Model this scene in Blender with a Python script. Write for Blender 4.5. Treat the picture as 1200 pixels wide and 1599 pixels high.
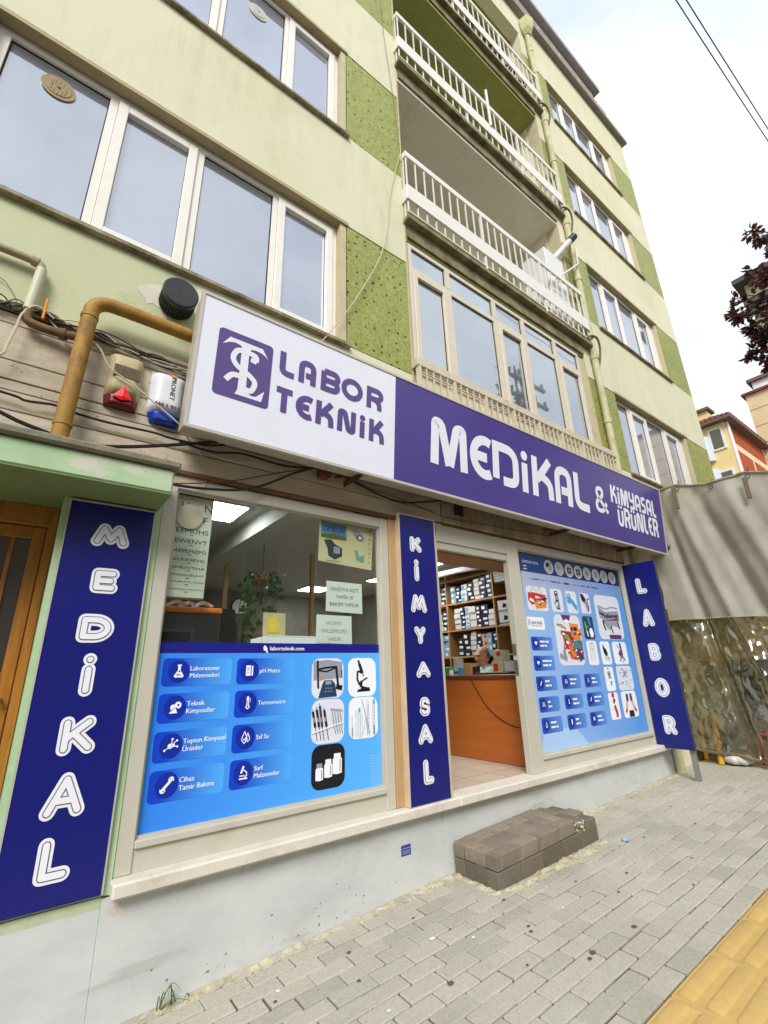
import bpy, bmesh, math, random
from math import sin, cos, pi, radians, sqrt, atan2
from mathutils import Vector, Matrix, noise
random.seed(7)
SC = bpy.context.scene
COL = SC.collection
for o in list(bpy.data.objects):
    bpy.data.objects.remove(o)

# ------------------------------------------------------------------ camera
EYE = Vector((0.0, -3.561, 1.1))
YAW, PITCH, ROLL = 0.65309, 0.33091, -0.0297
fwd = Vector((sin(YAW)*cos(PITCH), cos(YAW)*cos(PITCH), sin(PITCH)))
rgt = Vector((cos(YAW), -sin(YAW), 0))
upv = rgt.cross(fwd)
R2 = rgt*cos(ROLL) + upv*sin(ROLL)
U2 = -rgt*sin(ROLL) + upv*cos(ROLL)
FPX = 723.43                       # focal length in pixels of the 1200 x 1599 photograph
cam = bpy.data.cameras.new('camera')
cam.sensor_fit = 'VERTICAL'
cam.sensor_height = 24.0
cam.lens = FPX/1599.0*24.0
cam.clip_start = 0.05
cam.clip_end = 600
camo = bpy.data.objects.new('camera', cam)
mw = Matrix((R2, U2, -fwd)).transposed().to_4x4()
mw.translation = EYE
camo.matrix_world = mw
COL.objects.link(camo)
SC.camera = camo

def project(p):
    v = Vector(p) - EYE
    d = v.dot(fwd)
    if d <= 0.05:
        return None
    return 600+FPX*v.dot(R2)/d, 799.5-FPX*v.dot(U2)/d, d

# ------------------------------------------------------------------ sky, sun, exposure
SUN_EL, SUN_AZ = radians(40), radians(219)      # azimuth from +y, clockwise
world = bpy.data.worlds.new('World')
SC.world = world
world.use_nodes = True
nt = world.node_tree
nt.nodes.clear()
out = nt.nodes.new('ShaderNodeOutputWorld')
bg = nt.nodes.new('ShaderNodeBackground')
sky = nt.nodes.new('ShaderNodeTexSky')
sky.sky_type = 'NISHITA'
sky.sun_disc = False
sky.sun_elevation = SUN_EL
sky.sun_rotation = SUN_AZ
tc = nt.nodes.new('ShaderNodeTexCoord')
mp = nt.nodes.new('ShaderNodeMapping')
mp.inputs['Scale'].default_value = (1.0, 1.0, 1.9)
mp.inputs['Location'].default_value = (0.35, 0.1, 0.2)
nz = nt.nodes.new('ShaderNodeTexNoise')
nz.inputs['Scale'].default_value = 2.3
nz.inputs['Detail'].default_value = 6
nz.inputs['Roughness'].default_value = 0.55
cr = nt.nodes.new('ShaderNodeValToRGB')
cr.color_ramp.elements[0].position = 0.36
cr.color_ramp.elements[0].color = (3.9, 4.4, 4.9, 1)
cr.color_ramp.elements[1].position = 0.60
cr.color_ramp.elements[1].color = (6.0, 6.2, 6.35, 1)
mx = nt.nodes.new('ShaderNodeMix')
mx.data_type = 'RGBA'
mx.inputs[0].default_value = 0.93
nt.links.new(tc.outputs['Generated'], mp.inputs['Vector'])
nt.links.new(mp.outputs['Vector'], nz.inputs['Vector'])
nt.links.new(nz.outputs['Fac'], cr.inputs['Fac'])
nt.links.new(sky.outputs['Color'], mx.inputs[6])
nt.links.new(cr.outputs['Color'], mx.inputs[7])
nt.links.new(mx.outputs[2], bg.inputs['Color'])
bg.inputs['Strength'].default_value = 0.1
nt.links.new(bg.outputs['Background'], out.inputs['Surface'])

sun = bpy.data.lights.new('sun', 'SUN')
sun.energy = 1.5
sun.angle = radians(24)
sun.color = (1.0, 0.97, 0.92)
suno = bpy.data.objects.new('sun', sun)
sd = Vector((sin(SUN_AZ)*cos(SUN_EL), cos(SUN_AZ)*cos(SUN_EL), sin(SUN_EL)))
suno.rotation_euler = sd.to_track_quat('Z', 'Y').to_euler()
COL.objects.link(suno)

SC.view_settings.view_transform = 'Standard'
SC.view_settings.look = 'None'
SC.view_settings.gamma = 1.0
SC.view_settings.use_curve_mapping = False
SC.view_settings.exposure = 1.08
SC.render.engine = 'CYCLES'
SC.cycles.max_bounces = 8
SC.cycles.transparent_max_bounces = 12

# ------------------------------------------------------------------ materials
def S(r, g, b, k=1.0):
    def f(c):
        c /= 255.0
        return (c/12.92 if c <= 0.04045 else ((c+0.055)/1.055)**2.4)*k
    return (f(r), f(g), f(b))

_M = {}
class NT:
    """tiny node helper"""
    def __init__(s, name):
        s.m = bpy.data.materials.new(name)
        s.m.use_nodes = True
        s.t = s.m.node_tree
        s.b = s.t.nodes['Principled BSDF']
        s.c = s.t.nodes.new('ShaderNodeTexCoord')
    def n(s, typ, **kw):
        x = s.t.nodes.new(typ)
        for k, v in kw.items():
            if k in x.inputs:
                x.inputs[k].default_value = v
            else:
                setattr(x, k, v)
        return x
    def l(s, a, b):
        s.t.links.new(a, b)
    def noise(s, scale, detail=5, rough=.6, vec=None, stretch=None, coord='Object'):
        x = s.n('ShaderNodeTexNoise', Scale=scale, Detail=detail, Roughness=rough)
        src = vec or s.c.outputs[coord]
        if stretch:
            m = s.n('ShaderNodeMapping')
            m.inputs['Scale'].default_value = stretch
            s.l(src, m.inputs['Vector'])
            src = m.outputs['Vector']
        s.l(src, x.inputs['Vector'])
        return x.outputs['Fac']
    def ramp(s, fac, stops):
        r = s.n('ShaderNodeValToRGB')
        e = r.color_ramp.elements
        while len(e) < len(stops):
            e.new(0.5)
        for i, (p, c) in enumerate(stops):
            e[i].position = p
            e[i].color = (*c, 1) if len(c) == 3 else c
        s.l(fac, r.inputs['Fac'])
        return r.outputs['Color']
    def mix(s, fac, a, b, mode='MIX'):
        x = s.n('ShaderNodeMix', data_type='RGBA', blend_type=mode)
        for i, v in ((0, fac), (6, a), (7, b)):
            if hasattr(v, 'is_linked') or hasattr(v, 'node'):
                s.l(v, x.inputs[i])
            elif i == 0:
                x.inputs[0].default_value = v
            else:
                x.inputs[i].default_value = (*v, 1)
        return x.outputs[2]
    def bump(s, h, strength=.3, dist=.01):
        x = s.n('ShaderNodeBump', Strength=strength, Distance=dist)
        s.l(h, x.inputs['Height'])
        s.l(x.outputs['Normal'], s.b.inputs['Normal'])
    def fin(s, col, rough=.6, metal=0, spec=.5):
        if hasattr(col, 'node'):
            s.l(col, s.b.inputs['Base Color'])
        else:
            s.b.inputs['Base Color'].default_value = (*col, 1)
        if hasattr(rough, 'node'):
            s.l(rough, s.b.inputs['Roughness'])
        else:
            s.b.inputs['Roughness'].default_value = rough
        s.b.inputs['Metallic'].default_value = metal
        s.b.inputs['Specular IOR Level'].default_value = spec
        return s.m

def mat(name, col, rough=.6, var=.12, vscale=4, dirt=None, dscale=2.2, damt=.5, bump=0, bscale=60, metal=0, spec=.4, stretch=None, d0=.5, rand=0):
    """general worn surface: base colour, soft tonal variation, patchy dirt, fine relief"""
    if name in _M:
        return _M[name]
    t = NT(name)
    n1 = t.noise(vscale, 6, .65, stretch=stretch)
    lo = tuple(c*(1-var) for c in col)
    hi = tuple(min(1, c*(1+var)) for c in col)
    c = t.ramp(n1, [(.3, lo), (.7, hi)])
    if rand:
        oi = t.n('ShaderNodeObjectInfo')
        rr = t.ramp(oi.outputs['Random'], [(0, (1-rand,)*3), (1, (1+rand*.6, 1+rand*.5, 1+rand*.4))])
        c = t.mix(1, c, rr, 'MULTIPLY')
    if dirt:
        n2 = t.noise(dscale, 8, .72, stretch=stretch)
        f = t.ramp(n2, [(d0, (0, 0, 0)), (min(1, d0+.25), (damt,)*3)])
        c = t.mix(f, c, dirt)
    if bump:
        t.bump(t.noise(bscale, 4, .6), bump, .01)
    _M[name] = t.fin(c, rough, metal, spec)
    return _M[name]

def glass_mat(name, col, refl=.4, rough=.02):
    """reflecting pane over a dim pale interior"""
    t = NT(name)
    n = t.noise(1.3, 3, .5)
    c = t.ramp(n, [(.3, tuple(x*.75 for x in col)), (.7, col)])
    oi = t.n('ShaderNodeObjectInfo')
    c = t.mix(1, c, t.ramp(oi.outputs['Random'], [(0, (.62, .62, .64)), (1, (1.1, 1.08, 1.04))]), 'MULTIPLY')
    nb = t.noise(.9, 2, .5)
    t.bump(nb, .12, .02)
    m = t.fin(c, .5)
    gl = t.n('ShaderNodeBsdfGlossy', Roughness=rough)
    gl.inputs['Color'].default_value = (.9, .93, 1, 1)
    bn = t.n('ShaderNodeBump', Strength=.06, Distance=.03)
    t.l(nb, bn.inputs['Height']); t.l(bn.outputs['Normal'], gl.inputs['Normal'])
    lw = t.n('ShaderNodeLayerWeight', Blend=.35)
    ma = t.n('ShaderNodeMath', operation='MULTIPLY_ADD')
    t.l(lw.outputs['Fresnel'], ma.inputs[0])
    ma.inputs[1].default_value = .6
    ma.inputs[2].default_value = refl
    mi = t.n('ShaderNodeMixShader')
    t.l(ma.outputs[0], mi.inputs['Fac'])
    t.l(t.b.outputs[0], mi.inputs[1])
    t.l(gl.outputs[0], mi.inputs[2])
    t.l(mi.outputs[0], t.t.nodes['Material Output'].inputs['Surface'])
    _M[name] = m
    return m

def clear_glass(name, refl=.05, tint=(.9, .96, .93), rough=0.0):
    t = NT(name)
    tr = t.n('ShaderNodeBsdfTransparent')
    tr.inputs['Color'].default_value = (*tint, 1)
    gl = t.n('ShaderNodeBsdfGlossy', Roughness=rough)
    lw = t.n('ShaderNodeLayerWeight', Blend=.5)
    pw = t.n('ShaderNodeMath', operation='POWER')
    t.l(lw.outputs['Facing'], pw.inputs[0]); pw.inputs[1].default_value = 4.5
    ma = t.n('ShaderNodeMath', operation='MULTIPLY_ADD')
    t.l(pw.outputs[0], ma.inputs[0])
    ma.inputs[1].default_value = .9
    ma.inputs[2].default_value = refl+.025
    mi = t.n('ShaderNodeMixShader')
    t.l(ma.outputs[0], mi.inputs['Fac'])
    t.l(tr.outputs[0], mi.inputs[1])
    t.l(gl.outputs[0], mi.inputs[2])
    t.l(mi.outputs[0], t.t.nodes['Material Output'].inputs['Surface'])
    _M[name] = t.m
    return t.m

def emis(name, col, k):
    t = NT(name)
    t.b.inputs['Emission Color'].default_value = (*col, 1)
    t.b.inputs['Emission Strength'].default_value = k
    return t.fin(col, .6)

def grad(name, a, b, p0=.25, p1=1.0, axis=0, rough=.35):
    """printed left-to-right colour blend of a label"""
    if name in _M:
        return _M[name]
    t = NT(name)
    sx = t.n('ShaderNodeSeparateXYZ')
    t.l(t.c.outputs['Generated'], sx.inputs[0])
    c = t.ramp(sx.outputs[axis], [(p0, a), (p1, b)])
    _M[name] = t.fin(c, rough, spec=.35)
    return _M[name]

# ------------------------------------------------------------------ mesh builder
class MB:
    def __init__(s):
        s.v, s.f, s.m = [], [], []
    def add(s, vs, fs, mi=0):
        n = len(s.v)
        s.v += [tuple(p) for p in vs]
        for f in fs:
            s.f.append([i+n for i in f])
            s.m.append(mi)
        return s
    def box(s, x0, x1, y0, y1, z0, z1, mi=0, bev=0):
        if x0 > x1: x0, x1 = x1, x0
        if y0 > y1: y0, y1 = y1, y0
        if z0 > z1: z0, z1 = z1, z0
        if not bev:
            s.add([(x0,y0,z0),(x1,y0,z0),(x1,y1,z0),(x0,y1,z0),(x0,y0,z1),(x1,y0,z1),(x1,y1,z1),(x0,y1,z1)],
                  [(0,3,2,1),(4,5,6,7),(0,1,5,4),(1,2,6,5),(2,3,7,6),(3,0,4,7)], mi)
            return s
        X, Y, Z = (x0, x1), (y0, y1), (z0, z1)
        b = min(bev, (x1-x0)*.45, (y1-y0)*.45, (z1-z0)*.45)
        vs, idx = [], {}
        for i in (0, 1):
            for j in (0, 1):
                for k in (0, 1):
                    px, py, pz = X[i], Y[j], Z[k]
                    ix, iy, iz = px+(b if i == 0 else -b), py+(b if j == 0 else -b), pz+(b if k == 0 else -b)
                    for a, p in enumerate(((px, iy, iz), (ix, py, iz), (ix, iy, pz))):
                        idx[(i, j, k, a)] = len(vs)
                        vs.append(p)
        fs = []
        q = lambda *t: [idx[u] for u in t]
        for i in (0, 1):
            f = q((i,0,0,0),(i,1,0,0),(i,1,1,0),(i,0,1,0)); fs.append(f if i else f[::-1])
            f = q((0,i,0,1),(0,i,1,1),(1,i,1,1),(1,i,0,1)); fs.append(f if i else f[::-1])
            f = q((0,0,i,2),(1,0,i,2),(1,1,i,2),(0,1,i,2)); fs.append(f if i else f[::-1])
        for i in (0, 1):
            for j in (0, 1):
                f = q((i,j,0,0),(i,j,0,1),(i,j,1,1),(i,j,1,0)); fs.append(f if (i+j) % 2 == 0 else f[::-1])
                f = q((i,0,j,0),(i,0,j,2),(i,1,j,2),(i,1,j,0)); fs.append(f if (i+j) % 2 else f[::-1])
                f = q((0,i,j,1),(0,i,j,2),(1,i,j,2),(1,i,j,1)); fs.append(f if (i+j) % 2 == 0 else f[::-1])
        for i in (0, 1):
            for j in (0, 1):
                for k in (0, 1):
                    f = q((i,j,k,0),(i,j,k,1),(i,j,k,2)); fs.append(f if (i+j+k) % 2 else f[::-1])
        s.add(vs, fs, mi)
        return s
    def frame(s, x0, x1, z0, z1, y0, y1, t, mi=0, bev=0, tb=None):
        tb = t if tb is None else tb
        s.box(x0, x0+t, y0, y1, z0, z1, mi, bev)
        s.box(x1-t, x1, y0, y1, z0, z1, mi, bev)
        s.box(x0+t, x1-t, y0, y1, z0, z0+tb, mi, bev)
        s.box(x0+t, x1-t, y0, y1, z1-t, z1, mi, bev)
        return s
    def quad(s, a, b, c, d, mi=0):
        return s.add([a, b, c, d], [(0, 1, 2, 3)], mi)
    def tube(s, pts, r, n=8, mi=0, smooth=0, caps=True):
        P = [Vector(p) for p in pts]
        if smooth:
            P = crom(P, smooth)
        rr = r if hasattr(r, '__len__') else [r]*len(P)
        if len(rr) != len(P):
            rr = [rr[0]+(rr[-1]-rr[0])*i/(len(P)-1) for i in range(len(P))]
        base = len(s.v)
        prev = None
        for i, p in enumerate(P):
            d = (P[min(i+1, len(P)-1)]-P[max(i-1, 0)])
            d = d.normalized() if d.length > 1e-9 else Vector((0, 0, 1))
            if prev is None:
                a = d.orthogonal().normalized()
            else:
                a = prev-d*prev.dot(d)
                a = a.normalized() if a.length > 1e-6 else d.orthogonal().normalized()
            prev = a
            b = d.cross(a)
            for k in range(n):
                t = 2*pi*k/n
                s.v.append(tuple(p+(a*cos(t)+b*sin(t))*rr[i]))
        for i in range(len(P)-1):
            for k in range(n):
                s.f.append([base+i*n+k, base+i*n+(k+1) % n, base+(i+1)*n+(k+1) % n, base+(i+1)*n+k])
                s.m.append(mi)
        if caps:
            s.f.append([base+k for k in range(n)][::-1]); s.m.append(mi)
            e = base+(len(P)-1)*n
            s.f.append([e+k for k in range(n)]); s.m.append(mi)
        return s
    def cyl(s, c, ax, r, h, n=16, mi=0, r1=None):
        c, ax = Vector(c), Vector(ax).normalized()
        return s.tube([c, c+ax*h], [r, r if r1 is None else r1], n, mi)
    def ell(s, c, rx, ry, rz, n=12, m=8, mi=0, rot=None):
        c = Vector(c)
        base = len(s.v)
        for j in range(m+1):
            th = pi*j/m
            for i in range(n):
                ph = 2*pi*i/n
                p = Vector((rx*sin(th)*cos(ph), ry*sin(th)*sin(ph), rz*cos(th)))
                if rot: p = rot @ p
                s.v.append(tuple(c+p))
        for j in range(m):
            for i in range(n):
                s.f.append([base+j*n+i, base+(j+1)*n+i, base+(j+1)*n+(i+1) % n, base+j*n+(i+1) % n])
                s.m.append(mi)
        return s
    def build(s, name, mats, parent=None, smooth=False, **pr):
        me = bpy.data.meshes.new(name)
        off = wpos(parent) if parent is not None else Vector((0, 0, 0))
        at = pr.pop('at', None)
        if at is not None and parent is None:
            off = Vector(at)
        me.from_pydata([tuple(Vector(p)-off) for p in s.v], [], s.f)
        if not isinstance(mats, (list, tuple)):
            mats = [mats]
        for mm in mats:
            me.materials.append(mm)
        me.polygons.foreach_set('material_index', s.m)
        if smooth:
            me.polygons.foreach_set('use_smooth', [True]*len(me.polygons))
        me.update()
        if smooth and smooth != 'all':
            try:
                me.set_sharp_from_angle(angle=radians(smooth if smooth is not True else 40))
            except Exception:
                pass
        o = bpy.data.objects.new(name, me)
        COL.objects.link(o)
        if parent is not None:
            o.parent = parent
        elif at is not None:
            o.location = off
        for k, v in pr.items():
            o[{'cat': 'category'}.get(k, k)] = v
        return o

def wpos(o):
    p = Vector((0, 0, 0))
    while o is not None:
        p += o.location
        o = o.parent
    return p

def thing(name, label, cat, loc=(0, 0, 0), group=None):
    o = bpy.data.objects.new(name, None)
    o.empty_display_size = .1
    o.location = loc
    COL.objects.link(o)
    o['label'] = label
    o['category'] = cat
    if group:
        o['group'] = group
    return o

def holder(name, parent, loc=None):
    """an Empty that is a part with sub-parts of its own"""
    o = bpy.data.objects.new(name, None)
    o.empty_display_size = .1
    o.parent = parent
    if loc is not None:
        o.location = Vector(loc)-wpos(parent)
    COL.objects.link(o)
    return o

def clone(o, loc=None, parent=None):
    c = o.copy()
    COL.objects.link(c)
    if parent is not None:
        c.parent = parent
    if loc is not None:
        c.location = loc
    for ch in list(o.children):
        clone(ch, None, c)
    return c

def crom(P, k):
    out = []
    n = len(P)
    for i in range(n-1):
        p0, p1, p2, p3 = P[max(i-1, 0)], P[i], P[i+1], P[min(i+2, n-1)]
        for j in range(k):
            t = j/k
            out.append(.5*((2*p1)+(p2-p0)*t+(2*p0-5*p1+4*p2-p3)*t*t+(3*p1-p0-3*p2+p3)*t**3))
    out.append(P[-1])
    return out

# ------------------------------------------------------------------ flat print: strokes, shapes, text on a plane
def plane_map(y, flip=1):
    return lambda u, v, d=0: (u, y-d, v)

def fillet(pts, r, n=6):
    """round the corners of a 2-D polyline"""
    o = [pts[0]]
    for i in range(1, len(pts)-1):
        p0, p1, p2 = Vector(pts[i-1]), Vector(pts[i]), Vector(pts[i+1])
        a, b = (p0-p1), (p2-p1)
        rr = min(r, a.length*.49, b.length*.49)
        s, e = p1+a.normalized()*rr, p1+b.normalized()*rr
        for k in range(n+1):
            t = k/n
            o.append(tuple(s*(1-t)**2+p1*2*t*(1-t)+e*t*t))
    o.append(pts[-1])
    return o

def arc2(cx, cy, rx, ry, a0, a1, n=16):
    return [(cx+rx*cos(radians(a0+(a1-a0)*i/n)), cy+ry*sin(radians(a0+(a1-a0)*i/n))) for i in range(n+1)]

def stroke(mb, mp, pts, w, d, mi=0, rnd=False):
    """flat ribbon of width w along a polyline; ends cut square or round"""
    P = [Vector(pts[0])]
    for p in pts[1:]:
        if (Vector(p)-P[-1]).length > w*.02 or p is pts[-1]:
            P.append(Vector(p))
    if len(P) > 2 and (P[-1]-P[-2]).length <= w*.02:
        P.pop(-2)
    closed = (P[0]-P[-1]).length < 1e-5
    if closed:
        P = P[:-1]
    n = len(P)
    L, R = [], []
    for i in range(n):
        a = P[i]-P[i-1] if (i > 0 or closed) else P[1]-P[0]
        b = P[(i+1) % n]-P[i] if (i < n-1 or closed) else P[-1]-P[-2]
        a, b = a.normalized(), b.normalized()
        t = (a+b)
        t = t.normalized() if t.length > 1e-6 else a
        nn = Vector((-t.y, t.x))
        k = max(.35, nn.dot(Vector((-a.y, a.x))))
        L.append(P[i]+nn*w/2/k)
        R.append(P[i]-nn*w/2/k)
    vs = [mp(p.x, p.y, d) for p in L+R]
    m = n if closed else n-1
    mb.add(vs, [(n+i, n+(i+1) % n, (i+1) % n, i) for i in range(m)], mi)
    if rnd and not closed:
        for e, q in ((0, 1), (n-1, n-2)):
            t = (P[e]-P[q]).normalized()
            a0 = atan2(t.y, t.x)
            pts2 = [(P[e].x+w/2*cos(a0-pi/2+pi*i/8), P[e].y+w/2*sin(a0-pi/2+pi*i/8)) for i in range(9)]
            mb.add([mp(x, y, d) for x, y in pts2], [tuple(range(9))], mi)

def shape(mb, mp, pts, d, mi=0):
    ar = sum(pts[i-1][0]*pts[i][1]-pts[i][0]*pts[i-1][1] for i in range(len(pts)))
    if ar < 0:
        pts = pts[::-1]
    mb.add([mp(x, y, d) for x, y in pts], [tuple(range(len(pts)))], mi)

def rrect(x0, x1, z0, z1, r, n=5):
    o = []
    for cx, cy, a in ((x1-r, z1-r, 0), (x0+r, z1-r, 90), (x0+r, z0+r, 180), (x1-r, z0+r, 270)):
        o += arc2(cx, cy, r, r, a, a+90, n)
    return o

_fc = bpy.data.curves.new('type', 'FONT')
_fo = bpy.data.objects.new('type', _fc)
COL.objects.link(_fo)
_fc.resolution_u = 2
_tcache = {}
def text_mesh(body):
    if body not in _tcache:
        _fc.body = body
        bpy.context.view_layer.update()
        dg = bpy.context.evaluated_depsgraph_get()
        me = bpy.data.meshes.new_from_object(_fo.evaluated_get(dg))
        vs = [(v.co.x, v.co.y) for v in me.vertices]
        fs = [tuple(p.vertices) for p in me.polygons]
        bpy.data.meshes.remove(me)
        _tcache[body] = (vs, fs)
    return _tcache[body]

def text(mb, mp, body, x, z, h, d, mi=0, width=None, align='l', bold=0, rot=0):
    """flat printed line: left end x, baseline z, capital height h"""
    vs, fs = text_mesh(body)
    if not vs:
        return
    x0 = min(v[0] for v in vs); x1 = max(v[0] for v in vs)
    s = h/.69
    sx = width/(x1-x0) if width else s
    ox = x-(0 if align == 'l' else (x1-x0)*sx/2 if align == 'c' else (x1-x0)*sx)
    cr_, sr_ = cos(rot), sin(rot)
    def put(dx, dd):
        pv = []
        for a, b in vs:
            u, v = (a-x0)*sx+dx+ox-x, b*s
            pv.append(mp(x+u*cr_-v*sr_, z+u*sr_+v*cr_, d+dd))
        mb.add(pv, fs, mi)
    put(0, 0)
    if bold:
        put(bold, .0003)
        put(-bold, .0006)
# ------------------------------------------------------------------ palette
def wall_paint():
    t = NT('cream_wall')
    n1 = t.noise(.55, 6, .6)
    c = t.ramp(n1, [(.3, S(205, 204, 166)), (.5, S(213, 210, 180)), (.72, S(222, 214, 192))])
    n2 = t.noise(1.6, 8, .75, stretch=(1, 1, .22))
    f = t.ramp(n2, [(.52, (0, 0, 0)), (.8, (.38,)*3)])
    c = t.mix(f, c, S(150, 142, 100))
    n3 = t.noise(3.2, 8, .8)
    f3 = t.ramp(n3, [(.6, (0, 0, 0)), (.72, (.3,)*3)])
    c = t.mix(f3, c, S(196, 178, 160))
    n4 = t.noise(1.0, 8, .7, stretch=(5, 1, .35))
    f4 = t.ramp(n4, [(.58, (0, 0, 0)), (.78, (.34,)*3)])
    c = t.mix(f4, c, S(128, 116, 84))
    t.bump(t.noise(70, 4, .6), .18, .01)
    return t.fin(c, .85, spec=.2)
M_WALL = wall_paint()

def low_wall():
    t = NT('pale_green_wall')
    c = t.ramp(t.noise(1.1, 6, .6), [(.3, S(186, 190, 150)), (.7, S(205, 206, 172))])
    f = t.ramp(t.noise(2.2, 9, .78), [(.54, (0, 0, 0)), (.75, (.6,)*3)])
    c = t.mix(f, c, S(150, 145, 112))
    f = t.ramp(t.noise(9, 8, .8), [(.64, (0, 0, 0)), (.7, (.6,)*3)])
    c = t.mix(f, c, S(126, 118, 92))
    t.bump(t.noise(40, 5, .6), .25, .01)
    return t.fin(c, .85, spec=.2)
M_LOW = low_wall()

def mosaic():
    """tiny glazed mosaic, mostly olive green, stray dark and red tesserae"""
    t = NT('green_mosaic')
    m = t.n('ShaderNodeMapping')
    m.inputs['Scale'].default_value = (33, 33, 33)
    t.l(t.c.outputs['Object'], m.inputs['Vector'])
    br = t.n('ShaderNodeTexBrick', Scale=1.0)
    br.offset = 0
    br.inputs['Mortar Size'].default_value = .07
    br.inputs['Brick Width'].default_value = 1
    br.inputs['Row Height'].default_value = 1
    sx = t.n('ShaderNodeSeparateXYZ')
    t.l(m.outputs['Vector'], sx.inputs[0])
    cb = t.n('ShaderNodeCombineXYZ')
    t.l(sx.outputs[0], cb.inputs[0]); t.l(sx.outputs[2], cb.inputs[1])
    t.l(cb.outputs[0], br.inputs['Vector'])
    fl = t.n('ShaderNodeVectorMath', operation='FLOOR')
    t.l(cb.outputs[0], fl.inputs[0])
    wn = t.n('ShaderNodeTexWhiteNoise', noise_dimensions='2D')
    t.l(fl.outputs[0], wn.inputs['Vector'])
    base = t.ramp(wn.outputs['Value'], [(0, S(126, 136, 54)), (.45, S(146, 154, 74)), (.8, S(162, 168, 90)), (1, S(152, 160, 82))])
    big = t.ramp(t.noise(2.0, 5, .6), [(.3, (.82, .84, .8)), (.7, (1.08, 1.06, 1.05))])
    base = t.mix(1, base, big, 'MULTIPLY')
    col = t.mix(br.outputs['Fac'], base, S(158, 156, 98))
    # stray coloured stones, larger cells
    m2 = t.n('ShaderNodeVectorMath', operation='SCALE')
    m2.inputs[3].default_value = .26
    t.l(cb.outputs[0], m2.inputs[0])
    vo = t.n('ShaderNodeTexVoronoi', Scale=1.0, voronoi_dimensions='2D')
    t.l(m2.outputs[0], vo.inputs['Vector'])
    lt = t.n('ShaderNodeMath', operation='LESS_THAN')
    t.l(vo.outputs['Distance'], lt.inputs[0]); lt.inputs[1].default_value = .15
    sc = t.n('ShaderNodeSeparateColor')
    t.l(vo.outputs['Color'], sc.inputs[0])
    pick = t.n('ShaderNodeMath', operation='GREATER_THAN')
    t.l(sc.outputs[0], pick.inputs[0]); pick.inputs[1].default_value = .58
    mu = t.n('ShaderNodeMath', operation='MULTIPLY')
    t.l(lt.outputs[0], mu.inputs[0]); t.l(pick.outputs[0], mu.inputs[1])
    dots = t.ramp(sc.outputs[1], [(0, S(52, 54, 34)), (.6, S(70, 58, 36)), (.72, S(136, 66, 40))])
    col = t.mix(mu.outputs[0], col, dots)
    t.bump(br.outputs['Fac'], -.25, .01)
    return t.fin(col, .5, spec=.3)
M_MOS = mosaic()

M_PVC = mat('white_pvc', S(234, 230, 220), .35, .05, 3, S(170, 160, 138), 3, .35, d0=.56)
M_REVEAL = mat('reveal_paint', S(196, 184, 152), .8, .1, 3, S(128, 114, 84), 3, .6)
M_SOFFIT = mat('soffit_paint', S(178, 164, 128), .85, .12, 3, S(110, 98, 66), 3, .6)
M_SILL = mat('sill_stone', S(158, 148, 118), .7, .2, 6, S(62, 58, 36), 5, .85, d0=.42, bump=.2)
M_GLASS = glass_mat('window_glass', S(142, 148, 168), .36)
M_GLASS2 = glass_mat('veranda_glass', S(142, 152, 154), .38)
M_CLEAR = clear_glass('shop_glass', .01, (.96, .985, .97))
M_WHITEMETAL = mat('white_rail_paint', S(226, 222, 212), .45, .05, 4, S(168, 158, 140), 4, .5, d0=.55)
M_OLDRAIL = mat('old_rail_paint', S(206, 196, 172), .6, .1, 5, S(138, 116, 86), 5, .7, d0=.5)
M_SLABGREEN = mat('slab_green_paint', S(122, 130, 74), .85, .15, 3, S(66, 66, 38), 4, .7)
M_CEIL1 = mat('loggia_grey_paint', S(228, 222, 208), .9, .06, 2, S(140, 134, 110), 2, .4)
M_CEIL2 = mat('loggia_olive_paint', S(146, 152, 88), .9, .08, 2, S(90, 94, 52), 2, .5)
M_LOGWALL = mat('loggia_wall_paint', S(222, 218, 190), .9, .08, 2)
M_MARBLE = mat('plinth_marble', S(190, 190, 184), .42, .08, 1.6, S(150, 144, 124), 2.0, .5, d0=.55, bump=.05)
def plinth_marble():
    t = NT('streaked_marble')
    c = t.ramp(t.noise(1.2, 7, .65, stretch=(1, 1, 2.2)), [(.3, S(184, 188, 188)), (.55, S(202, 205, 204)), (.75, S(211, 210, 205))])
    f = t.ramp(t.noise(2.3, 9, .75), [(.56, (0, 0, 0)), (.8, (.5,)*3)])
    c = t.mix(f, c, S(168, 158, 126))
    f = t.ramp(t.noise(13, 6, .85), [(.71, (0, 0, 0)), (.76, (.85,)*3)])
    c = t.mix(f, c, S(92, 82, 70))
    f = t.ramp(t.noise(5, 9, .8, stretch=(1, 1, .5)), [(.60, (0, 0, 0)), (.70, (.4,)*3)])
    c = t.mix(f, c, S(146, 138, 116))
    f = t.ramp(t.noise(1.1, 4, .5, stretch=(.7, 1, 9)), [(.62, (0, 0, 0)), (.66, (.3,)*3)])
    c = t.mix(f, c, S(160, 150, 134))
    return t.fin(c, .38, spec=.45)
M_MARBLE = plinth_marble()
M_SILLMARBLE = mat('threshold_marble', S(214, 208, 196), .45, .07, 3, S(170, 146, 112), 3.5, .6, d0=.52, bump=.08)
M_ALU = mat('champagne_aluminium', S(192, 188, 174), .42, .05, 2, S(140, 132, 110), 2.5, .4, metal=.0, d0=.55)
M_WOODPOST = mat('pale_wood_post', S(186, 152, 108), .7, .2, 5, S(120, 82, 48), 5, .6, stretch=(6, 6, .5), bump=.2, bscale=30)
M_BOARD = mat('weathered_board', S(180, 166, 142), .85, .12, 3, S(112, 100, 80), 4, .7, stretch=(.6, 1, 4), bump=.25, d0=.48)
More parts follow.
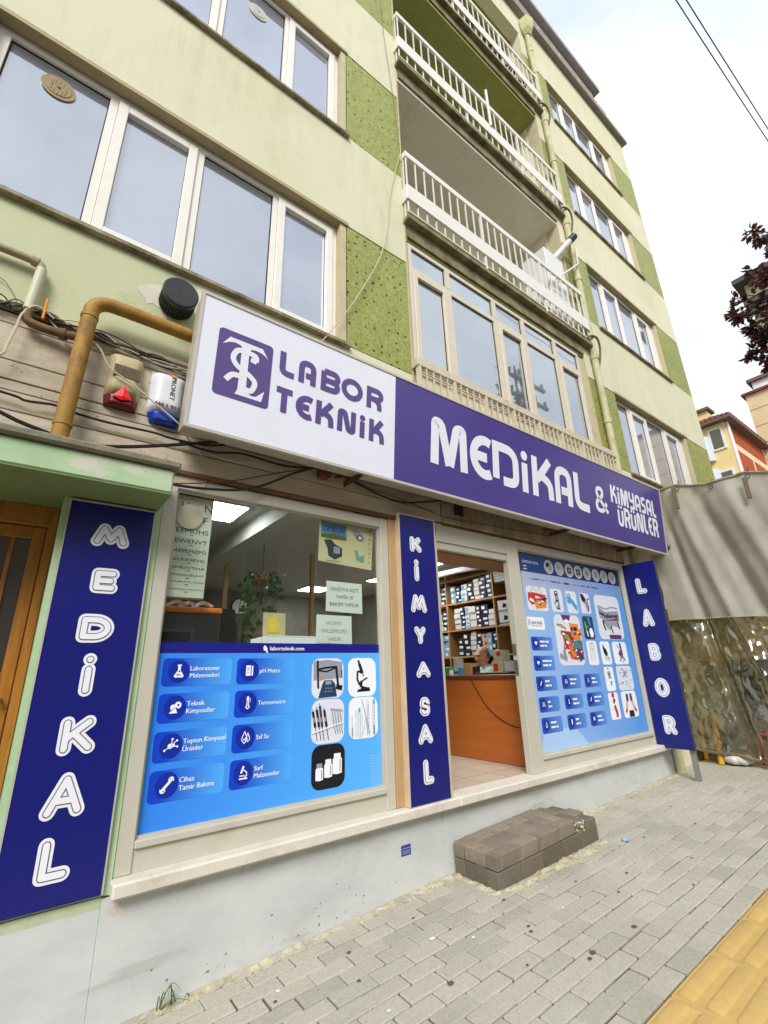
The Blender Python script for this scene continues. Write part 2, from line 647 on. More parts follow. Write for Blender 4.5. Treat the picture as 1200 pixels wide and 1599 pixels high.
def board_mat():
    t = NT('speckled_board')
    c = t.ramp(t.noise(2.2, 7, .7, stretch=(.5, 1, 3)), [(.3, S(176, 163, 142)), (.7, S(212, 199, 177))])
    f = t.ramp(t.noise(1.2, 6, .7), [(.45, (0, 0, 0)), (.7, (.55,)*3)])
    c = t.mix(f, c, S(150, 136, 110))
    f = t.ramp(t.noise(2.6, 9, .8, stretch=(1, 1, 1.3)), [(.55, (0, 0, 0)), (.7, (.65,)*3)])
    c = t.mix(f, c, S(120, 110, 94))
    f = t.ramp(t.noise(34, 3, .7), [(.66, (0, 0, 0)), (.7, (.75,)*3)])
    c = t.mix(f, c, S(84, 70, 54))
    t.bump(t.noise(30, 5, .6), .3, .01)
    return t.fin(c, .85, spec=.2)
M_BOARD = board_mat()
M_CONC = mat('stained_concrete', S(168, 150, 122), .9, .3, 7, S(96, 80, 60), 4, .8, stretch=(1, 1, .3), bump=.5, bscale=25, d0=.45)
M_DARKGAP = mat('dark_gap', S(40, 36, 28), .9, .2, 5)
def mint():
    t = NT('mint_paint')
    c = t.ramp(t.noise(2.5, 6, .6), [(.3, S(158, 188, 144)), (.7, S(182, 206, 168))])
    f = t.ramp(t.noise(1.7, 8, .7, stretch=(.8, 1, 2)), [(.56, (0, 0, 0)), (.62, (.85,)*3)])
    c = t.mix(f, c, S(206, 202, 188))
    f = t.ramp(t.noise(3.4, 8, .75), [(.6, (0, 0, 0)), (.72, (.6,)*3)])
    c = t.mix(f, c, S(132, 122, 92))
    t.bump(t.noise(26, 5, .6), .2, .01)
    return t.fin(c, .75, spec=.3)
M_MINT = mint()
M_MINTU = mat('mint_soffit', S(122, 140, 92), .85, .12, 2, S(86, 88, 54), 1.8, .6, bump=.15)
M_LEDGE = mat('ledge_concrete', S(128, 122, 104), .9, .2, 9, S(84, 78, 62), 8, .7, bump=.4)
M_DOORWOOD = mat('varnished_door_wood', S(168, 112, 44), .4, .2, 5, S(96, 60, 24), 6, .6, stretch=(6, 6, .5))
M_DOORGLASS = glass_mat('dark_door_glass', S(40, 36, 30), .04)
M_CONCPIPE = mat('painted_downpipe', S(196, 190, 152), .7, .12, 4, S(136, 128, 86), 5, .7, bump=.1)
M_FLASH = mat('lead_flashing', S(146, 142, 136), .6, .12, 4)
M_ATTIC = mat('attic_render', S(212, 210, 206), .8, .06, 2, S(176, 172, 160), 2, .4)

# ------------------------------------------------------------------ ground
GS = .04
def gz(x):
    return -.72+GS*x
def sheet(name, x0, x1, y0, y1, dz, m, nx=40, ny=8, rough=0, parent=None, **pr):
    mb = MB()
    for i in range(nx+1):
        for j in range(ny+1):
            x, y = x0+(x1-x0)*i/nx, y0+(y1-y0)*j/ny
            mb.v.append((x, y, gz(x)+dz+(rough*noise.noise((x*9, y*9, 3)) if rough else 0)))
    for i in range(nx):
        for j in range(ny):
            a = i*(ny+1)+j
            mb.f.append([a, a+ny+1, a+ny+2, a+1]); mb.m.append(0)
    return mb.build(name, m, parent, **pr)

M_GROUT = mat('pavement_grout', S(92, 82, 72), .95, .2, 8, S(70, 66, 54), 6, .6, bump=.4)
M_ASPH = mat('asphalt', (.05, .05, .052), .9, .2, 6, (.09, .088, .08), 2, .5, bump=.5, bscale=180)
def brick_mat():
    t = NT('paver')
    oi = t.n('ShaderNodeObjectInfo')
    tone = t.ramp(oi.outputs['Random'], [(0, S(170, 166, 153)), (.3, S(179, 174, 162)), (.7, S(187, 181, 168)), (1, S(178, 174, 163))])
    wpz = t.n('ShaderNodeNewGeometry')
    n0 = t.n('ShaderNodeTexNoise', Scale=.9, Detail=7, Roughness=.65)
    t.l(wpz.outputs['Position'], n0.inputs['Vector'])
    c = t.mix(1, tone, t.ramp(n0.outputs['Fac'], [(.3, (.88, .88, .86)), (.7, (1.05, 1.045, 1.03))]), 'MULTIPLY')
    n1 = t.n('ShaderNodeTexNoise', Scale=55, Detail=6, Roughness=.75)
    t.l(wpz.outputs['Position'], n1.inputs['Vector'])
    c = t.mix(1, c, t.ramp(n1.outputs['Fac'], [(.3, (.8, .8, .8)), (.7, (1.14, 1.14, 1.13))]), 'MULTIPLY')
    n2 = t.n('ShaderNodeTexNoise', Scale=3.1, Detail=8, Roughness=.8)
    t.l(wpz.outputs['Position'], n2.inputs['Vector'])
    f = t.ramp(n2.outputs['Fac'], [(.58, (0, 0, 0)), (.74, (.45,)*3)])
    c = t.mix(f, c, S(122, 114, 96))
    t.bump(n1.outputs['Fac'], .25, .006)
    return t.fin(c, .88, spec=.25)
M_PAVER = brick_mat()

pave = sheet('pavement', -8, 40, -3.2, .0, -.014, M_GROUT, 96, 12, .003, kind='structure')
sheet('road', -40, 90, -12.5, -3.36, -.14, M_ASPH, 40, 6, kind='structure')
sheet('ground', -140, 240, -140, 160, -.34, mat('distant_ground', S(120, 112, 96), .95, .2, .3), 40, 40, kind='structure')
sheet('back_yard_ground', 13.3, 40, 0.0, 30, -.02, mat('yard_soil', S(128, 120, 102), .95, .2, .8), 20, 10, kind='structure')

def brick_mesh(lx, ly, h=.05, bev=.006):
    mb = MB()
    mb.box(-lx/2, lx/2, -ly/2, ly/2, -h, 0, 0, bev)
    return mb
PX, PY = .283, .1275
cand = []
row = 0
y = -.034
rows = []
while y > -1.84:
    rows.append(y)
    y -= PY
for r, yc in enumerate(rows):
    off = (r % 2)*.5*PX+(r//7)*.03
    i0 = int((-7.0-off)/PX)
    for i in range(i0, i0+int(40/PX)):
        xc = off+i*PX+.05
        if xc > 32:
            break
        if 3.52 < xc < 4.74 and yc > -.42:
            continue
        p = project((xc, yc, gz(xc)))
        vis = p is not None and -40 < p[0] < 1240 and 1120 < p[1] < 1640
        cand.append((0 if vis else 1, p[2] if p else 99, xc, yc))
for r in range(4):                      # courses beyond the guidance strip
    yc = -2.62-PY*r
    for i in range(int(30/PX)):
        cand.append((1, 99, -6+(r % 2)*.5*PX+i*PX, yc))
cand.sort()
meshes = []
for k in range(4):
    jm = brick_mesh(PX-.008-.001*k*.4, PY-.009, .05, .004+.0015*k)
    o = jm.build('paving_brick', M_PAVER, pave)
    meshes.append(o.data)
    if k: bpy.data.objects.remove(o)
    else: first = o
rb = random.Random(3)
tilt = -math.atan(GS)
rest = MB()
for k, (a, d, xc, yc) in enumerate(cand):
    dz = rb.uniform(-.003, .003)
    x, yj = xc+rb.uniform(-.003, .003), yc+rb.uniform(-.0025, .0025)
    rz = rb.uniform(-.012, .012)
    if k < 300:
        o = first if k == 0 else first.copy()
        if k:
            COL.objects.link(o)
        o.data = meshes[rb.randrange(4)]
        o.location = (x, yj, gz(x)+dz)
        o.rotation_euler = (rb.uniform(-.012, .012), tilt+rb.uniform(-.008, .008), rz)
    else:
        n = len(rest.v)
        bm_ = brick_mesh(PX-.009, PY-.009, .05, .005)
        c, s = cos(rz), sin(rz)
        rest.add([(x+c*p[0]-s*p[1], yj+s*p[0]+c*p[1], gz(x+p[0])+p[2]+dz) for p in bm_.v], bm_.f)
rest.build('paving_brick', M_PAVER, pave, kind='stuff')

# yellow guidance strip: tiles with rounded bars
M_TACT = mat('yellow_tile', S(206, 172, 104), .85, .12, 5, S(160, 134, 88), 3, .6, bump=.3, bscale=80, rand=.12)
def tact_mesh():
    mb = MB()
    L, Wd = .548, .545
    mb.box(-L/2, L/2, -Wd/2, Wd/2, -.05, 0, 0, .008)
    for i in range(4):
        yy = -Wd/2+Wd*(i+.5)/4
        w = .046
        prof = [(-w, 0), (-w*.85, .008), (-w*.5, .012), (w*.5, .012), (w*.85, .008), (w, 0)]
        vs = []
        for xx in (-L/2+.02, -L/2+.05, L/2-.05, L/2-.02):
            k = .25 if abs(xx) > L/2-.03 else 1
            vs += [(xx, yy+a*(.8 if k < 1 else 1), b*k) for a, b in prof]
        fs = []
        for q in range(3):
            for j in range(5):
                fs.append((q*6+j, (q+1)*6+j, (q+1)*6+j+1, q*6+j+1))
        fs += [(0, 1, 2, 3, 4, 5), (18, 19, 20, 21, 22, 23)]
        mb.add(vs, fs)
    return mb
tt = tact_mesh().build('guidance_tile', M_TACT, pave, smooth=30)
for i in range(-14, 40):
    x = 3.40+.55*i
    o = tt if i == -14 else tt.copy()
    if i != -14:
        COL.objects.link(o)
    o.location = (x, -1.885-.275, gz(x)+rb.uniform(-.002, .002))
    o.rotation_euler = (0, tilt, rb.uniform(-.004, .004))

# kerb of long stones
M_KERB = mat('kerb_stone', S(160, 156, 146), .85, .12, 4, S(110, 106, 96), 3, .5, bump=.3, rand=.1)
kb = MB().box(-.495, .495, -.08, .08, -.3, .004, 0, .015).build('kerb_stone', M_KERB, pave)
for i in range(30):
    o = kb if i == 0 else kb.copy()
    if i: COL.objects.link(o)
    o.location = (-7+i, -3.28, gz(-7+i))
    o.rotation_euler = (0, tilt, 0)

# crumbling mortar along the wall foot and round the step
M_MORT = mat('crumbled_mortar', S(196, 187, 160), .95, .15, 14, S(150, 138, 108), 9, .8, bump=.8, bscale=40, d0=.42)
def rubble(pts_w, seed, h=.03):
    """ridge of crumbled mortar following points (x, y, half-width)"""
    mb = MB()
    P = []
    for i in range(len(pts_w)-1):
        (x0, y0, w0), (x1, y1, w1) = pts_w[i], pts_w[i+1]
        k = max(2, int(sqrt((x1-x0)**2+(y1-y0)**2)/.025))
        for j in range(k):
            t = j/k
            P.append((x0+(x1-x0)*t, y0+(y1-y0)*t, w0+(w1-w0)*t))
    n = 7
    for i, (x, yy, w) in enumerate(P):
        a = P[max(0, i-1)]; b = P[min(len(P)-1, i+1)]
        dx, dy = b[0]-a[0], b[1]-a[1]
        l = sqrt(dx*dx+dy*dy) or 1
        nx_, ny_ = -dy/l, dx/l
        for j in range(n):
            u = (j/(n-1)*2-1)
            e = .62+.5*noise.noise((x*7+seed, yy*7, j*.3))+.45*noise.noise((x*25, yy*25+seed, u))
            px, py = x+nx_*u*w*e, yy+ny_*u*w*e
            hh = .5*h*max(0, 1-u*u)*(.5+1.3*noise.noise((px*18, py*18, seed)))+.008*noise.noise((px*60, py*60, seed))
            mb.v.append((px, py, gz(px)-.004+hh-(.012 if abs(u) > .98 else 0)))
    for i in range(len(P)-1):
        for j in range(n-1):
            a = i*n+j
            mb.f.append([a, a+1, a+n+1, a+n]); mb.m.append(0)
    return mb
mb = rubble([(.75, -.03, .05), (1.2, -.06, .075), (2.0, -.04, .06), (2.7, -.05, .07), (3.3, -.06, .10), (3.45, -.05, .08)], 1.7, .035)
m2 = rubble([(3.33, -.02, .05), (3.33, -.3, .05), (3.34, -.5, .07), (3.5, -.56, .06), (3.9, -.57, .09), (4.4, -.58, .16), (4.8, -.56, .13), (4.96, -.45, .06), (4.95, -.1, .05)], 5.1, .045)
m3 = rubble([(4.9, -.02, .06), (5.6, -.03, .07), (6.4, -.04, .08), (7.2, -.06, .13), (7.9, -.08, .12), (8.3, .02, .08)], 9.3, .03)
mb.add(m2.v, m2.f); mb.add(m3.v, m3.f)
for i in range(420):                      # loose crumbs
    t = rb.random()
    if i % 3 == 0:
        x, yy = rb.uniform(3.45, 5.0), -.58-abs(rb.gauss(0, .09))
    else:
        x = rb.uniform(.8, 8.0); yy = -.08-abs(rb.gauss(0, .05))
        if 3.3 < x < 4.95: continue
    r = rb.uniform(.003, .010)
    mb.ell((x, yy, gz(x)+r*.5), r, r*.8, r*.7, 5, 3)
mb.build('crumbled_mortar', M_MORT, pave, kind='stuff')
# trodden gum and oil spots
gm = MB()
spots = [(2.33,-1.02,.022),(1.95,-.63,.014),(2.78,-1.22,.01),(3.13,-.97,.014),(3.09,-1.02,.016),(3.4,-1.66,.0), (2.06,-.35,.014),(4.0,-1.16,.013),(3.62,-1.46,.022),(3.10,-1.44,.016),(3.17,-1.42,.024),(3.93,-.84,.012),(2.63,-.33,.012),(5.2,-.8,.012),(5.9,-1.0,.014),(4.5,-1.5,.012),(1.5,-.45,.012),(6.3,-.6,.013),(3.3,-.62,.013),(2.72,-.62,.010),(4.35,-1.05,.015),(5.0,-1.3,.011)]
for x, yy, r in spots:
    if r == 0: continue
    r *= .8
    pts = [(x+r*1.25*cos(a*pi/6)*(1+.3*noise.noise((x*9, a, 0))), yy+r*sin(a*pi/6)*(1+.3*noise.noise((yy*9, a, 2))), 0) for a in range(12)]
    gm.add([(a, b, gz(a)+.0062) for a, b, _ in pts], [tuple(range(12))])
gm.build('gum_spots', mat('trodden_gum', S(92, 84, 78), .8, .2, 9), pave, kind='stuff')
# ------------------------------------------------------------------ apartment building
bld = thing('apartment_building', 'cream and olive green apartment block with open balconies above the medical supply shop', 'building')
XL, XR = -2.35, 13.35
LOG0, LOG1 = 3.24, 7.65             # loggia bay
SILLZ = [4.5, 7.87, 11.20, 14.42]
TOPZ = [6.26, 9.63, 12.88, 16.05]
OPEN = [(-1.05, 2.28), (8.66, 12.05)]
wall = MB()
g = .014
# spandrel bands (cream), cut by the loggia bay
bands = [(6.27, 7.86), (9.64, 11.19), (12.89, 14.41)]
for z0, z1 in bands:
    wall.box(XL, LOG0, 0, .25, z0, z1)
    wall.box(LOG1, XR, 0, .25, z0, z1)
wall.box(XL, LOG0, 0, .25, 16.06, 17.8); wall.box(LOG1, XR, 0, .25, 16.06, 17.8)
wall.box(LOG0, LOG1, 0, .25, 16.9, 17.8)
wall.box(.70, LOG0, .001, .25, 2.96, 4.49); wall.box(LOG1, XR, .001, .25, 2.96, 4.49)
wall.box(LOG0, LOG1, .001, .25, 2.96, 4.30)
# ground floor right of the shop, end walls, back wall
wall.box(7.62, XR, .003, .25, -.6, 2.955)
wall.box(XL, XL+.25, .26, 9, -.9, 17.8); wall.box(XR-.25, XR, .26, 9, -.9, 17.8)
wall.box(XL, XR, 9.0, 9.25, -.9, 17.8)
wall.build('wall', M_WALL, bld)
lw = MB()
lw.box(XL, .70, 0, .25, 3.575, 4.49)
lw.build('lower_wall', M_LOW, bld)
MB().box(XL+.02, XR-.02, .02, 9.0, 17.82, 17.9).build('roof', M_FLASH, bld)
# dark recess behind every joint / window zone
bk = MB()
for z0, z1 in zip(SILLZ, TOPZ):
    for x0, x1 in ((XL+.01, OPEN[0][0]-.005), (OPEN[0][1]+.005, LOG0-.01), (LOG1+.01, OPEN[1][0]-.005), (OPEN[1][1]+.005, XR-.01)):
        bk.box(x0, x1, .03, .24, z0-.012, z1+.012)
bk.build('backing_wall', M_DARKGAP, bld)
for z0, z1 in zip(SILLZ, TOPZ):
    for x0, x1 in ((XL+.002, OPEN[0][0]), (OPEN[0][1]+.01, LOG0-.02), (LOG1+.02, OPEN[1][0]-.01), (OPEN[1][1]+.01, XR-.002)):
        MB().box(x0, x1, .004, .029, z0+g*.4, z1-g*.6).build('mosaic_panel', M_MOS, bld, at=None)
# mosaic returns on the loggia edges and plain corner strips
es = MB()
es.box(LOG0-.02, LOG0+.004, -.006, .26, 4.35, 16.05)
es.box(LOG1-.004, LOG1+.02, -.006, .26, 4.35, 16.05)
es.build('loggia_edge', M_REVEAL, bld)

# roof edge
ro = MB()
ro.box(XL-.12, XR+.12, -.14, .12, 17.8, 17.86); ro.box(XL-.12, XR+.12, -.15, -.125, 17.78, 17.93)
ro.build('roof_edge', M_FLASH, bld)
at_ = MB()
at_.box(XL+1, XR-1.1, .10, 6, 17.9, 19.45)
at_.build('attic', M_ATTIC, bld)
at2 = MB()
at2.box(XL+.9, XR-.95, -.08, 6.1, 19.45, 19.62)
at2.build('attic_roof_edge', M_FLASH, bld)
rail = MB()
for z in (18.12, 18.32):
    rail.tube([(XL, -.07, z), (XR-.95, -.07, z)], .018, 6)
for i in range(14):
    rail.box(XL+.5+i*1.05, XL+.56+i*1.05, -.09, -.05, 17.9, 18.36)
rail.build('roof_railing', mat('faded_pink_rail', S(196, 176, 160), .6, .1, 4), bld)

# --------------------------------------------------------- facade windows
DIV = [('f', .13, .80), ('c', .99, 1.52), ('f', 1.71, 2.40), ('c', 2.58, 3.10)]   # clear glass extents from the opening's left edge
def facade_window(x0, x1, z0, z1, blind=None, dark=None, lay=DIV):
    W = x1-x0
    h = holder('window', bld, (x0, .1, z0))
    fr = MB()
    yf, yb = .105, .165
    b0, t0 = z0+.06, z1-.06
    fr.box(x0+.001, x0+.06, yf, yb, z0+.002, z1-.002); fr.box(x1-.145, x1-.085, yf, yb, z0+.002, z1-.002)
    ends = []
    for k, a, b in lay:
        ends.append((x0+a-(.095 if k == 'c' else .03), x0+b+(.095 if k == 'c' else .03)))
    fr.box(x0+.06, x1-.145, yf, yb, z0+.002, z0+.09); fr.box(x0+.06, x1-.145, yf, yb, z1-.075, z1-.002)
    prev = x0+.06
    for i, (a, b) in enumerate(ends+[(x1-.145, 0)]):
        if a > prev+.004:
            fr.box(prev, a, yf+.002, yb, z0+.09, z1-.075)
        prev = b if b else a
    fr.build('frame', M_PVC, h)
    for i, (k, a, b) in enumerate(lay):
        if k == 'c':
            s = MB()
            s.frame(ends[i][0]+.004, ends[i][1]-.004, z0+.094, z1-.08, yf-.022, yb-.01, .085, 0, .006)
            s.build('casement', M_PVC, h)
            ga, gb, gc, gd = x0+a-.012, x0+b+.012, z0+.17, z1-.15
        else:
            ga, gb, gc, gd = ends[i][0], ends[i][1], z0+.09, z1-.075
        MB().box(ga, gb, .138, .146, gc, gd).build('pane', dark if dark and i == 3 else M_GLASS, h)
        bd = MB()                                   # black gasket, its dark colour painted as the thin shadow line round the glass
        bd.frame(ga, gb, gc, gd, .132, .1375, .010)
        bd.build('shadow_line_gasket', M_DARKGAP, h)
    rv = MB()
    rv.box(x1-.084, x1-.001, .012, .24, z0+.002, z1-.002)
    rv.build('jamb', M_REVEAL, h)
    sf = MB()
    sf.box(x0-.02, x1+.02, -.012, .1, z1-.001, z1+.045)
    sf.build('lintel', M_SOFFIT, h)
    sl = MB()
    sl.box(x0-.06, x1+.03, -.055, .104, z0-.05, z0, 0, .008)
    sl.build('sill', M_SILL, h)
    bkk = MB().box(x0+.002, x1-.002, .2, .24, z0, z1)
    bkk.build('curtain', mat('pale_curtain', S(176, 178, 180), .9, .1, 2), h)
    return h
DIVR = [('f', .13, .62), ('c', .82, 1.36), ('f', 1.55, 2.22), ('c', 2.42, 2.98)]
M_GLASSD = glass_mat('dim_window_glass', S(92, 92, 90), .12)
for k in range(4):
    facade_window(*OPEN[0], SILLZ[k], TOPZ[k])
    facade_window(*OPEN[1], SILLZ[k], TOPZ[k], lay=DIVR, dark=M_GLASSD if k == 3 else None)
# round ventilators in two panes
def vent_disc(x, z, r, y, m):
    v = MB()
    v.cyl((x, y+.01, z), (0, -1, 0), r, .022, 28)
    v.cyl((x, y-.012, z), (0, -1, 0), r*.8, .006, 28, 0, r*.74)
    v.cyl((x, y-.018, z), (0, -1, 0), r*.1, .012, 10)
    for i in range(12):
        a = 2*pi*i/12
        v.box(x+cos(a)*r*.45-.004, x+cos(a)*r*.45+.004, y-.022, y-.017, z+sin(a)*r*.45-.03, z+sin(a)*r*.45+.03)
    return v
t_ = vent_disc(-.585, 5.955, .125, .138, 0).build('window_ventilator', mat('yellowed_plastic', S(150, 132, 92), .5, .12, 8), None, smooth=30, at=(-.585, .138, 5.955))
t_['label'] = 'brown round ventilator in the large left pane of the first floor window'; t_['category'] = 'ventilator'
t_ = vent_disc(1.02, 9.2, .12, .138, 0).build('window_ventilator', mat('pale_plastic', S(190, 190, 180), .5, .1, 8), None, smooth=30, at=(1.02, .138, 9.2))
t_['label'] = 'pale grey round ventilator in a second floor window pane'; t_['category'] = 'ventilator'

# --------------------------------------------------------- loggias and balconies
lo = MB()
lo.box(LOG0, LOG1, 1.3, 1.4, 4.3, 17); lo.box(LOG0-.019, LOG0-.001, .262, 1.4, 4.3, 17); lo.box(LOG1+.001, LOG1+.019, .262, 1.4, 4.3, 17)
lo.build('loggia_wall', M_LOGWALL, bld)
for k in range(4):
    z = 6.68+[0, 3.42, 6.86, 10.25][k]
    c = MB()
    c.box(LOG0+.001, LOG1-.001, .002 if k < 3 else .02, 1.299, z, z+.26)
    c.build('balcony_slab', [M_SLABGREEN, M_CEIL1, M_CEIL2, M_CEIL1][0] if k == 0 else (M_CEIL1 if k == 1 else M_CEIL2), bld)
for k in range(1, 4):
    pass
for k in range(3):
    z = 6.942+[0, 3.42, 6.86][k]
    MB().box(LOG0+.002, LOG1-.002, -.0, 1.298, z, z+.01).build('bounce_floor', mat('pale_bounce_sheet', S(206, 198, 180), .5, .06, 3), bld)  # pale sheet added to bounce light up onto the loggia ceilings
# balcony doors at the back of each loggia
for k in range(3):
    z = 6.95+3.42*k
    d = holder('balcony_door', bld, (4.4, 1.28, z))
    dm = MB(); dm.frame(4.4, 6.6, z, z+2.3, 1.25, 1.3, .08); dm.box(5.35, 5.43, 1.25, 1.3, z+.08, z+2.22)
    dm.build('frame', M_PVC, d)
    MB().box(4.48, 5.35, 1.27, 1.28, z+.08, z+2.22).build('pane', M_GLASS2, d)
    MB().box(5.43, 6.52, 1.27, 1.28, z+.08, z+2.22).build('pane', M_GLASS2, d)

BX0, BX1, BY = 3.215, 7.86, -.115
def balcony(zf, k):
    """zf: top of the slab lip"""
    h = holder('balcony', bld, (BX0, BY, zf))
    lip = MB()
    lip.box(BX0-.01, BX1+.01, BY-.012, 0, zf-.075, zf, 0, .006)
    lip.box(LOG0+.02, LOG1-.02, -.03, .001, zf-.3, zf-.078)
    lip.build('slab_edge', mat('slab_edge_paint', S(142, 132, 98), .85, .2, 5, S(66, 58, 36), 4, .75, d0=.42, bump=.3), h)
    top = MB()
    top.box(BX0, BX1, BY, BY+.04, zf+1.16, zf+1.27, 0, .006)
    top.box(BX0, BX0+.04, BY+.041, .0, zf+1.16, zf+1.27, 0, .006)
    top.box(BX1-.04, BX1, BY+.041, .0, zf+1.16, zf+1.27, 0, .006)
    top.build('top_rail', M_WHITEMETAL, h)
    fb = MB()
    fb.box(BX0-.012, BX1+.012, BY-.014, BY-.001, zf+.29, zf+.57, 0, .004)
    fb.box(BX0-.012, BX0, BY, .0, zf+.29, zf+.57, 0, .004)
    fb.box(BX1, BX1+.012, BY, .0, zf+.29, zf+.57, 0, .004)
    fb.build('fascia_board', M_WHITEMETAL, h)
    br = MB()
    br.box(BX0+.01, BX1-.01, BY+.008, BY+.032, zf+.07, zf+.1)
    br.build('bottom_rail', M_OLDRAIL, h)
    n = 27
    base = None
    for i in range(n):
        x = BX0+.015+(BX1-BX0-.045)*i/(n-1)
        if i in (9, 18):
            MB().box(x-.008, x+.03, BY+.001, BY+.038, zf-.01, zf+1.159).build('baluster_post', M_WHITEMETAL, h)
            continue
        if base is None:
            base = MB().box(x, x+.018, BY+.011, BY+.029, zf+.1, zf+1.159).build('baluster', M_WHITEMETAL, h)
            bx = x
        else:
            o = base.copy(); COL.objects.link(o); o.parent = h
            o.location = base.location+Vector((x-bx, 0, 0))
    for (x, y_) in ((BX0+.006, -.05), (BX1-.024, -.05)):
        MB().box(x, x+.018, y_, y_+.018, zf+.0, zf+1.159).build('baluster', M_WHITEMETAL, h)
    return h
for k, zf in enumerate((7.03, 10.46, 13.92)):
    balcony(zf, k)

# glazed-in balcony on the first floor
h = holder('window', bld, (LOG0, .0, 4.7))
fr = MB()
y0, y1 = .004, .06
gx0, gx1, gzb, gzt = 3.27, 7.44, 4.40, 6.66
fr.box(gx0, gx0+.06, y0, y1, gzb, gzt); fr.box(gx1-.06, gx1, y0, y1, gzb, gzt)
fr.box(gx0+.06, gx1-.06, y0, y1, gzt-.06, gzt); fr.box(gx0+.06, gx1-.06, y0, y1, 6.19, 6.27); fr.box(gx0+.06, gx1-.06, y0, y1, gzb, gzb+.06)
mull = [4.01, 5.03, 5.76, 6.66]
for x in mull:
    fr.box(x-.05, x+.05, y0-.003, y1, gzb+.061, 6.189); fr.box(x-.045, x+.045, y0-.003, y1, 6.271, gzt-.061)
M_OLDPVC = mat('weathered_pvc', S(212, 202, 182), .45, .07, 3, S(160, 144, 116), 3, .5, d0=.52)
fr.build('frame', M_OLDPVC, h)
xs = [gx0+.06]+sum([[m-.05, m+.05] for m in mull], [])+[gx1-.06]
for i in range(5):
    a, b = xs[2*i], xs[2*i+1]
    if i in (0, 2, 4):
        MB().frame(a+.003, b-.003, gzb+.065, 6.186, y0-.02, y1-.012, .075, 0, .005).build('casement', M_OLDPVC, h)
        MB().box(a+.07, b-.07, .032, .038, gzb+.13, 6.12).build('pane', M_GLASS2, h)
        MB().frame(a+.075, b-.075, gzb+.13, 6.115, .024, .0315, .008).build('shadow_line_gasket', M_DARKGAP, h)
    else:
        MB().box(a, b, .032, .038, gzb+.06, 6.19).build('pane', M_GLASS2, h)
        MB().frame(a, b, gzb+.06, 6.19, .026, .0315, .010).build('shadow_line_gasket', M_DARKGAP, h)
    MB().box(a, b, .032, .038, 6.27, gzt-.06).build('pane', M_GLASS2, h)
    MB().frame(a, b, 6.27, gzt-.06, .026, .0315, .010).build('shadow_line_gasket', M_DARKGAP, h)
MB().box(gx0, gx1, .5, .52, gzb, gzt).build('curtain', mat('pale_curtain', S(176, 178, 180), .9, .1, 2), h)
# jamb filler right of the glazing
MB().box(gx1, LOG1, .03, .09, 4.31, 6.679).build('veranda_side_panel', M_REVEAL, bld)
# its old railing, mostly behind the sign
h = holder('balcony', bld, (BX0, BY, 3.6))
tr = MB()
tr.box(BX0, 8.02, BY, BY+.05, 4.58, 4.69, 0, .006); tr.box(BX0, BX0+.05, BY+.051, -.001, 4.58, 4.69)
tr.box(7.97, 8.02, BY+.051, -.001, 4.58, 4.69)
tr.build('top_rail', M_OLDRAIL, h)
MB().box(BX0+.02, 8.0, BY+.05, BY+.06, 3.62, 4.578).build('infill_panel', mat('cream_infill_panel', S(214, 202, 178), .7, .08, 3, S(170, 148, 120), 3, .5), h)
base = None
for i in range(40):
    x = BX0+.02+i*.119
    if i % 5 == 0:
        MB().box(x, x+.04, BY+.004, BY+.049, 3.62, 4.579).build('baluster_post', M_OLDRAIL, h)
        continue
    if base is None:
        base = MB().box(x, x+.016, BY+.006, BY+.022, 3.62, 4.579).build('baluster', M_OLDRAIL, h); bx = x
    else:
        o = base.copy(); COL.objects.link(o); o.parent = h; o.location = base.location+Vector((x-bx, 0, 0))
for i in range(8):
    x = BX0+.06+i*.595
    MB().box(x+.01, x+.52, BY+.01, BY+.03, 4.50, 4.515).build('cross_bar', M_OLDRAIL, h)
MB().box(BX0-.01, 8.03, BY-.01, 0, 3.54, 3.62).build('slab_edge', M_SLABGREEN, h)

# --------------------------------------------------------- boards above the shop
bz = [(2.615, 2.775), (2.783, 2.915), (2.923, 2.993), (3.001, 3.137), (3.145, 3.412), (3.420, 3.500)]
rb2 = random.Random(11)
for i, (a, b) in enumerate(bz):
    xr = 3.52 if i < 3 else .95
    MB().box(XL, xr, -.012+rb2.uniform(-.004, .004), .03, a, b, 0, .004).build('board', M_BOARD, bld)
MB().box(XL, 3.5, .032, .1, 2.6, 3.58).build('backing_wall', M_DARKGAP, bld)
MB().box(XL, .95, -.028, .03, 3.535, 3.574, 0, .004).build('trim_board', M_BOARD, bld)
MB().box(.70, 2.93, -.035, -.001, 2.575, 2.612, 0, .004).build('trim_board', mat('dark_trim', S(104, 74, 46), .8, .25, 6, S(60, 44, 30), 6, .6), bld)
cb = MB().box(3.53, 7.6, -.03, .2, 2.66, 2.955, 0, .01)
cb.build('concrete_beam', M_CONC, bld)
MB().box(3.72, 3.86, -.045, -.029, 2.78, 2.9).build('junction_box', M_DARKGAP, bld)
MB().box(3.42, 7.6, -.02, .2, 2.64, 2.658).build('trim_board', mat('dark_trim', S(104, 74, 46)), bld)

# --------------------------------------------------------- plinth, threshold
MB().box(XL, .612, -.003, .25, -.98, -.128).build('marble_slab', M_MARBLE, bld)
MB().box(XL, .612, .001, .25, -.1275, -.075).build('green_plinth_edge', mat('green_plinth_paint', S(182, 192, 162), .7, .12, 4, S(150, 140, 100), 3, .5), bld)
for a, b in ((.614, 3.282), (3.286, 5.56), (5.564, 8.02)):
    MB().box(a, b, -.004, .25, -.95, -.083, 0, .003).build('marble_slab', M_MARBLE, bld)
for a, b in ((.645, 3.42), (3.424, 5.7), (5.704, 7.98)):
    MB().box(a, b, -.105, .12, -.08, 0, 0, .012).build('threshold_slab', M_SILLMARBLE, bld)

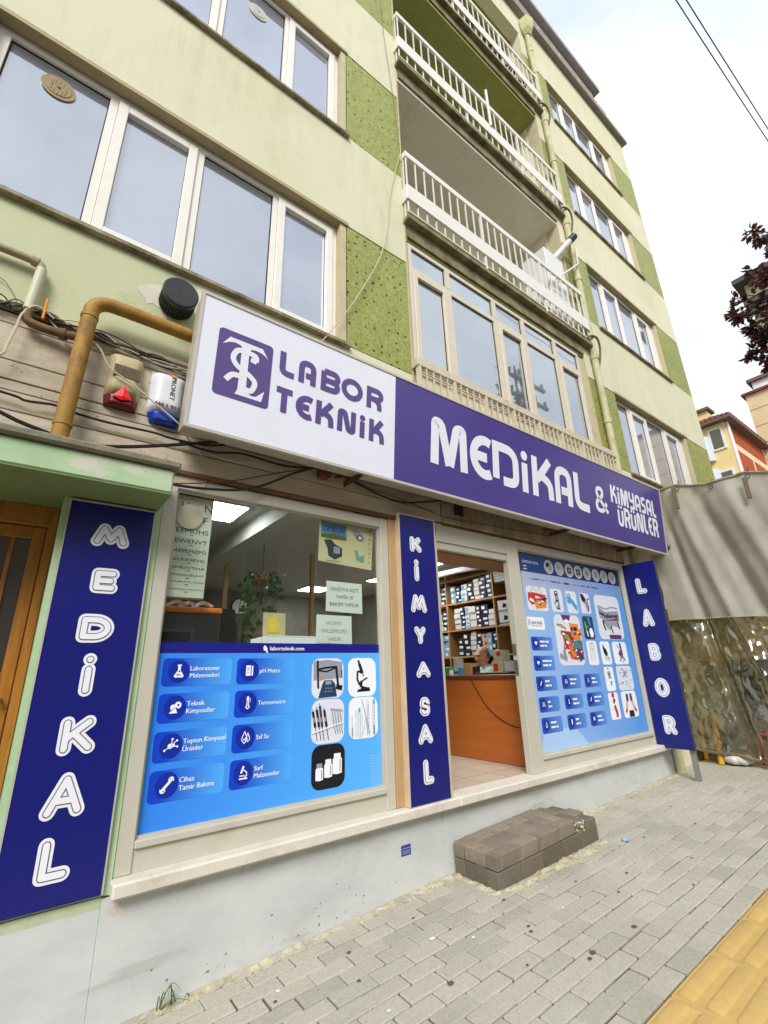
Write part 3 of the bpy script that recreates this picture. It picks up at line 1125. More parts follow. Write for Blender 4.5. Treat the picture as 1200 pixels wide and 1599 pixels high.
sc_ = MB()
r_ = random.Random(77)
for i in range(60):
    x = r_.uniform(.75, 7.8) if i < 28 else r_.gauss(2.0, .55)
    if not .7 < x < 7.9: continue
    z = gz(x)+.04+abs(r_.gauss(0, .11)); r = r_.uniform(.002, .008)
    if z > -.12: continue
    n = 7; sx = r_.uniform(.6, 1.8); ro_ = r_.uniform(0, 3)
    sc_.add([(x+r*sx*cos(a*2*pi/n)*r_.uniform(.5, 1.2), -.0052, z+r*sin(a*2*pi/n+ro_*.2)*r_.uniform(.5, 1.2)) for a in range(n)], [tuple(range(n))])
sc_.build('scuff_marks', mat('scuff_dirt', S(118, 108, 94), .9, .3, 20), bld, kind='stuff')
# --------------------------------------------------------- shop windows and door frame
M_ALU2 = M_ALU
def shop_window(x0, x1, g, zt, kick):
    h = holder('shop_window', bld, (x0, .0, 0))
    gx0, gx1, gz0, gz1 = g
    f = MB()
    f.box(x0, gx0, .0, .09, .001, zt, 0, .005); f.box(gx1, x1, .0, .09, .001, zt, 0, .005)
    f.box(gx0+.0005, gx1-.0005, .004, .09, gz1, zt, 0, .005)
    f.box(gx0+.0005, gx1-.0005, -.012, .09, gz0-.045, gz0, 0, .006)
    f.box(gx0+.0005, gx1-.0005, .012, .09, .001, gz0-.046)
    f.build('frame', M_ALU, h)
    b = MB()
    b.frame(gx0-.001, gx1+.001, gz0, gz1, .03, .052, .014, 0)
    b.build('glazing_bead', M_ALU, h)
    MB().box(gx0, gx1, .058, .064, gz0, gz1).build('pane', M_CLEAR, h)
    return h
shop_window(.655, 2.765, (.752, 2.668, .172, 2.472), 2.572, 0)
shop_window(4.64, 7.58, (4.86, 7.485, .162, 2.535), 2.636, 0)
MB().box(.617, .653, -.006, .1, -.07, 2.56).build('corner_strip', M_MINT, bld)
wp = MB()
wp.box(2.768, 2.872, -.012, .1, .001, 2.61, 0, .006)
wp.build('wood_post', M_WOODPOST, bld)
MB().box(2.874, 2.915, -.02, .1, .001, 2.63, 0, .006).build('wood_post', M_WOODPOST, bld)
MB().box(2.917, 3.39, .0, .2, .001, 2.63).build('pier', mat('pier_plaster', S(176, 160, 128), .85, .1, 3), bld)
df = holder('door_frame', bld, (3.4, 0, 0))
f = MB()
f.box(3.392, 3.44, .005, .1, .001, 2.50); f.box(3.44, 4.638, .005, .1, 2.44, 2.635)
f.box(3.44, 4.638, .02, .085, 2.36, 2.439)
f.build('frame', M_ALU, df)
lk = MB(); lk.box(4.628, 4.6395, .03, .075, 1.02, 1.18); lk.box(4.628, 4.6395, .03, .075, 1.24, 1.36)
lk.build('lock_plate', mat('lock_steel', S(150, 148, 140), .35, .05, metal=.7), df)

# --------------------------------------------------------- entrance canopy and wooden door on the left
cn = holder('canopy', bld, (0, 0, 2.3))
c1 = MB().box(XL, .63, -.40, -.013, 2.27, 2.44, 0, .012)
c1.box(XL, .63, -.013, .3, 2.27, 2.44)
c1.build('slab', [M_MINT], cn)
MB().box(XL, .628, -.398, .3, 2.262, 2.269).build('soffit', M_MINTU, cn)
MB().box(XL, .66, -.44, -.013, 2.441, 2.495, 0, .012).build('ledge', M_LEDGE, cn)
MB().box(XL, -.05, -.008, .03, 2.497, 2.614).build('backing_wall', M_DARKGAP, bld)
MB().box(-.05, .95, -.010, .03, 2.50, 2.612, 0, .004).build('board', M_BOARD, bld)
MB().box(.055, .612, .0, .3, -.07, 2.262).build('entrance_pier', M_MINT, bld)
MB().box(XL, -1.3, .0, .3, -.2, 2.262).build('entrance_pier', M_MINT, bld)
ed = holder('entrance_door', bld, (-.6, .35, 0))
e = MB()
e.box(-1.3, .053, .30, .42, 2.12, 2.262, 0, .004); e.box(.0, .053, .30, .42, -.2, 2.12, 0, .004); e.box(-1.3, -1.24, .30, .42, -.2, 2.12)
e.build('frame', M_DOORWOOD, ed)
l = MB()
l.box(-.075, -.003, .335, .39, -.2, 2.115, 0, .006); l.box(-1.235, -1.16, .335, .39, -.2, 2.115); l.box(-1.16, -.075, .335, .39, 2.03, 2.115, 0, .005)
l.box(-1.16, -.075, .335, .39, -.2, .2); l.box(-1.16, -.075, .335, .39, 1.1, 1.16)
for x in (-.175, -.31, -.5, -.7, -.9): l.box(x-.012, x+.012, .342, .385, .2, 2.03)
l.build('leaf', M_DOORWOOD, ed)
MB().box(-1.16, -.075, .362, .368, .2, 2.03).build('pane', M_DOORGLASS, ed)
MB().tube([(-.05, .33, 1.0), (-.05, .28, 1.0), (-.17, .28, 1.0)], .012, 8).build('handle', mat('brass', S(170, 140, 80), .35, .05, metal=.8), ed)
MB().box(-1.3, .055, .0, .3, -.9, -.2).build('entrance_step', M_LEDGE, bld)
MB().box(-1.3, .055, .6, .62, -.2, 2.3).build('hall_wall', mat('hall_wall', S(90, 84, 74), .9), bld)

# --------------------------------------------------------- shop interior shell
IN0, IN1, IY = .66, 6.42, 6.4
fl = MB().box(IN0, IN1, .121, IY, -.05, 0)
def tiles():
    t = NT('cream_floor_tile')
    br = t.n('ShaderNodeTexBrick', Scale=1.0); br.offset = 0
    br.inputs['Color1'].default_value = (*S(196, 188, 172), 1); br.inputs['Color2'].default_value = (*S(188, 180, 164), 1)
    br.inputs['Mortar'].default_value = (*S(140, 132, 120), 1)
    br.inputs['Mortar Size'].default_value = .006; br.inputs['Brick Width'].default_value = .4; br.inputs['Row Height'].default_value = .4
    t.l(t.c.outputs['Object'], br.inputs['Vector'])
    return t.fin(br.outputs['Color'], .25)
fl.build('shop_floor', tiles(), bld)
MB().box(IN0, IN1, .1, IY, 2.82, 2.9).build('shop_ceiling', mat('shop_ceiling', S(172, 178, 174), .9, .08), bld)
w = MB()
w.box(IN0-.02, IN0-.001, .1, IY, 0, 2.82); w.box(IN1, IN1+.05, .1, IY, 0, 2.82); w.box(IN0, IN1, IY, IY+.05, 0, 2.82)
w.build('shop_wall', mat('shop_wall', S(118, 118, 112), .9, .15), bld)
MB().box(1.9, 2.15, .5, 6.0, 2.62, 2.82).build('ceiling_beam', mat('shop_ceiling', S(196, 198, 190)), bld)
MB().box(IN0, IN1, .092, .2, 2.64, 2.96).build('lintel', mat('shop_wall', S(176, 172, 158)), bld)
# wooden pelmet over the entrance, seen from below
MB().box(3.7, 6.0, .55, 1.02, 2.5, 2.53).build('pelmet', mat('pelmet_wood', S(176, 128, 84), .6, .15, 4, stretch=(1, 6, 6)), bld)
# ------------------------------------------------------------------ lettering
V_WHITE = mat('white_vinyl', S(232, 234, 242), .4, .02, 3)
V_PURPLE = mat('purple_vinyl', S(92, 74, 136), .4, .04, 2)
V_NAVY = mat('navy_vinyl', S(24, 30, 112), .3, .06, 1.5)
V_DARK = mat('dark_outline_vinyl', S(92, 94, 106), .4, .02)

def bowl(x0, x1, z0, z1, r=None):
    """open D shape from (x0,z1) right round to (x0,z0)"""
    r = r or (z1-z0)/2
    return [(x0, z1)]+arc2(x1-r, z1-r, r, r, 90, 0, 7)+arc2(x1-r, z0+r, r, r, 0, -90, 7)+[(x0, z0)]

def deco(ch, w):
    """heavy rounded display capitals of the shop sign, height 1; list of (polyline, width factor)"""
    a = w/2
    G = {
     'L': (.58, [fillet([(a, 1), (a, a), (.56, a*.9)], .3)]),
     'T': (.64, [[(0, 1-a), (.64, 1-a)], [(.32, 1-a), (.32, 0)]]),
     'I': (w, [[(a, 0), (a, .72)]]),
     'A': (.74, [fillet([(a, 0), (a, 1-a*1.0), (.74-a, 1-a*1.0), (.74-a, 0)], .34, 9), [(w*1.25, .36), (.74-w, .36)]]),
     'B': (.74, [fillet([(a, 0), (a, 1-a)], 0), bowl(w*.6, .68, .5, 1-a), bowl(w*.6, .74-a*.5, a, .5)]),
     'O': (1.0, [arc2(.5, .5, .5-a, .5-a, 0, 360, 28)]),
     'R': (.72, [[(a, 0), (a, 1)], bowl(w*.6, .72-a*.4, .47, 1-a), fillet([(.34, .47), (.5, .4), (.72-a, .25), (.72-a, 0)], .2)]),
     'E': (.66, [arc2(.5, .5, .5-a, .5-a, 62, 298, 20), [(w*.8, .5), (.56, .5)]]),
     'K': (.74, [[(a, 0), (a, 1)], [(w*.8, .42), (.74-a*1.1, 1)], fillet([(.3, .55), (.74-a*1.2, .42), (.74-a, 0)], .22)]),
     'N': (.82, [fillet([(a, 0), (a*1.05, 1-a), (.32, 1-a), (.50, a), (.82-a*1.05, a), (.82-a, 1)], .15)]),
     'M': (1.06, [fillet([(a, 0), (a*1.25, .92), (.30, 1-a), (.52, .04)], .22), fillet([(.54, .04), (.74, 1-a), (1.06-a*1.25, .92), (1.06-a, 0)], .22)]),
     'D': (.80, [[(a, 1), (a, .12)], fillet([(w*.2, 1-a), (.80-a, 1-a), (.80-a, a), (w*1.45, a)], .44, 10)]),
     'Y': (.74, [fillet([(a, 1), (a, .48), (.74-a, .48)], .25), fillet([(.74-a, 1), (.74-a, .12), (.5, a*.7), (.1, a*.7)], .25)]),
     'S': (.62, [fillet([(.58, 1-a), (a, 1-a), (a, .5), (.62-a, .5), (.62-a, a), (.04, a)], .24, 8)]),
     'U': (.74, [fillet([(a, 1), (a, a), (.74-a, a), (.74-a, 1)], .34, 9)]),
     '&': (.82, [[(p[0], p[1]) for p in fillet([(.80, .02), (.12, .70), (.16, .98), (.50, .98), (.50, .70), (.06, .36), (.10, .06), (.46, .02), (.74, .42)], .16)]]),
    }
    return G[ch]

def deco_letter(mb, mp, ch, x0, x1, z0, z1, w, d, mi=0):
    dots = 0
    base = ch
    if ch == 'İ': base, dots = 'I', 1
    if ch == 'Ü': base, dots = 'U', 2
    gw, strokes = deco(base, w)
    sx, sz = (x1-x0)/gw, (z1-z0)
    if base == 'I':
        sx = sz
        x0 = (x0+x1)/2-gw*sx/2
    H = .80 if dots == 2 else 1.0
    ws = w*sz*(1 if base != '&' else .8)
    aa = w/2
    k1 = ((x1-x0)-ws)/max(1e-6, gw-2*aa) if base not in ('I', '&') else sx
    for k, p in enumerate(strokes):
        pts = [((x0+ws/2+(u-aa)*k1) if base not in ('I', '&') else x0+u*sx, z0+v*sz*H) for u, v in p]
        stroke(mb, mp, pts, ws, d+.0005*k, mi)
    if dots == 1:
        shape(mb, mp, arc2(x0+gw*sx/2, z1-ws*.46, ws*.56, ws*.56, 0, 337, 15), d, mi)
    if dots == 2:
        for q in (.28, .72):
            shape(mb, mp, arc2(x0+(x1-x0)*q, z1-ws*.2, ws*.46, ws*.46, 0, 337, 15), d, mi)

def round_glyph(ch):
    G = {
     'M': [[(0, 0), (.22, 1)], [(.22, 1), (.5, .22)], [(.5, .22), (.78, 1)], [(.78, 1), (1, 0)]],
     'E': [[(0, 1), (0, 0)], [(0, 1), (.95, 1)], [(0, 0), (.95, 0)], [(0, .5), (.82, .5)]],
     'D': [[(0, 0), (0, 1)], [(0, 1), (.45, 1)]+arc2(.45, .5, .55, .5, 90, -90, 14)+[(0, 0)]],
     'I': [[(.5, 0), (.5, .68)]],
     'K': [[(0, 0), (0, 1)], [(.05, .40), (.9, 1)], [(.32, .6), (1, 0)]],
     'A': [[(0, 0), (.5, 1)], [(.5, 1), (1, 0)], [(.2, .34), (.8, .34)]],
     'L': [[(0, 1), (0, 0)], [(0, 0), (1, 0)]],
     'Y': [[(0, 1), (.5, .48)], [(1, 1), (.5, .48)], [(.5, .48), (.5, 0)]],
     'S': [fillet([(.95, .84), (.75, 1), (.12, 1), (.02, .58), (.95, .46), (.95, .02), (.22, 0), (0, .17)], .3, 7)],
     'B': [[(0, 0), (0, 1)], [(0, 1), (.55, 1)]+arc2(.55, .765, .38, .235, 90, -90, 10)+[(0, .53)], [(.4, .53)]+arc2(.58, .265, .42, .265, 90, -90, 10)+[(0, 0)]],
     'O': [arc2(.5, .5, .5, .5, 0, 360, 24)],
     'R': [[(0, 0), (0, 1)], [(0, 1), (.55, 1)]+arc2(.55, .73, .42, .27, 90, -90, 10)+[(0, .46)], [(.5, .46), (1, 0)]],
    }
    return G[ch]
def round_letter(mb, mp, ch, x0, x1, z0, z1, w, d):
    """rounded capital: white outer stroke, dark inline, white core"""
    dot = ch == 'İ'
    g_ = round_glyph('I' if dot else ch)
    a = w/2
    X0, X1, Z0, Z1 = x0+a, x1-a, z0+a, z1-a
    for lay, (ww, mi) in enumerate(((w, 0), (w*.57, 1), (w*.44, 0))):
        k = 0
        for p in g_:
            pts = [(X0+u*(X1-X0), Z0+v*(Z1-Z0)) for u, v in p]
            stroke(mb, mp, pts, ww, d+.0025*lay+.0003*k, mi, rnd=True); k += 1
        if dot:
            r = ww*.5
            shape(mb, mp, arc2((x0+x1)/2, z1-w*.45, r, r, 0, 340, 17), d+.0025*lay+.0012, mi)

# ------------------------------------------------------------------ the long shop sign
TILT = .10/1.15
def sign_map(u, v, d=0):
    y = -.35-(v-2.83)*TILT
    return (u, y-d, v-d*TILT)
sg = thing('shop_sign', 'long light box sign over the shop, white left end and purple right part', 'sign', (.66, -.4, 3.4))
SX0, SX1, SZ0, SZ1, SXM = .665, 8.47, 2.845, 3.955, 2.585
def slab(mb, x0, x1, z0, z1, d0, d1, mi=0):
    vs = [sign_map(u, v, d) for d in (d0, d1) for u, v in ((x0, z0), (x1, z0), (x1, z1), (x0, z1))]
    mb.add(vs, [(0, 1, 2, 3), (7, 6, 5, 4), (0, 4, 5, 1), (1, 5, 6, 2), (2, 6, 7, 3), (3, 7, 4, 0)], mi)
M_SIGNALU = mat('sign_aluminium', S(186, 176, 160), .45, .08, 3, S(140, 126, 104), 3, .5)
c = MB()
slab(c, SX0, SX1, SZ0-.005, SZ1+.005, -.20, -.006)
c.build('cabinet', M_SIGNALU, sg)
c = MB()
t = .022
slab(c, SX0-.012, SX1+.012, SZ0-.024, SZ0, -.03, .008); slab(c, SX0-.012, SX1+.012, SZ1, SZ1+.022, -.03, .008)
slab(c, SX0-.012, SX0+.012, SZ0, SZ1, -.03, .008); slab(c, SX1-.012, SX1+.012, SZ0, SZ1, -.03, .008)
c.build('edge_trim', mat('trim_aluminium', S(196, 190, 182), .35, .06, 3), sg)
c = MB(); c.add([sign_map(u, v, 0) for u, v in ((SX0+.012, SZ0), (SXM, SZ0), (SXM, SZ1), (SX0+.012, SZ1))], [(0, 1, 2, 3)])
M_SGW = mat('sign_white_film', S(232, 234, 246), .3, .02, 1, S(222, 220, 224), 1.5, .5, bump=.1, bscale=1.4)
M_SGP = mat('sign_purple_film', S(76, 61, 138), .32, .05, 1.2, S(66, 52, 126), 1.0, .6, bump=.12, bscale=1.4)
c.build('white_face', M_SGW, sg)
c = MB(); c.add([sign_map(u, v, 0) for u, v in ((SXM, SZ0), (SX1-.012, SZ0), (SX1-.012, SZ1), (SXM, SZ1))], [(0, 1, 2, 3)])
c.build('purple_face', M_SGP, sg)
# emblem: square with a T, a snake and an L
def lg(px, py):          # emblem coordinates measured along its skewed square, 0..1 from the lower left
    return (.815+.455*px, 3.145+.58*py)
c = MB()
shape(c, sign_map, rrect(.815, 1.27, 3.145, 3.725, .035), .002)
c.build('emblem_square', V_PURPLE, sg)
c = MB()
q = lambda pts: [lg(*p) for p in pts]
d_ = .004
# T with curled ends
shape(c, sign_map, q([(.08, .76), (.20, .90), (.80, .90), (.92, .755)]+[(.86, .80), (.78, .825), (.68, .835), (.60, .825), (.56, .78), (.56, .70), (.42, .70), (.42, .80), (.40, .825), (.30, .84), (.20, .82)]), d_)
# staff and L foot
shape(c, sign_map, q([(.42, .705), (.56, .705), (.565, .22), (.60, .15), (.68, .12), (.76, .135), (.90, .25), (.86, .08), (.38, .08), (.42, .16), (.42, .30)]), d_+.0004)
# snake
stroke(c, sign_map, q(fillet([(.70, .66), (.70, .74), (.56, .76), (.34, .75), (.27, .60), (.36, .50), (.56, .44), (.74, .34), (.66, .18), (.56, .19)], .13, 6)), .044, d_+.0008)
stroke(c, sign_map, q(fillet([(.71, .655), (.60, .67)], .1)), .045, d_+.0011)
stroke(c, sign_map, q(fillet([(.45, .36), (.30, .36), (.20, .245)], .12, 6)), .045, d_+.0014)
c.build('emblem', V_WHITE, sg)

def word(chars, boxes, z0, z1, w, m, name='letter'):
    for ch, (a, b) in zip(chars, boxes):
        c = MB()
        deco_letter(c, sign_map, ch, a, b, z0, z1, w, .003)
        c.build(name, m, sg)
word('LABOR', [(1.335, 1.475), (1.515, 1.685), (1.735, 1.92), (1.95, 2.19), (2.235, 2.415)], 3.500, 3.725, .245, V_PURPLE)
word('TEKNİK', [(1.33, 1.475), (1.51, 1.66), (1.705, 1.89), (1.925, 2.125), (2.16, 2.235), (2.275, 2.455)], 3.165, 3.39, .245, V_PURPLE)
word('MEDİKAL', [(3.06, 3.62), (3.66, 4.00), (4.045, 4.53), (4.57, 4.73), (4.80, 5.25), (5.29, 5.69), (5.75, 6.11)], 3.14, 3.675, .215, V_WHITE)
word('İ', [(0, .0)], 0, .0001, .2, V_WHITE) if False else None
word('&', [(6.285, 6.63)], 3.215, 3.575, .22, V_WHITE)
kx = [6.745]
for wd in (.19, .085, .25, .19, .19, .17, .19, .15):
    kx.append(kx[-1]+wd+.012)
word('KİMYASAL', [(kx[i], kx[i+1]-.022) for i in range(8)], 3.425, 3.705, .20, V_WHITE)
kx = [6.90]
for wd in (.21, .21, .21, .25, .16, .17, .21):
    kx.append(kx[-1]+wd*.91+.008)
word('ÜRÜNLER', [(kx[i], kx[i+1]-.024) for i in range(7)], 3.085, 3.40, .185, V_WHITE)
# angle-iron brackets under the cabinet
for x in (2.25, 5.6, 7.4):
    b = MB()
    b.box(x-.02, x+.02, -.33, .0, 2.845, 2.86); b.box(x-.02, x-.012, -.33, .0, 2.80, 2.845)
    b.tube([(x+.1, -.33, 2.85), (x-.12, -.02, 2.88)], .012, 6)
    b.build('bracket', mat('rusty_iron', S(98, 62, 44), .8, .3, 9), sg)

# ------------------------------------------------------------------ three tall navy panels
M_PANEL = mat('navy_panel_film', S(22, 27, 112), .30, .09, 1.2, bump=.12, bscale=1.6)
M_PTRIM = mat('panel_edge', S(176, 176, 170), .4, .08, 4)
def upright(name, label, x0, x1, z0, z1, y, th, chars, boxes, w, side=None, trim=M_PTRIM):
    t = thing(name, label, 'sign', ((x0+x1)/2, y, z0), None)
    mp = plane_map(y)
    b = MB().box(x0, x1, y, y+th, z0, z1, 0, .003)
    b.build('board', M_PANEL, t)
    e = MB()
    e.box(x0-.010, x0-.0005, y-.004, y+th, z0, z1); e.box(x1+.0005, x1+.010, y-.004, y+th, z0, z1); e.box(x0-.010, x1+.010, y-.004, y+th, z1+.0005, z1+.012)
    e.build('edge_trim', trim, t)
    for ch, (a, b_, c_, d) in zip(chars, boxes):
        m = MB()
        round_letter(m, mp, ch, a, b_, c_, d, w, .0015)
        m.build('letter', [V_WHITE, V_DARK], t)
    return t
upright('upright_sign', 'wide navy panel with white letters spelling MEDİKAL down the left shop pier', .098, .602, -.055, 2.235, -.03, .028, 'MEDİKAL',
  [(.242, .471, 1.942, 2.105), (.283, .448, 1.633, 1.800), (.256, .460, 1.322, 1.500), (.292, .42, 1.005, 1.255), (.260, .456, .686, .898), (.236, .452, .365, .598), (.262, .430, .060, .282)], .074)
upright('upright_sign', 'narrow navy panel with white letters spelling KİMYASAL between the shop window and the doorway', 2.86, 3.335, .005, 2.625, -.075, .072, 'KİMYASAL',
  [(2.985, 3.142, 2.245, 2.408), (3.022, 3.095, 1.945, 2.165), (2.962, 3.168, 1.635, 1.812), (2.990, 3.135, 1.338, 1.502), (2.992, 3.168, 1.032, 1.178), (3.010, 3.140, .700, .862), (2.978, 3.152, .470, .634), (3.018, 3.140, .148, .346)], .062,
  trim=mat('panel_wood_edge', S(206, 186, 156), .6, .12, 5))
# LABOR: stands out from the wall at right angles
t = thing('upright_sign', 'navy panel with white letters spelling LABOR standing out at right angles to the wall', 'sign', (7.52, -.25, 0))
def lab_map(u, v, d=0):           # u runs away from the wall towards the street
    return (7.52-d, u, v)
MB().box(7.521, 7.56, -.485, -.012, -.035, 2.60, 0, .003).build('board', M_PANEL, t)
e = MB(); e.box(7.518, 7.565, -.012, -.004, -.035, 2.6); e.box(7.518, 7.565, -.494, -.4855, -.035, 2.6)
e.build('edge_trim', mat('panel_dark_edge', S(60, 60, 90), .5), t)
for ch, (a, b_, c_, d) in zip('LABOR', [(-.160, -.315, 2.12, 2.365), (-.150, -.325, 1.625, 1.885), (-.155, -.315, 1.135, 1.385), (-.135, -.335, .635, .895), (-.150, -.320, .145, .395)]):
    m = MB()
    round_letter(m, lambda u, v, dd=0: lab_map(-u, v, dd), ch, -a, -b_, c_, d, .078, .0015)
    m.build('letter', [V_WHITE, V_DARK], t)
MB().box(7.565, 7.615, -.46, -.40, gz(7.6)-.02, .3).build('post', mat('galvanised_post', S(140, 142, 142), .5, .1, 6, metal=.3), t)

# ------------------------------------------------------------------ printed window film, left window
f1 = thing('window_film', 'bright blue printed film with service list covering the lower left shop window', 'window film', (1.7, .05, .2))
mp1 = plane_map(.0545)
P_SKY = grad('film_blue', S(50, 132, 238), S(92, 182, 255), 0, 1)
P_BAND = mat('film_navy_band', S(28, 28, 130), .35, .03)
P_CARD = grad('card_blue', S(18, 66, 200), S(82, 172, 252), .15, 1.0)
P_DISC = mat('card_disc', S(14, 44, 160), .35, .02)
P_WHITE = mat('print_white', S(240, 244, 250), .35, .01)
P_LIGHTDOT = mat('print_pale_blue', S(150, 205, 255), .35, .01)
P_BLACK = mat('print_black', S(28, 28, 36), .35, .05)
P_GREY = mat('print_grey', S(150, 156, 172), .35, .1, 30)
P_PALE = mat('print_pale', S(222, 226, 238), .35, .03, 8)
P_RED = mat('print_red', S(196, 52, 44), .4, .15, 30)
P_ORANGE = mat('print_orange', S(226, 140, 48), .4, .15, 30)
P_CYAN = mat('print_cyan', S(70, 160, 214), .4, .12, 20)
P_GREEN = mat('print_green', S(96, 170, 90), .4, .1, 20)
P_PURP = mat('print_purple', S(94, 52, 104), .4, .15, 30)
P_SKIN = mat('print_skin', S(220, 170, 140), .4, .1, 20)
P_YELL = mat('print_yellow', S(214, 196, 80), .4, .1, 20)
def sheetq(mp, x0, x1, z0, z1, d):
    c = MB(); shape(c, mp, [(x0, z0), (x1, z0), (x1, z1), (x0, z1)], d); return c
sheetq(mp1, .757, 2.664, .176, 1.262, .0).build('background', P_SKY, f1)
sheetq(mp1, .757, 2.664, 1.2625, 1.338, .0).build('top_band', P_BAND, f1)
c = MB()
text(c, mp1, 'laborteknik.com', 1.585, 1.283, .030, .0012, bold=.0012, width=.30)
shape(c, mp1, arc2(1.545, 1.300, .018, .022, 100, 350, 10), .0012)
stroke(c, mp1, [(1.548, 1.290), (1.562, 1.268)], .012, .0016, rnd=True)
c.build('web_address', P_WHITE, f1)

def icon(c, mp, kind, x, z, r, d):
    P = lambda pts: [(x+a*r, z+b*r) for a, b in pts]
    st = lambda pts, w, k=0, m=0: stroke(c, mp, P(pts), w*r, d+k*.0004, m, rnd=True)
    sh = lambda pts, k=0, m=0: shape(c, mp, P(pts), d+k*.0004, m)
    if kind == 'flask':
        sh([(-.16, .75), (.16, .75), (.16, .15), (.62, -.55), (.5, -.75), (-.5, -.75), (-.62, -.55), (-.16, .15)]); st([(-.2, .78), (.2, .78)], .16, 1)
        sh(arc2(.05, .0, .12, .12, 0, 330, 9), 2, 1); sh(arc2(-.1, -.35, .09, .09, 0, 330, 9), 2, 1); st([(-.3, -.45), (.3, -.45)], .07, 2, 1)
    elif kind == 'chem':
        sh(arc2(-.25, .0, .36, .36, 0, 345, 12)); sh(arc2(.32, .25, .42, .42, 0, 345, 12), 1); sh([(-.7, -.7), (.3, -.7), (.1, -.2), (-.4, -.2)], 2)
        sh(arc2(.34, .27, .14, .14, 0, 330, 9), 3, 1); st([(-.5, -.45), (-.1, -.1)], .08, 3, 1); st([(.05, .0), (.3, -.2)], .08, 3, 1)
    elif kind == 'mol':
        sh(arc2(-.12, -.05, .3, .3, 0, 340, 12)); sh(arc2(.26, .02, .2, .2, 0, 340, 10), 1)
        for a, b in ((-.75, -.5), (.1, .75), (.65, .55), (.75, -.15)): st([(0, 0), (a, b)], .1, 2); sh(arc2(a, b, .13, .13, 0, 330, 9), 3)
    elif kind == 'wrench':
        st([(-.42, -.45), (.42, .45)], .3); sh([(.2, .35), (.35, .8), (.5, .5), (.8, .35), (.75, .65), (.6, .85), (.3, .85), (.1, .6)], 1)
        sh([(-.2, -.35), (-.35, -.8), (-.5, -.5), (-.8, -.35), (-.75, -.65), (-.6, -.85), (-.3, -.85), (-.1, -.6)], 2); st([(.25, .2), (.6, .75)], .22, 3); st([(-.25, -.2), (-.7, -.6)], .2, 4)
    elif kind == 'meter':
        sh([(-.55, -.7), (.15, -.7), (.15, .7), (-.55, .7)]); sh([(.28, -.7), (.5, -.7), (.5, .65), (.28, .65)], 1); st([(-.35, .3), (-.05, .3)], .1, 2, 1); st([(-.35, 0), (-.05, .02)], .06, 2, 1); st([(-.35, -.3), (-.1, -.3)], .06, 2, 1)
    elif kind == 'thermo':
        st([(0, -.4), (0, .7)], .34); sh(arc2(0, -.5, .3, .3, 0, 345, 12), 1); sh(arc2(0, -.5, .14, .14, 0, 340, 10), 2, 1); st([(0, -.3), (0, .3)], .08, 2, 1); st([(.32, .6), (.32, .1)], .07, 3)
    elif kind == 'drops':
        for dx, s in ((-.16, 1), (.3, .72)):
            st([(dx, .75*s), (dx+.35*s, .1*s-.1), (dx+.38*s, -.3), (dx, -.65*s-.05), (dx-.38*s, -.3), (dx-.35*s, .1*s-.1), (dx, .75*s)], .11, 0 if dx < 0 else 1)
        st([(-.35, -.15), (-.2, -.3), (-.05, -.12), (.1, -.3)], .1, 2)
    elif kind == 'scope':
        st([(-.5, -.65), (.5, -.65)], .18); st([(-.05, .75), (-.3, .1)], .26, 1); st([(.05, .35), (.42, .1), (.45, -.3), (.15, -.6)], .13, 2); st([(-.5, -.3), (.15, -.3)], .12, 3)
    elif kind == 'heart':
        sh([(0, -.6), (-.6, .05), (-.55, .45), (-.2, .55), (0, .3), (.2, .55), (.55, .45), (.6, .05)])
    elif kind == 'arch':
        st([(-.5, -.6), (-.5, .1), (-.2, .5), (.2, .5), (.5, .1), (.5, -.6)], .16); st([(-.2, -.6), (-.2, 0), (.2, 0), (.2, -.6)], .12, 1)
    elif kind == 'drop':
        st([(0, .75), (.4, -.1), (.3, -.5), (-.3, -.5), (-.4, -.1), (0, .75)], .14); st([(-.15, -.2), (.15, -.2)], .1, 1)
    elif kind == 'foot':
        sh([(-.15, .7), (.2, .6), (.15, 0), (.35, -.4), (.1, -.75), (-.2, -.5), (-.1, 0)])
    elif kind == 'pill':
        st([(-.25, -.45), (.25, .45)], .36)
    elif kind == 'body':
        sh([(-.2, .7), (.2, .7), (.3, .2), (.18, -.75), (-.18, -.75), (-.3, .2)])
    elif kind == 'cross':
        sh([(-.45, .6), (0, .35), (.45, .6), (.35, 0), (.45, -.6), (0, -.35), (-.45, -.6), (-.35, 0)])
def card(parent, mp, x0, x1, z0, z1, kind, lines, ix, r, tx, h, pm=P_CARD, lh=.048, bars=False):
    c = MB(); shape(c, mp, rrect(x0, x1, z0, z1, min(.03, (z1-z0)*.2)), .0012)
    o = c.build('service_card', pm, parent)
    zc = (z0+z1)/2
    c = MB(); shape(c, mp, arc2(ix, zc+.004, r, r*1.06, 0, 345, 23), .0024); c.build('icon_disc', P_DISC, o)
    c = MB(); icon(c, mp, kind, ix, zc+.004, r*.74, .0036); c.build('icon', [P_WHITE, P_DISC], o)
    c = MB()
    n = len(lines)
    for i, s in enumerate(lines):
        zz = zc+(n/2-i-.5)*lh-h*.5
        if bars:                        # small print too blurred to read: broken strokes of print
            u = tx
            for wv in s:
                stroke(c, mp, [(u, zz+h/2), (u+wv, zz+h/2)], h*.8, .0024)
                u += wv+.012
        else:
            text(c, mp, s, tx, zz, h, .0024, bold=.0006)
    c.build('caption', P_WHITE, o)
for i, (k, ls) in enumerate((('flask', ['Laboratuvar', 'Malzemeleri']), ('chem', ['Teknik', 'Kimyasallar']), ('mol', ['Toptan Kimyasal', 'Ürünler']), ('wrench', ['Cihaz', 'Tamir Bakımı']))):
    zc_ = [1.135, .902, .665, .433][i]; z1 = zc_+.093; z0 = zc_-.093
    card(f1, mp1, .803, 1.286, z0, z1, k, ls, .913, .072, .989, .030)
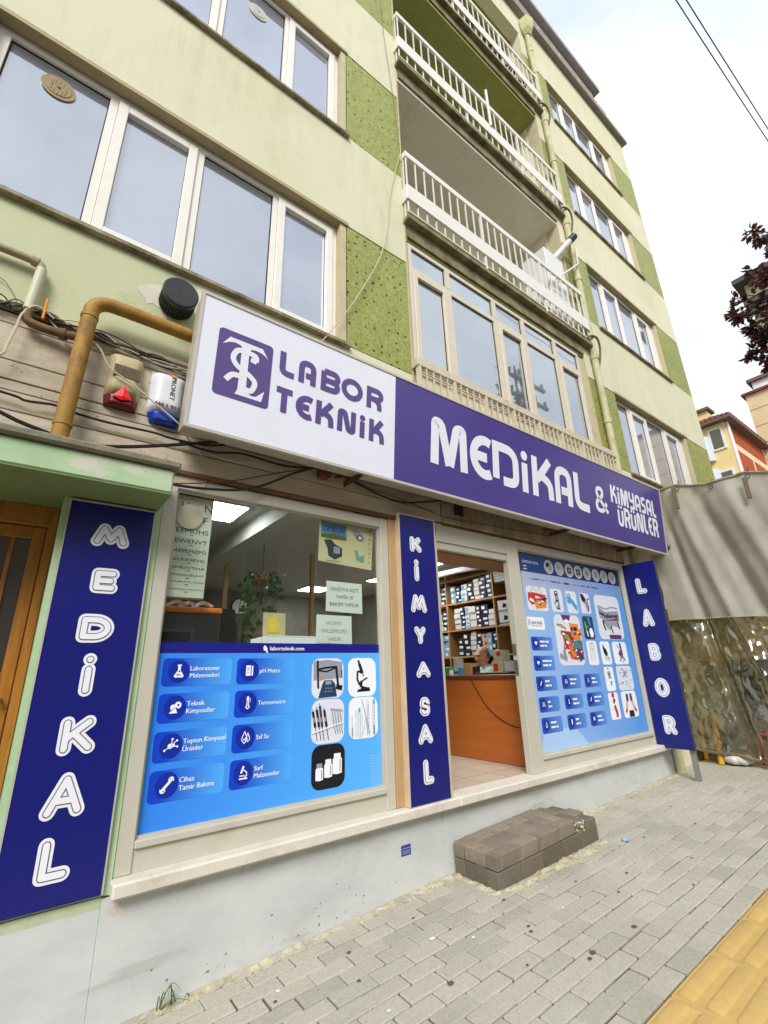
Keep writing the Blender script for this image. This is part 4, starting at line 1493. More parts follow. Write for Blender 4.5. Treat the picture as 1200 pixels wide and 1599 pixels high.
for i, (k, ls) in enumerate((('meter', ['pH Metre']), ('thermo', ['Termometre']), ('drops', ['Saf Su']), ('scope', ['Sarf', 'Malzemeler']))):
    zc_ = [1.130, .900, .665, .434][i]; z1 = zc_+.093; z0 = zc_-.093
    card(f1, mp1, 1.326, 1.802, z0, z1, k, ls, 1.426, .072, 1.507, .030)
def photo(parent, mp, x0, x1, z0, z1, bgm, draw, name='product_picture', rr=.16):
    c = MB(); shape(c, mp, rrect(x0, x1, z0, z1, min(x1-x0, z1-z0)*rr*1.5), .0012)
    o = c.build(name, bgm, parent)
    c = MB()
    W_, H_ = x1-x0, z1-z0
    P = lambda pts: [(x0+a*W_, z0+b*H_) for a, b in pts]
    cnt = [0]
    def st(pts, w, m=0, rnd=False):
        cnt[0] += 1; stroke(c, mp, P(pts), w*W_, .002+.0003*cnt[0], m, rnd)
    def sh(pts, m=0):
        cnt[0] += 1; shape(c, mp, P(pts), .002+.0003*cnt[0], m)
    draw(st, sh)
    return c, o
def d_ph(st, sh):
    sh([(.05, .92), (.5, .96), (.95, .9), (.95, .5), (.05, .45)], 1)
    st([(.17, .95), (.2, .25)], .06); st([(.17, .72), (.42, .76), (.75, .78)], .05); st([(.2, .7), (.45, .66), (.72, .75)], .04); st([(.75, .8), (.82, .3)], .07)
    sh([(.2, .02), (.78, .04), (.72, .35), (.62, .45), (.38, .45), (.32, .35)], 2); sh([(.42, .34), (.6, .34), (.6, .43), (.42, .43)], 3); st([(.75, .28), (.95, .24)], .12)
    for i in range(3): st([(.42+.08*i, .25), (.46+.08*i, .25)], .03, 3); st([(.4+.09*i, .17), (.44+.09*i, .17)], .03, 3)
    st([(.2, .48), (.32, .5)], .06, 4); st([(.92, .7), (.93, .5)], .03)
def d_micro(st, sh):
    sh([(.3, .12), (.78, .13), (.76, .22), (.62, .24), (.5, .27), (.44, .2), (.34, .18)]); st([(.36, .94), (.40, .82)], .07); st([(.40, .84), (.5, .6)], .10); st([(.33, .66), (.32, .45), (.4, .3)], .06); st([(.36, .66), (.46, .62)], .06); st([(.45, .38), (.68, .48)], .04); st([(.44, .24), (.46, .4)], .09); st([(.5, .6), (.54, .52)], .05, 3)
def d_pip(st, sh):
    for i, (x, b) in enumerate(((.02, .74), (.13, .78), (.22, .86), (.35, .76))):
        st([(x+.02, b), (x+.1, .38)], .07, 0 if i != 2 else 2); st([(x+.1, .38), (x+.16, .08)], .02); st([(x+.0, b+.06), (x+.02, b)], .03, 3); st([(x+.04, .6), (x+.07, .5)], .05, 4 if i == 2 else 3)
    for i in range(4): st([(.6+.08*i, .76), (.68+.08*i, .36)], .03, 3); st([(.68+.07*i, .34), (.73+.07*i, .2)], .015)
    st([(0, .26), (.95, .44)], .03, 1); st([(.55, .78), (.95, .72)], .02, 3)
def d_cyl(st, sh):
    for x, t_, m in ((.1, .55, 3), (.25, .7, 3), (.42, .6, 3), (.34, .68, 4)): st([(x, .04), (x, t_)], .05, 1); st([(x-.025, .04), (x-.025, t_)], .01, m); st([(x+.025, .04), (x+.025, t_)], .01, m)
    for x, t_ in ((.62, .95), (.68, .9), (.82, .88), (.88, .85)): st([(x, .05), (x, t_)], .012, 3)
    for i in range(9): st([(.62, .15+.08*i), (.68, .15+.08*i)], .01, 4); st([(.82, .12+.08*i), (.88, .12+.08*i)], .01, 3)
    st([(.42, .97), (.7, .1)], .02, 3); st([(.45, .1), (.55, .5), (.62, .1)], .012, 3); st([(.34, .66), (.34, .74)], .06, 4); st([(.85, .84), (.85, .94)], .06, 4); st([(.1, .08), (.1, .3)], .02); st([(.84, .08), (.84, .3)], .02)
def d_bot(st, sh):
    for x, w, b, t_ in ((.12, .22, .2, .46), (.37, .24, .24, .53), (.62, .28, .29, .64)):
        sh([(x, b+.02), (x+w*.5, b), (x+w, b+.02), (x+w, t_), (x+w*.86, t_+.03), (x+w*.14, t_+.03), (x, t_)], 1)
        sh([(x+w*.12, t_+.032), (x+w*.88, t_+.032), (x+w*.86, t_+.13), (x+w*.14, t_+.13)], 3 if x < .2 else 1)
        st([(x+w*.8, b+.05), (x+w*.8, t_-.02)], .03, 3)
for (a, b, c0, c1), bgm, dr in (((1.962, 2.272, .899, 1.218), P_PALE, d_ph), ((2.318, 2.616, .896, 1.218), P_WHITE, d_micro), ((1.966, 2.277, .560, .892), P_PALE, d_pip), ((2.323, 2.626, .562, .891), P_WHITE, d_cyl), ((1.975, 2.284, .236, .552), P_BLACK, d_bot)):
    c, o = photo(f1, mp1, a, b, c0, c1, bgm, dr)
    c.build('picture_print', [P_BLACK, P_WHITE if dr in (d_bot, d_pip, d_cyl) else P_GREY, mat('print_steel_blue', S(42, 66, 98), .4), P_GREY, P_ORANGE if dr in (d_ph, d_pip) else P_CYAN], o)
c = MB()
for i in range(7):
    for j in range(12):
        x, z = 2.548+i*.0185, .195+j*.0205
        if x < 2.66: shape(c, mp1, arc2(x, z, .0055, .0055, 0, 300, 5), .0012)
c.build('dot_pattern', P_LIGHTDOT, f1)

# ------------------------------------------------------------------ printed window film, right window
f2 = thing('window_film', 'pale blue printed film with product pictures covering the whole right shop window', 'window film', (6.1, .05, .2))
mp2 = plane_map(.0545)
c = MB(); shape(c, mp2, [(4.90, .164), (7.478, .164), (7.44, 2.27), (4.94, 2.27)], .0)
c.build('background', grad('film_pale_blue', S(150, 186, 238), S(84, 150, 226), .1, 1.0), f2)
c = MB(); shape(c, mp2, [(4.94, 2.2705), (7.44, 2.2705), (7.44, 2.515), (4.946, 2.505)], .0)
c.build('top_band', grad('film_band', S(30, 66, 132), S(18, 30, 84), .0, 1.0), f2)
# pale diagonal sweep at the foot of the print
c = MB(); shape(c, mp2, [(4.905, .168), (5.9, .168), (5.62, .40), (5.0, .36)], .0008)
c.build('pale_sweep', mat('print_pale_sweep', S(170, 202, 245), .35, .02), f2)
c = MB(); shape(c, mp2, [(4.945, 2.0), (7.44, 2.1), (7.44, 2.2695), (4.942, 2.2695)], .0008)
c.build('grey_sweep', grad('print_grey_sweep', S(176, 184, 214), S(110, 150, 212), 0, 1), f2)
c = MB(); text(c, mp2, 'omron', 4.99, 2.385, .055, .0012, bold=.002, width=.34)
for u in (5.0,): stroke(c, mp2, [(u, 2.345), (u+.07, 2.345)], .016, .0012); stroke(c, mp2, [(u, 2.305), (u+.07, 2.305)], .016, .0012)
c.build('maker_name', mat('print_soft_white', S(190, 200, 220), .35), f2)
for i, x in enumerate((5.57, 5.818, 6.058, 6.29, 6.525, 6.765, 6.998, 7.24)):
    c = MB(); shape(c, mp2, arc2(x, 2.383, .104, .096, 0, 348, 29), .0012)
    o = c.build('product_roundel', mat('roundel_rim', S(190, 194, 200), .35), f2)
    c = MB(); shape(c, mp2, arc2(x, 2.383, .086, .080, 0, 348, 29), .0020)
    m_ = 1
    if i == 0: shape(c, mp2, [(x-.07, 2.42), (x-.01, 2.45), (x+.03, 2.42), (x-.03, 2.37), (x-.06, 2.38)], .0026, 1); shape(c, mp2, arc2(x+.03, 2.36, .03, .03, 0, 330, 11), .003, 2)
    elif i == 1: shape(c, mp2, arc2(x-.02, 2.40, .03, .028, 0, 330, 11), .0026, 2)
    elif i in (2, 3): shape(c, mp2, rrect(x-.05, x+.05, 2.34, 2.425, .015), .0026, 1); shape(c, mp2, rrect(x-.03, x+.03, 2.36, 2.405, .008), .003, 2)
    else: shape(c, mp2, rrect(x-.03, x+.035, 2.35, 2.42, .015), .0026, 2); stroke(c, mp2, [(x-.04, 2.41), (x+.0, 2.35)], .01, .003, 1 if i < 5 else 2)
    c.build('roundel_print', [mat('roundel_grey', S(164, 166, 166), .4, .08, 9), P_BLACK, mat('roundel_mid', S(132, 134, 136), .4, .1, 12)], o)
c = MB()
u = 5.10
for wv, hh in ((.03, .01), (.14, .016), (.10, .01), (.03, .01), (.02, .01), (.14, .018), (.03, .03), (.05, .01), (.12, .03), (.03, .01), (.05, .01), (.05, .01), (.12, .014), (.07, .02), (.18, .016)):
    stroke(c, mp2, [(u, 2.185), (u+wv, 2.185)], hh, .002); u += wv+.045 if u > 5.9 else wv+.03
c.build('maker_row', mat('print_dim_navy', S(60, 74, 140), .4), f2)
c = MB(); shape(c, mp2, rrect(4.935, 5.296, 1.54, 1.694, .02), .0012)
o = c.build('logo_label', P_WHITE, f2)
c = MB(); text(c, mp2, 'LABOR TEKNİK', 5.015, 1.605, .036, .002, width=.235, bold=.001)
stroke(c, mp2, [(4.965, 1.59), (4.965, 1.66)], .01, .002); stroke(c, mp2, [(4.99, 1.59), (4.99, 1.66)], .01, .002); stroke(c, mp2, [(5.02, 1.585), (5.25, 1.585)], .006, .002)
c.build('logo_print', V_PURPLE, o)
P_CARD2 = grad('card_blue_pale', S(38, 74, 170), S(92, 146, 226), .15, 1.05)
spec = [((4.973, 5.404, 1.288, 1.452), 'heart', (.10, .07)), ((4.973, 5.397, 1.052, 1.225), 'heart', (.13, .05)), ((4.972, 5.390, .822, .988), 'pill', (.09, .0)), ((4.974, 5.384, .588, .755), 'arch', (.05, .0)), ((4.976, 5.386, .360, .530), 'drop', (.11, .0)),
        ((5.497, 5.914, .825, .993), 'arch', (.08, .06)), ((5.497, 5.900, .590, .757), 'foot', (.10, .0)), ((5.500, 5.910, .358, .526), 'body', (.07, .0)), ((6.010, 6.402, .824, .990), 'drop', (.09, .0)), ((6.004, 6.415, .590, .757), 'pill', (.08, .08)), ((6.006, 6.392, .356, .522), 'cross', (.10, .0))]
for (a, b, c0, c1), k, (w1, w2) in spec:
    l1 = [w1] + ([w2] if w2 else [])
    card(f2, mp2, a, b, c0, c1, k, [l1, [w1*.8, w1*.4]], a+.088, .058, a+.175, .026, P_CARD2, .05, True)
def d_bag(st, sh):
    st([(.2, .75), (.35, 1), (.5, .75)], .02, 5); st([(.55, .75), (.62, 1), (.75, .75)], .02, 5)
    sh([(.06, .72), (.4, .75), (.42, .3), (.2, .22), (.05, .4)], 2); sh([(.36, .74), (.92, .68), (.94, .32), (.66, .22), (.4, .3)], 2); sh([(.3, .38), (.92, .34), (.9, .16), (.4, .08)], 4); st([(.4, .56), (.93, .5)], .04, 4); st([(.12, .45), (.3, .38)], .08, 1); st([(.44, .42), (.92, .36)], .03, 3)
    r_ = random.Random(2)
    for i in range(14):
        x, z = r_.uniform(.12, .85), r_.uniform(.2, .62); st([(x, z), (x+r_.uniform(.04, .16), z-.01)], r_.uniform(.02, .05), r_.choice((2, 4, 0, 1)))
def d_glu(st, sh):
    sh([(.35, .9), (.62, .92), (.7, .1), (.4, .12)]); sh([(.4, .72), (.6, .72), (.6, .52), (.42, .52)], 5); st([(.42, .84), (.58, .84)], .05, 1); sh([(.25, .45), (.62, .45), (.66, .15), (.3, .2)], 5); st([(.3, .4), (.64, .32)], .04); st([(.35, .25), (.5, .4)], .1, 1)
def d_glove(st, sh):
    for a in ((.12, .82), (.08, .68), (.1, .54), (.2, .44), (.34, .86)): st([a, (.45, .55)], .11, 3, True)
    sh([(.36, .62), (.55, .66), (.95, .32), (.88, .1), (.5, .38), (.36, .5)], 3)
def d_mask(st, sh):
    sh([(.05, .95), (.35, .95), (.62, .7), (.5, .45), (.2, .62)]); sh([(.4, .6), (.75, .62), (.8, .3), (.62, .12), (.5, .3)], 5); st([(.7, .65), (.95, .78)], .07); st([(.66, .6), (.8, .3), (.66, .08)], .08)
def d_bed(st, sh):
    sh([(.1, .74), (.35, .62), (.9, .66), (.9, .44), (.4, .36), (.12, .48)], 5); st([(.12, .6), (.38, .5), (.88, .55)], .05, 6); st([(.1, .75), (.4, .68), (.65, .74), (.9, .72)], .03, 5); st([(.2, .38), (.85, .44)], .07); sh([(.25, .42), (.85, .44), (.78, .28), (.6, .32), (.45, .2), (.3, .3)], 5); st([(.22, .35), (.28, .2)], .05); st([(.5, .3), (.55, .14)], .04); st([(.8, .4), (.84, .24)], .05)
    for i in range(4): st([(.22+.17*i, .57-.02*i), (.32+.17*i, .55-.01*i)], .05, 6)
    st([(.38, .06), (.85, .06)], .08, 6)
def d_food(st, sh):
    sh([(.28, 1), (.65, 1), (.6, .9), (.47, .86), (.34, .9)], 6); sh(arc2(.47, .87, .08, .045, 0, 340, 10), 1); sh([(.56, .84), (.9, .82), (.95, .5), (.6, .5)], 4); st([(.6, .72), (.84, .72)], .08)
    sh([(.2, .68), (.6, .66), (.66, .1), (.5, .12), (.3, .4)], 2); sh([(.3, .6), (.46, .6), (.5, .5), (.32, .52)], 7); st([(.42, .5), (.6, .16)], .12, 4); sh([(.58, .48), (.98, .5), (.96, .1), (.7, .12)], 8); sh([(.72, .34), (.95, .3), (.92, .12), (.74, .12)], 6); st([(.05, .2), (.3, .12)], .1, 5); st([(.08, .8), (.3, .78)], .04, 7); st([(.2, .3), (.3, .2)], .1, 5)
    r_ = random.Random(9)
    for i in range(46):
        x, z = r_.uniform(.22, .92), r_.uniform(.1, .82); a = r_.uniform(0, 6.3); l = r_.uniform(.03, .09)
        st([(x, z), (x+l*cos(a), z+l*.7*sin(a))], r_.uniform(.02, .06), r_.choice((1, 2, 2, 4, 4, 5, 6, 8, 1)), True)
def d_dark(st, sh):
    st([(.2, .75), (.3, .2)], .14, 7); sh([(.5, .35), (.62, .5), (.78, .48), (.9, .25), (.78, .08), (.56, .1)], 1); st([(.55, .95), (.66, .6)], .12, 3); st([(.2, .5), (.45, .55)], .06, 7); st([(.28, .36), (.32, .12)], .08, 1)
def d_frame(st, sh):
    st([(.3, .1), (.32, .9), (.7, .9), (.68, .1)], .04, 5); st([(.32, .65), (.7, .65)], .03, 5); st([(.5, .9), (.5, .2)], .03, 5)
def d_wc(st, sh):
    sh([(.25, .8), (.6, .66), (.7, .45), (.5, .35), (.3, .5)]); st([(.3, .88), (.4, .7)], .08); st([(.45, .4), (.4, .2)], .04, 5); st([(.6, .42), (.74, .15)], .05); st([(.3, .3), (.6, .22)], .03, 5); st([(.7, .3), (.85, .3)], .03, 5)
def d_chair(st, sh):
    st([(.55, .95), (.6, .5)], .12, 6); st([(.4, .55), (.62, .35)], .2, 6); st([(.3, .85), (.5, .7)], .04, 5); st([(.5, .35), (.4, .12)], .06, 6); st([(.62, .35), (.75, .15)], .06, 6); st([(.55, .4), (.6, .05)], .04, 5)
def d_strip(st, sh):
    sh([(.3, .8), (.62, .82), (.68, .5), (.38, .5)], 5); st([(.35, .92), (.55, .93)], .05); sh([(.5, .4), (.7, .42), (.62, .2), (.5, .22)], 3); st([(.4, .7), (.6, .7)], .05)
def d_kit(st, sh):
    sh([(.42, .78), (.6, .78), (.6, .56), (.42, .56)], 5); r_ = random.Random(5)
    for i in range(16): x, z = r_.uniform(.08, .9), r_.uniform(.1, .9); st([(x, z), (x+.06, z+r_.uniform(-.04, .04))], .04, r_.choice((3, 5, 6)))
def d_knee(st, sh):
    st([(.38, .95), (.6, .86)], .25, 2); st([(.45, .74), (.65, .7)], .12); st([(.42, .62), (.58, .66)], .1); st([(.5, .52), (.62, .3), (.64, .08)], .22, 2)
def d_legs(st, sh):
    st([(.36, .72), (.24, .3)], .11, 9); st([(.62, .72), (.76, .3)], .11, 9); st([(.38, .9), (.36, .62)], .15, 6); st([(.62, .9), (.64, .62)], .15, 6); st([(.24, .34), (.15, .2)], .09, 2); st([(.76, .34), (.86, .2)], .09, 2); sh([(.36, .26), (.66, .26), (.68, .02), (.34, .02)])
PM = [P_BLACK, P_WHITE, P_RED, P_CYAN, P_ORANGE, P_GREY, P_PURP, P_GREEN, mat('print_teal', S(70, 130, 130), .4, .1), P_SKIN]
for (a, b, c0, c1), dr, bgm in (((4.997, 5.434, 1.776, 2.087), d_bag, P_PALE), ((5.512, 5.782, 1.783, 2.088), d_glu, P_PALE), ((5.872, 6.13, 1.78, 2.086), d_glove, P_PALE), ((6.213, 6.468, 1.793, 2.08), d_mask, P_PALE), ((6.584, 7.293, 1.447, 2.085), d_bed, P_PALE),
        ((5.506, 6.114, 1.105, 1.749), d_food, P_PALE), ((6.19, 6.461, 1.44, 1.755), d_dark, mat('print_dark_teal', S(40, 62, 92), .4)), ((6.195, 6.448, 1.1, 1.42), d_frame, P_WHITE), ((6.534, 6.795, 1.1, 1.414), d_wc, P_WHITE), ((6.873, 7.277, 1.098, 1.414), d_chair, P_WHITE),
        ((6.531, 6.776, .753, 1.07), d_strip, P_WHITE), ((6.864, 7.297, .746, 1.076), d_kit, P_PALE), ((6.524, 6.78, .39, .73), d_knee, P_WHITE), ((6.872, 7.291, .388, .733), d_legs, P_WHITE)):
    c, o = photo(f2, mp2, a, b, c0, c1, bgm, dr, rr=.10)
    c.build('picture_print', PM, o)
# ------------------------------------------------------------------ things on the wall, upper left
M_GASPIPE = mat('old_yellow_pipe', S(162, 122, 48), .6, .25, 6, S(82, 58, 32), 7, .9, d0=.47, bump=.4, stretch=(1, 1, .5))
g_ = thing('gas_pipe', 'thick dirty yellow gas pipe bending over the canopy and running behind the shop sign', 'pipe', (-.04, -.15, 2.5))
p = MB()
pts = [(-.045, -.15, 2.50), (-.035, -.15, 3.0), (-.022, -.15, 3.58)] + [(-.022+.13-.13*cos(a*pi/12), -.15, 3.63+.12*sin(a*pi/12)) for a in range(1, 7)] + [(.3, -.15, 3.75), (.9, -.15, 3.745)]
p.tube(pts, .052, 16)
p.build('pipe', M_GASPIPE, g_, smooth=60)
p = MB()
for z in (2.70, 3.585): p.tube([(-.04 if z < 3 else -.022, -.15, z-.012), (-.04 if z < 3 else -.022, -.15, z+.012)], .057, 16)
p.build('weld_ring', M_GASPIPE, g_, smooth=60)
p = MB()
p.tube([(-.36, -.08, 3.52), (-.365, -.08, 3.46), (-.33, -.08, 3.425), (-.2, -.085, 3.415), (-.07, -.12, 3.41)], .030, 12, smooth=4)
p.tube([(-.17, -.088, 3.413), (-.13, -.1, 3.412)], .040, 12)
p.build('branch_pipe', mat('rusty_branch', S(112, 84, 52), .75, .3, 9, S(60, 52, 44), 8, .8, bump=.4), g_, smooth=60)
w_ = thing('vent_pipe', 'thin off white pipe with a brown elbow at the far left of the wall', 'pipe', (-.37, -.06, 3.6))
p = MB(); p.tube([(-.355, -.065, 3.90), (-.37, -.07, 3.53)], .032, 12); p.build('pipe', mat('old_white_pipe', S(198, 198, 170), .5, .08, 5, S(150, 140, 110), 5, .4), w_, smooth=60)
p = MB(); p.tube([(-1.6, -.06, 3.965), (-.6, -.06, 3.955), (-.42, -.06, 3.95), (-.37, -.062, 3.935), (-.355, -.065, 3.895)], .028, 12, smooth=3); p.tube([(-.42, -.06, 3.95), (-.38, -.06, 3.945)], .036, 12)
p.build('elbow', mat('brown_pipe', S(150, 136, 108), .6, .2, 7), w_, smooth=60)

s_ = thing('alarm_siren', 'old yellowed alarm siren with a red triangle lens beside the yellow pipe', 'alarm siren', (.27, -.06, 3.2))
M_OLDPL = mat('yellowed_casing', S(188, 176, 138), .5, .1, 6, S(132, 112, 76), 5, .6, d0=.5)
b = MB(); 
def pillow(mb, x0, x1, z0, z1, y0, dep, taper=.04, n=8, mi=0, waist=0):
    """domed casing: outline tapers downwards, front bulges"""
    vs, fs = [], []
    m = 10
    for j in range(m+1):
        v = j/m
        inset = taper*(1-v)+waist*sin(pi*v)*-1
        for i in range(n+1):
            u = i/n
            e = min(1, 4.2*min(u, 1-u))**.5*min(1, 5*min(v, 1-v)+.12)**.5
            x = x0+inset+(x1-x0-2*inset)*u
            vs.append((x, y0-dep*(.35+.65*e) if 0 < i < n and 0 < j < m else y0, z0+(z1-z0)*v))
    for j in range(m):
        for i in range(n):
            a = j*(n+1)+i
            fs.append((a, a+1, a+n+2, a+n+1))
    mb.add(vs, fs, mi)
pillow(b, .15, .39, 3.075, 3.45, -.012, .075, .004)
b.build('casing', M_OLDPL, s_, smooth=50)
b = MB(); pillow(b, .154, .386, 2.985, 3.085, -.012, .070, .012, mi=0); b.build('lower_lens', mat('dark_red_lens', S(96, 22, 20), .25, .15, 6), s_, smooth=50)
b = MB()
b.add([(.275, -.092, 3.15), (.205, -.094, 3.045), (.335, -.094, 3.045), (.27, -.110, 3.055), (.27, -.098, 3.025)], [(0, 1, 3), (0, 3, 2), (1, 4, 3), (3, 4, 2), (0, 2, 1), (1, 2, 4)])
b.build('red_lens', emis('red_lens_glow', S(255, 20, 30), .5) if False else mat('red_lens', S(232, 24, 34), .5, .05), s_)
b = MB()
for i in range(11):
    x = .195+i*.0165
    b.box(x, x+.010, -.093, -.086, 3.225, 3.315)
b.box(.188, .372, -.0885, -.082, 3.22, 3.32)
b.build('sounder_grille', mat('grimy_grille', S(112, 98, 74), .8, .3, 20), s_)
a_ = thing('alarm_siren', 'white and blue alarm box with PRONET lettering beside the end of the sign', 'alarm siren', (.57, -.06, 3.2))
b = MB(); pillow(b, .45, .70, 3.03, 3.40, -.012, .085, -.004); b.build('casing', mat('white_casing', S(222, 222, 230), .35, .03, 5), a_, smooth=50)
b = MB(); pillow(b, .448, .702, 2.945, 3.035, -.012, .080, .03); b.build('blue_lens', mat('blue_lens', S(20, 58, 156), .2, .08, 7), a_, smooth=50)
b = MB()
mpp = plane_map(-.0985)
text(b, lambda u, v, d=0: mpp(.588+(v-3.1), 3.345-(u-.5), d), 'PRONET', .50, 3.095, .034, .0, bold=.0012, width=.205)
text(b, mpp, '444 1 911', .482, 3.068, .032, .0, bold=.0014, width=.175)
b.build('lettering', mat('print_charcoal', S(50, 50, 70), .4), a_)
b = MB(); shape(b, mpp, arc2(.595, 3.352, .018, .016, 0, 340, 16), .0); shape(b, mpp, [(.555, 3.368), (.62, 3.368), (.62, 3.362), (.555, 3.362)], .0004); b.build('emblem', P_ORANGE, a_)

v_ = thing('flue_terminal', 'round black flue cover with slotted rim under the window sill', 'vent', (.55, -.1, 4.1))
b = MB()
b.cyl((.545, -.008, 4.10), (0, -1, 0), .135, .012, 32)
b.cyl((.545, -.15, 4.10), (0, -1, 0), .140, .035, 32); b.cyl((.545, -.02, 4.10), (0, -1, 0), .09, .13, 20)
b.cyl((.545, -.185, 4.10), (0, -1, 0), .140, .008, 32, 0, .130)
b.build('cap', mat('black_plastic', S(38, 40, 44), .45, .15, 6, S(70, 66, 60), 6, .4), v_, smooth=35)
b = MB()
for i in range(36):
    a = 2*pi*i/36
    c_, s2 = cos(a), sin(a)
    x, z = .545+c_*.132, 4.10+s2*.132
    b.box(x-.006, x+.006, -.151, -.02, z-.006, z+.006)
b.tube([(.545+.132*cos(2*pi*i/36), -.085, 4.10+.132*sin(2*pi*i/36)) for i in range(37)], .006, 5)
b.build('slotted_rim', mat('black_plastic', S(38, 40, 44)), v_)
b = MB(); text(b, plane_map(-.1935), 'SILVA', .465, 4.085, .05, .0, width=.15) if False else None
b = MB()
for p_ in ([(.47, 4.115), (.455, 4.10), (.47, 4.085), (.49, 4.085), (.49, 4.10)], [(.512, 4.118), (.512, 4.085), (.535, 4.085)], [(.555, 4.085), (.57, 4.118), (.585, 4.085)], [(.605, 4.118), (.605, 4.085)]):
    stroke(b, plane_map(-.1935), p_, .007, 0)
b.build('raised_letters', mat('black_plastic_raised', S(54, 56, 60), .5), v_)
pt = MB()
pts = [(.32+.13*cos(a*2*pi/18)*(1+.35*noise.noise((a, 1.5, 0))), 4.13+.11*sin(a*2*pi/18)*(1+.4*noise.noise((a, 7.5, 0)))) for a in range(18)]
shape(pt, plane_map(-.002), [(a+.07, b_) for a, b_ in pts], .0)
pt.build('plaster_patch', mat('bare_plaster', S(214, 206, 190), .9, .05, 9), bld)

pg = thing('clothes_peg', 'orange plastic clothes peg clipped to the cable bundle', 'clothes peg', (-.275, -.1, 3.6))
b = MB(); b.box(-.287, -.272, -.115, -.105, 3.47, 3.645, 0, .003); b.build('jaw', mat('orange_plastic', S(226, 142, 16), .4, .05), pg)
b = MB(); b.box(-.287, -.272, -.100, -.090, 3.475, 3.64, 0, .003); b.build('jaw', mat('orange_plastic', S(226, 142, 16)), pg)
b = MB(); b.cyl((-.288, -.1025, 3.545), (1, 0, 0), .010, .017, 10); b.build('spring', mat('lock_steel', S(150, 148, 140)), pg)

# ------------------------------------------------------------------ cables
C_BLK = mat('black_cable', S(30, 30, 32), .5, .1)
C_GRY = mat('grey_cable', S(110, 106, 96), .6, .1, 6)
C_WHT = mat('ivory_cable', S(200, 192, 166), .5, .08, 6)
C_BRN = mat('brown_cable', S(84, 70, 56), .6, .15, 6)
def cable(label, pts, r, m, k=6, group=None):
    b = MB(); b.tube(pts, r, 6, 0, k)
    mid = pts[len(pts)//2]
    o = b.build('cable', m, None, smooth=True, at=mid)
    o['label'] = label; o['category'] = 'cable'
    if group: o['group'] = group
cable('thick black cable draped from the canopy ledge up to the sign end', [(-.9, -.1, 2.9), (-.37, -.10, 2.71), (-.25, -.10, 2.67), (-.11, -.10, 2.64), (.01, -.12, 2.60), (.16, -.15, 2.60), (.36, -.15, 2.65), (.60, -.15, 2.73), (.87, -.15, 2.83), (1.1, -.16, 2.93)], .013, C_BLK)
cable('black cable sagging along the lower boards behind the yellow pipe', [(-1.2, -.05, 2.9), (-.40, -.06, 2.87), (-.26, -.06, 2.85), (-.11, -.06, 2.87), (.01, -.06, 2.85), (.22, -.06, 2.84), (.51, -.06, 2.85), (.64, -.06, 2.84), (.87, -.06, 2.85), (1.05, -.06, 2.9)], .009, C_BLK)
cable('ivory cable slanting down across both alarm boxes', [(-.26, -.05, 3.54), (-.16, -.06, 3.45), (.05, -.12, 3.40), (.16, -.115, 3.25), (.32, -.115, 3.17), (.48, -.115, 3.07), (.68, -.115, 2.94), (.77, -.05, 2.87), (.9, -.03, 2.75)], .006, C_WHT)
for i in range(9):
    r_ = random.Random(40+i)
    pts = []
    for j, x in enumerate((-2.2, -1.2, -.75, -.53, -.44, -.35, -.21, -.06, .08, .27, .48, .72, 1.0)):
        zc = 3.545-.0*j if x < -.2 else 3.545-(x+.2)*.09
        pts.append((x, -.04-r_.random()*.035, zc+r_.uniform(-.05, .045)))
    cable('thin cable in the tangled bundle running under the wall moulding', pts, r_.choice((.005, .006, .008)), (C_GRY, C_BRN, C_BLK, C_WHT)[i % 4], 5, 'cables bundled along the boards')
cable('pale cable looping out of the bundle at the left edge', [(-.60, -.06, 2.98), (-.44, -.10, 3.11), (-.42, -.10, 3.20), (-.40, -.10, 3.36), (-.39, -.10, 3.46), (-.33, -.10, 3.56), (-.22, -.08, 3.52)], .008, C_WHT)
cable('hair thin wire hanging on the pale green wall at far left', [(-.75, -.02, 3.80), (-.56, -.02, 3.74), (-.51, -.02, 3.70), (-.46, -.02, 3.63), (-.44, -.03, 3.56)], .003, C_GRY)
cable('thick black cable swinging low over the left shop window', [(.60, -.05, 2.50), (.69, -.08, 2.46), (.94, -.08, 2.48), (1.21, -.08, 2.53), (1.44, -.08, 2.64), (1.67, -.08, 2.79), (1.92, -.08, 2.91), (2.02, -.08, 2.92)], .010, C_BLK)
cable('black cable just under the white part of the sign', [(.70, -.06, 2.83), (.95, -.06, 2.81), (1.19, -.06, 2.86), (1.44, -.06, 2.85), (1.61, -.06, 2.85), (1.84, -.06, 2.89), (2.0, -.06, 2.93)], .009, C_BLK)
cable('brown cable above the swinging black one', [(.62, -.05, 2.47), (.69, -.05, 2.48), (.94, -.05, 2.54), (1.21, -.05, 2.63), (1.51, -.05, 2.76), (1.85, -.05, 2.89), (2.0, -.06, 2.91)], .005, C_BRN)
cable('thick black cable hanging from the bracket towards the doorway', [(1.98, -.08, 2.93), (2.02, -.08, 2.92), (2.23, -.08, 2.87), (2.61, -.08, 2.78), (2.91, -.08, 2.76), (3.16, -.08, 2.81), (3.44, -.08, 2.88), (3.7, -.1, 2.95)], .010, C_BLK)
cable('black cable running level from the bracket to the concrete beam', [(2.0, -.06, 2.93), (2.24, -.06, 2.90), (2.63, -.06, 2.94), (2.93, -.06, 2.94), (3.22, -.06, 2.92), (3.53, -.06, 2.90), (3.8, -.05, 2.92)], .007, C_BLK)
cable('thin brown cable drooping above the narrow panel', [(2.0, -.04, 2.93), (2.20, -.04, 2.92), (2.50, -.04, 2.85), (2.82, -.04, 2.82), (3.26, -.04, 2.76), (3.6, -.045, 2.72), (4.4, -.045, 2.75), (5.6, -.045, 2.80)], .005, C_BRN)
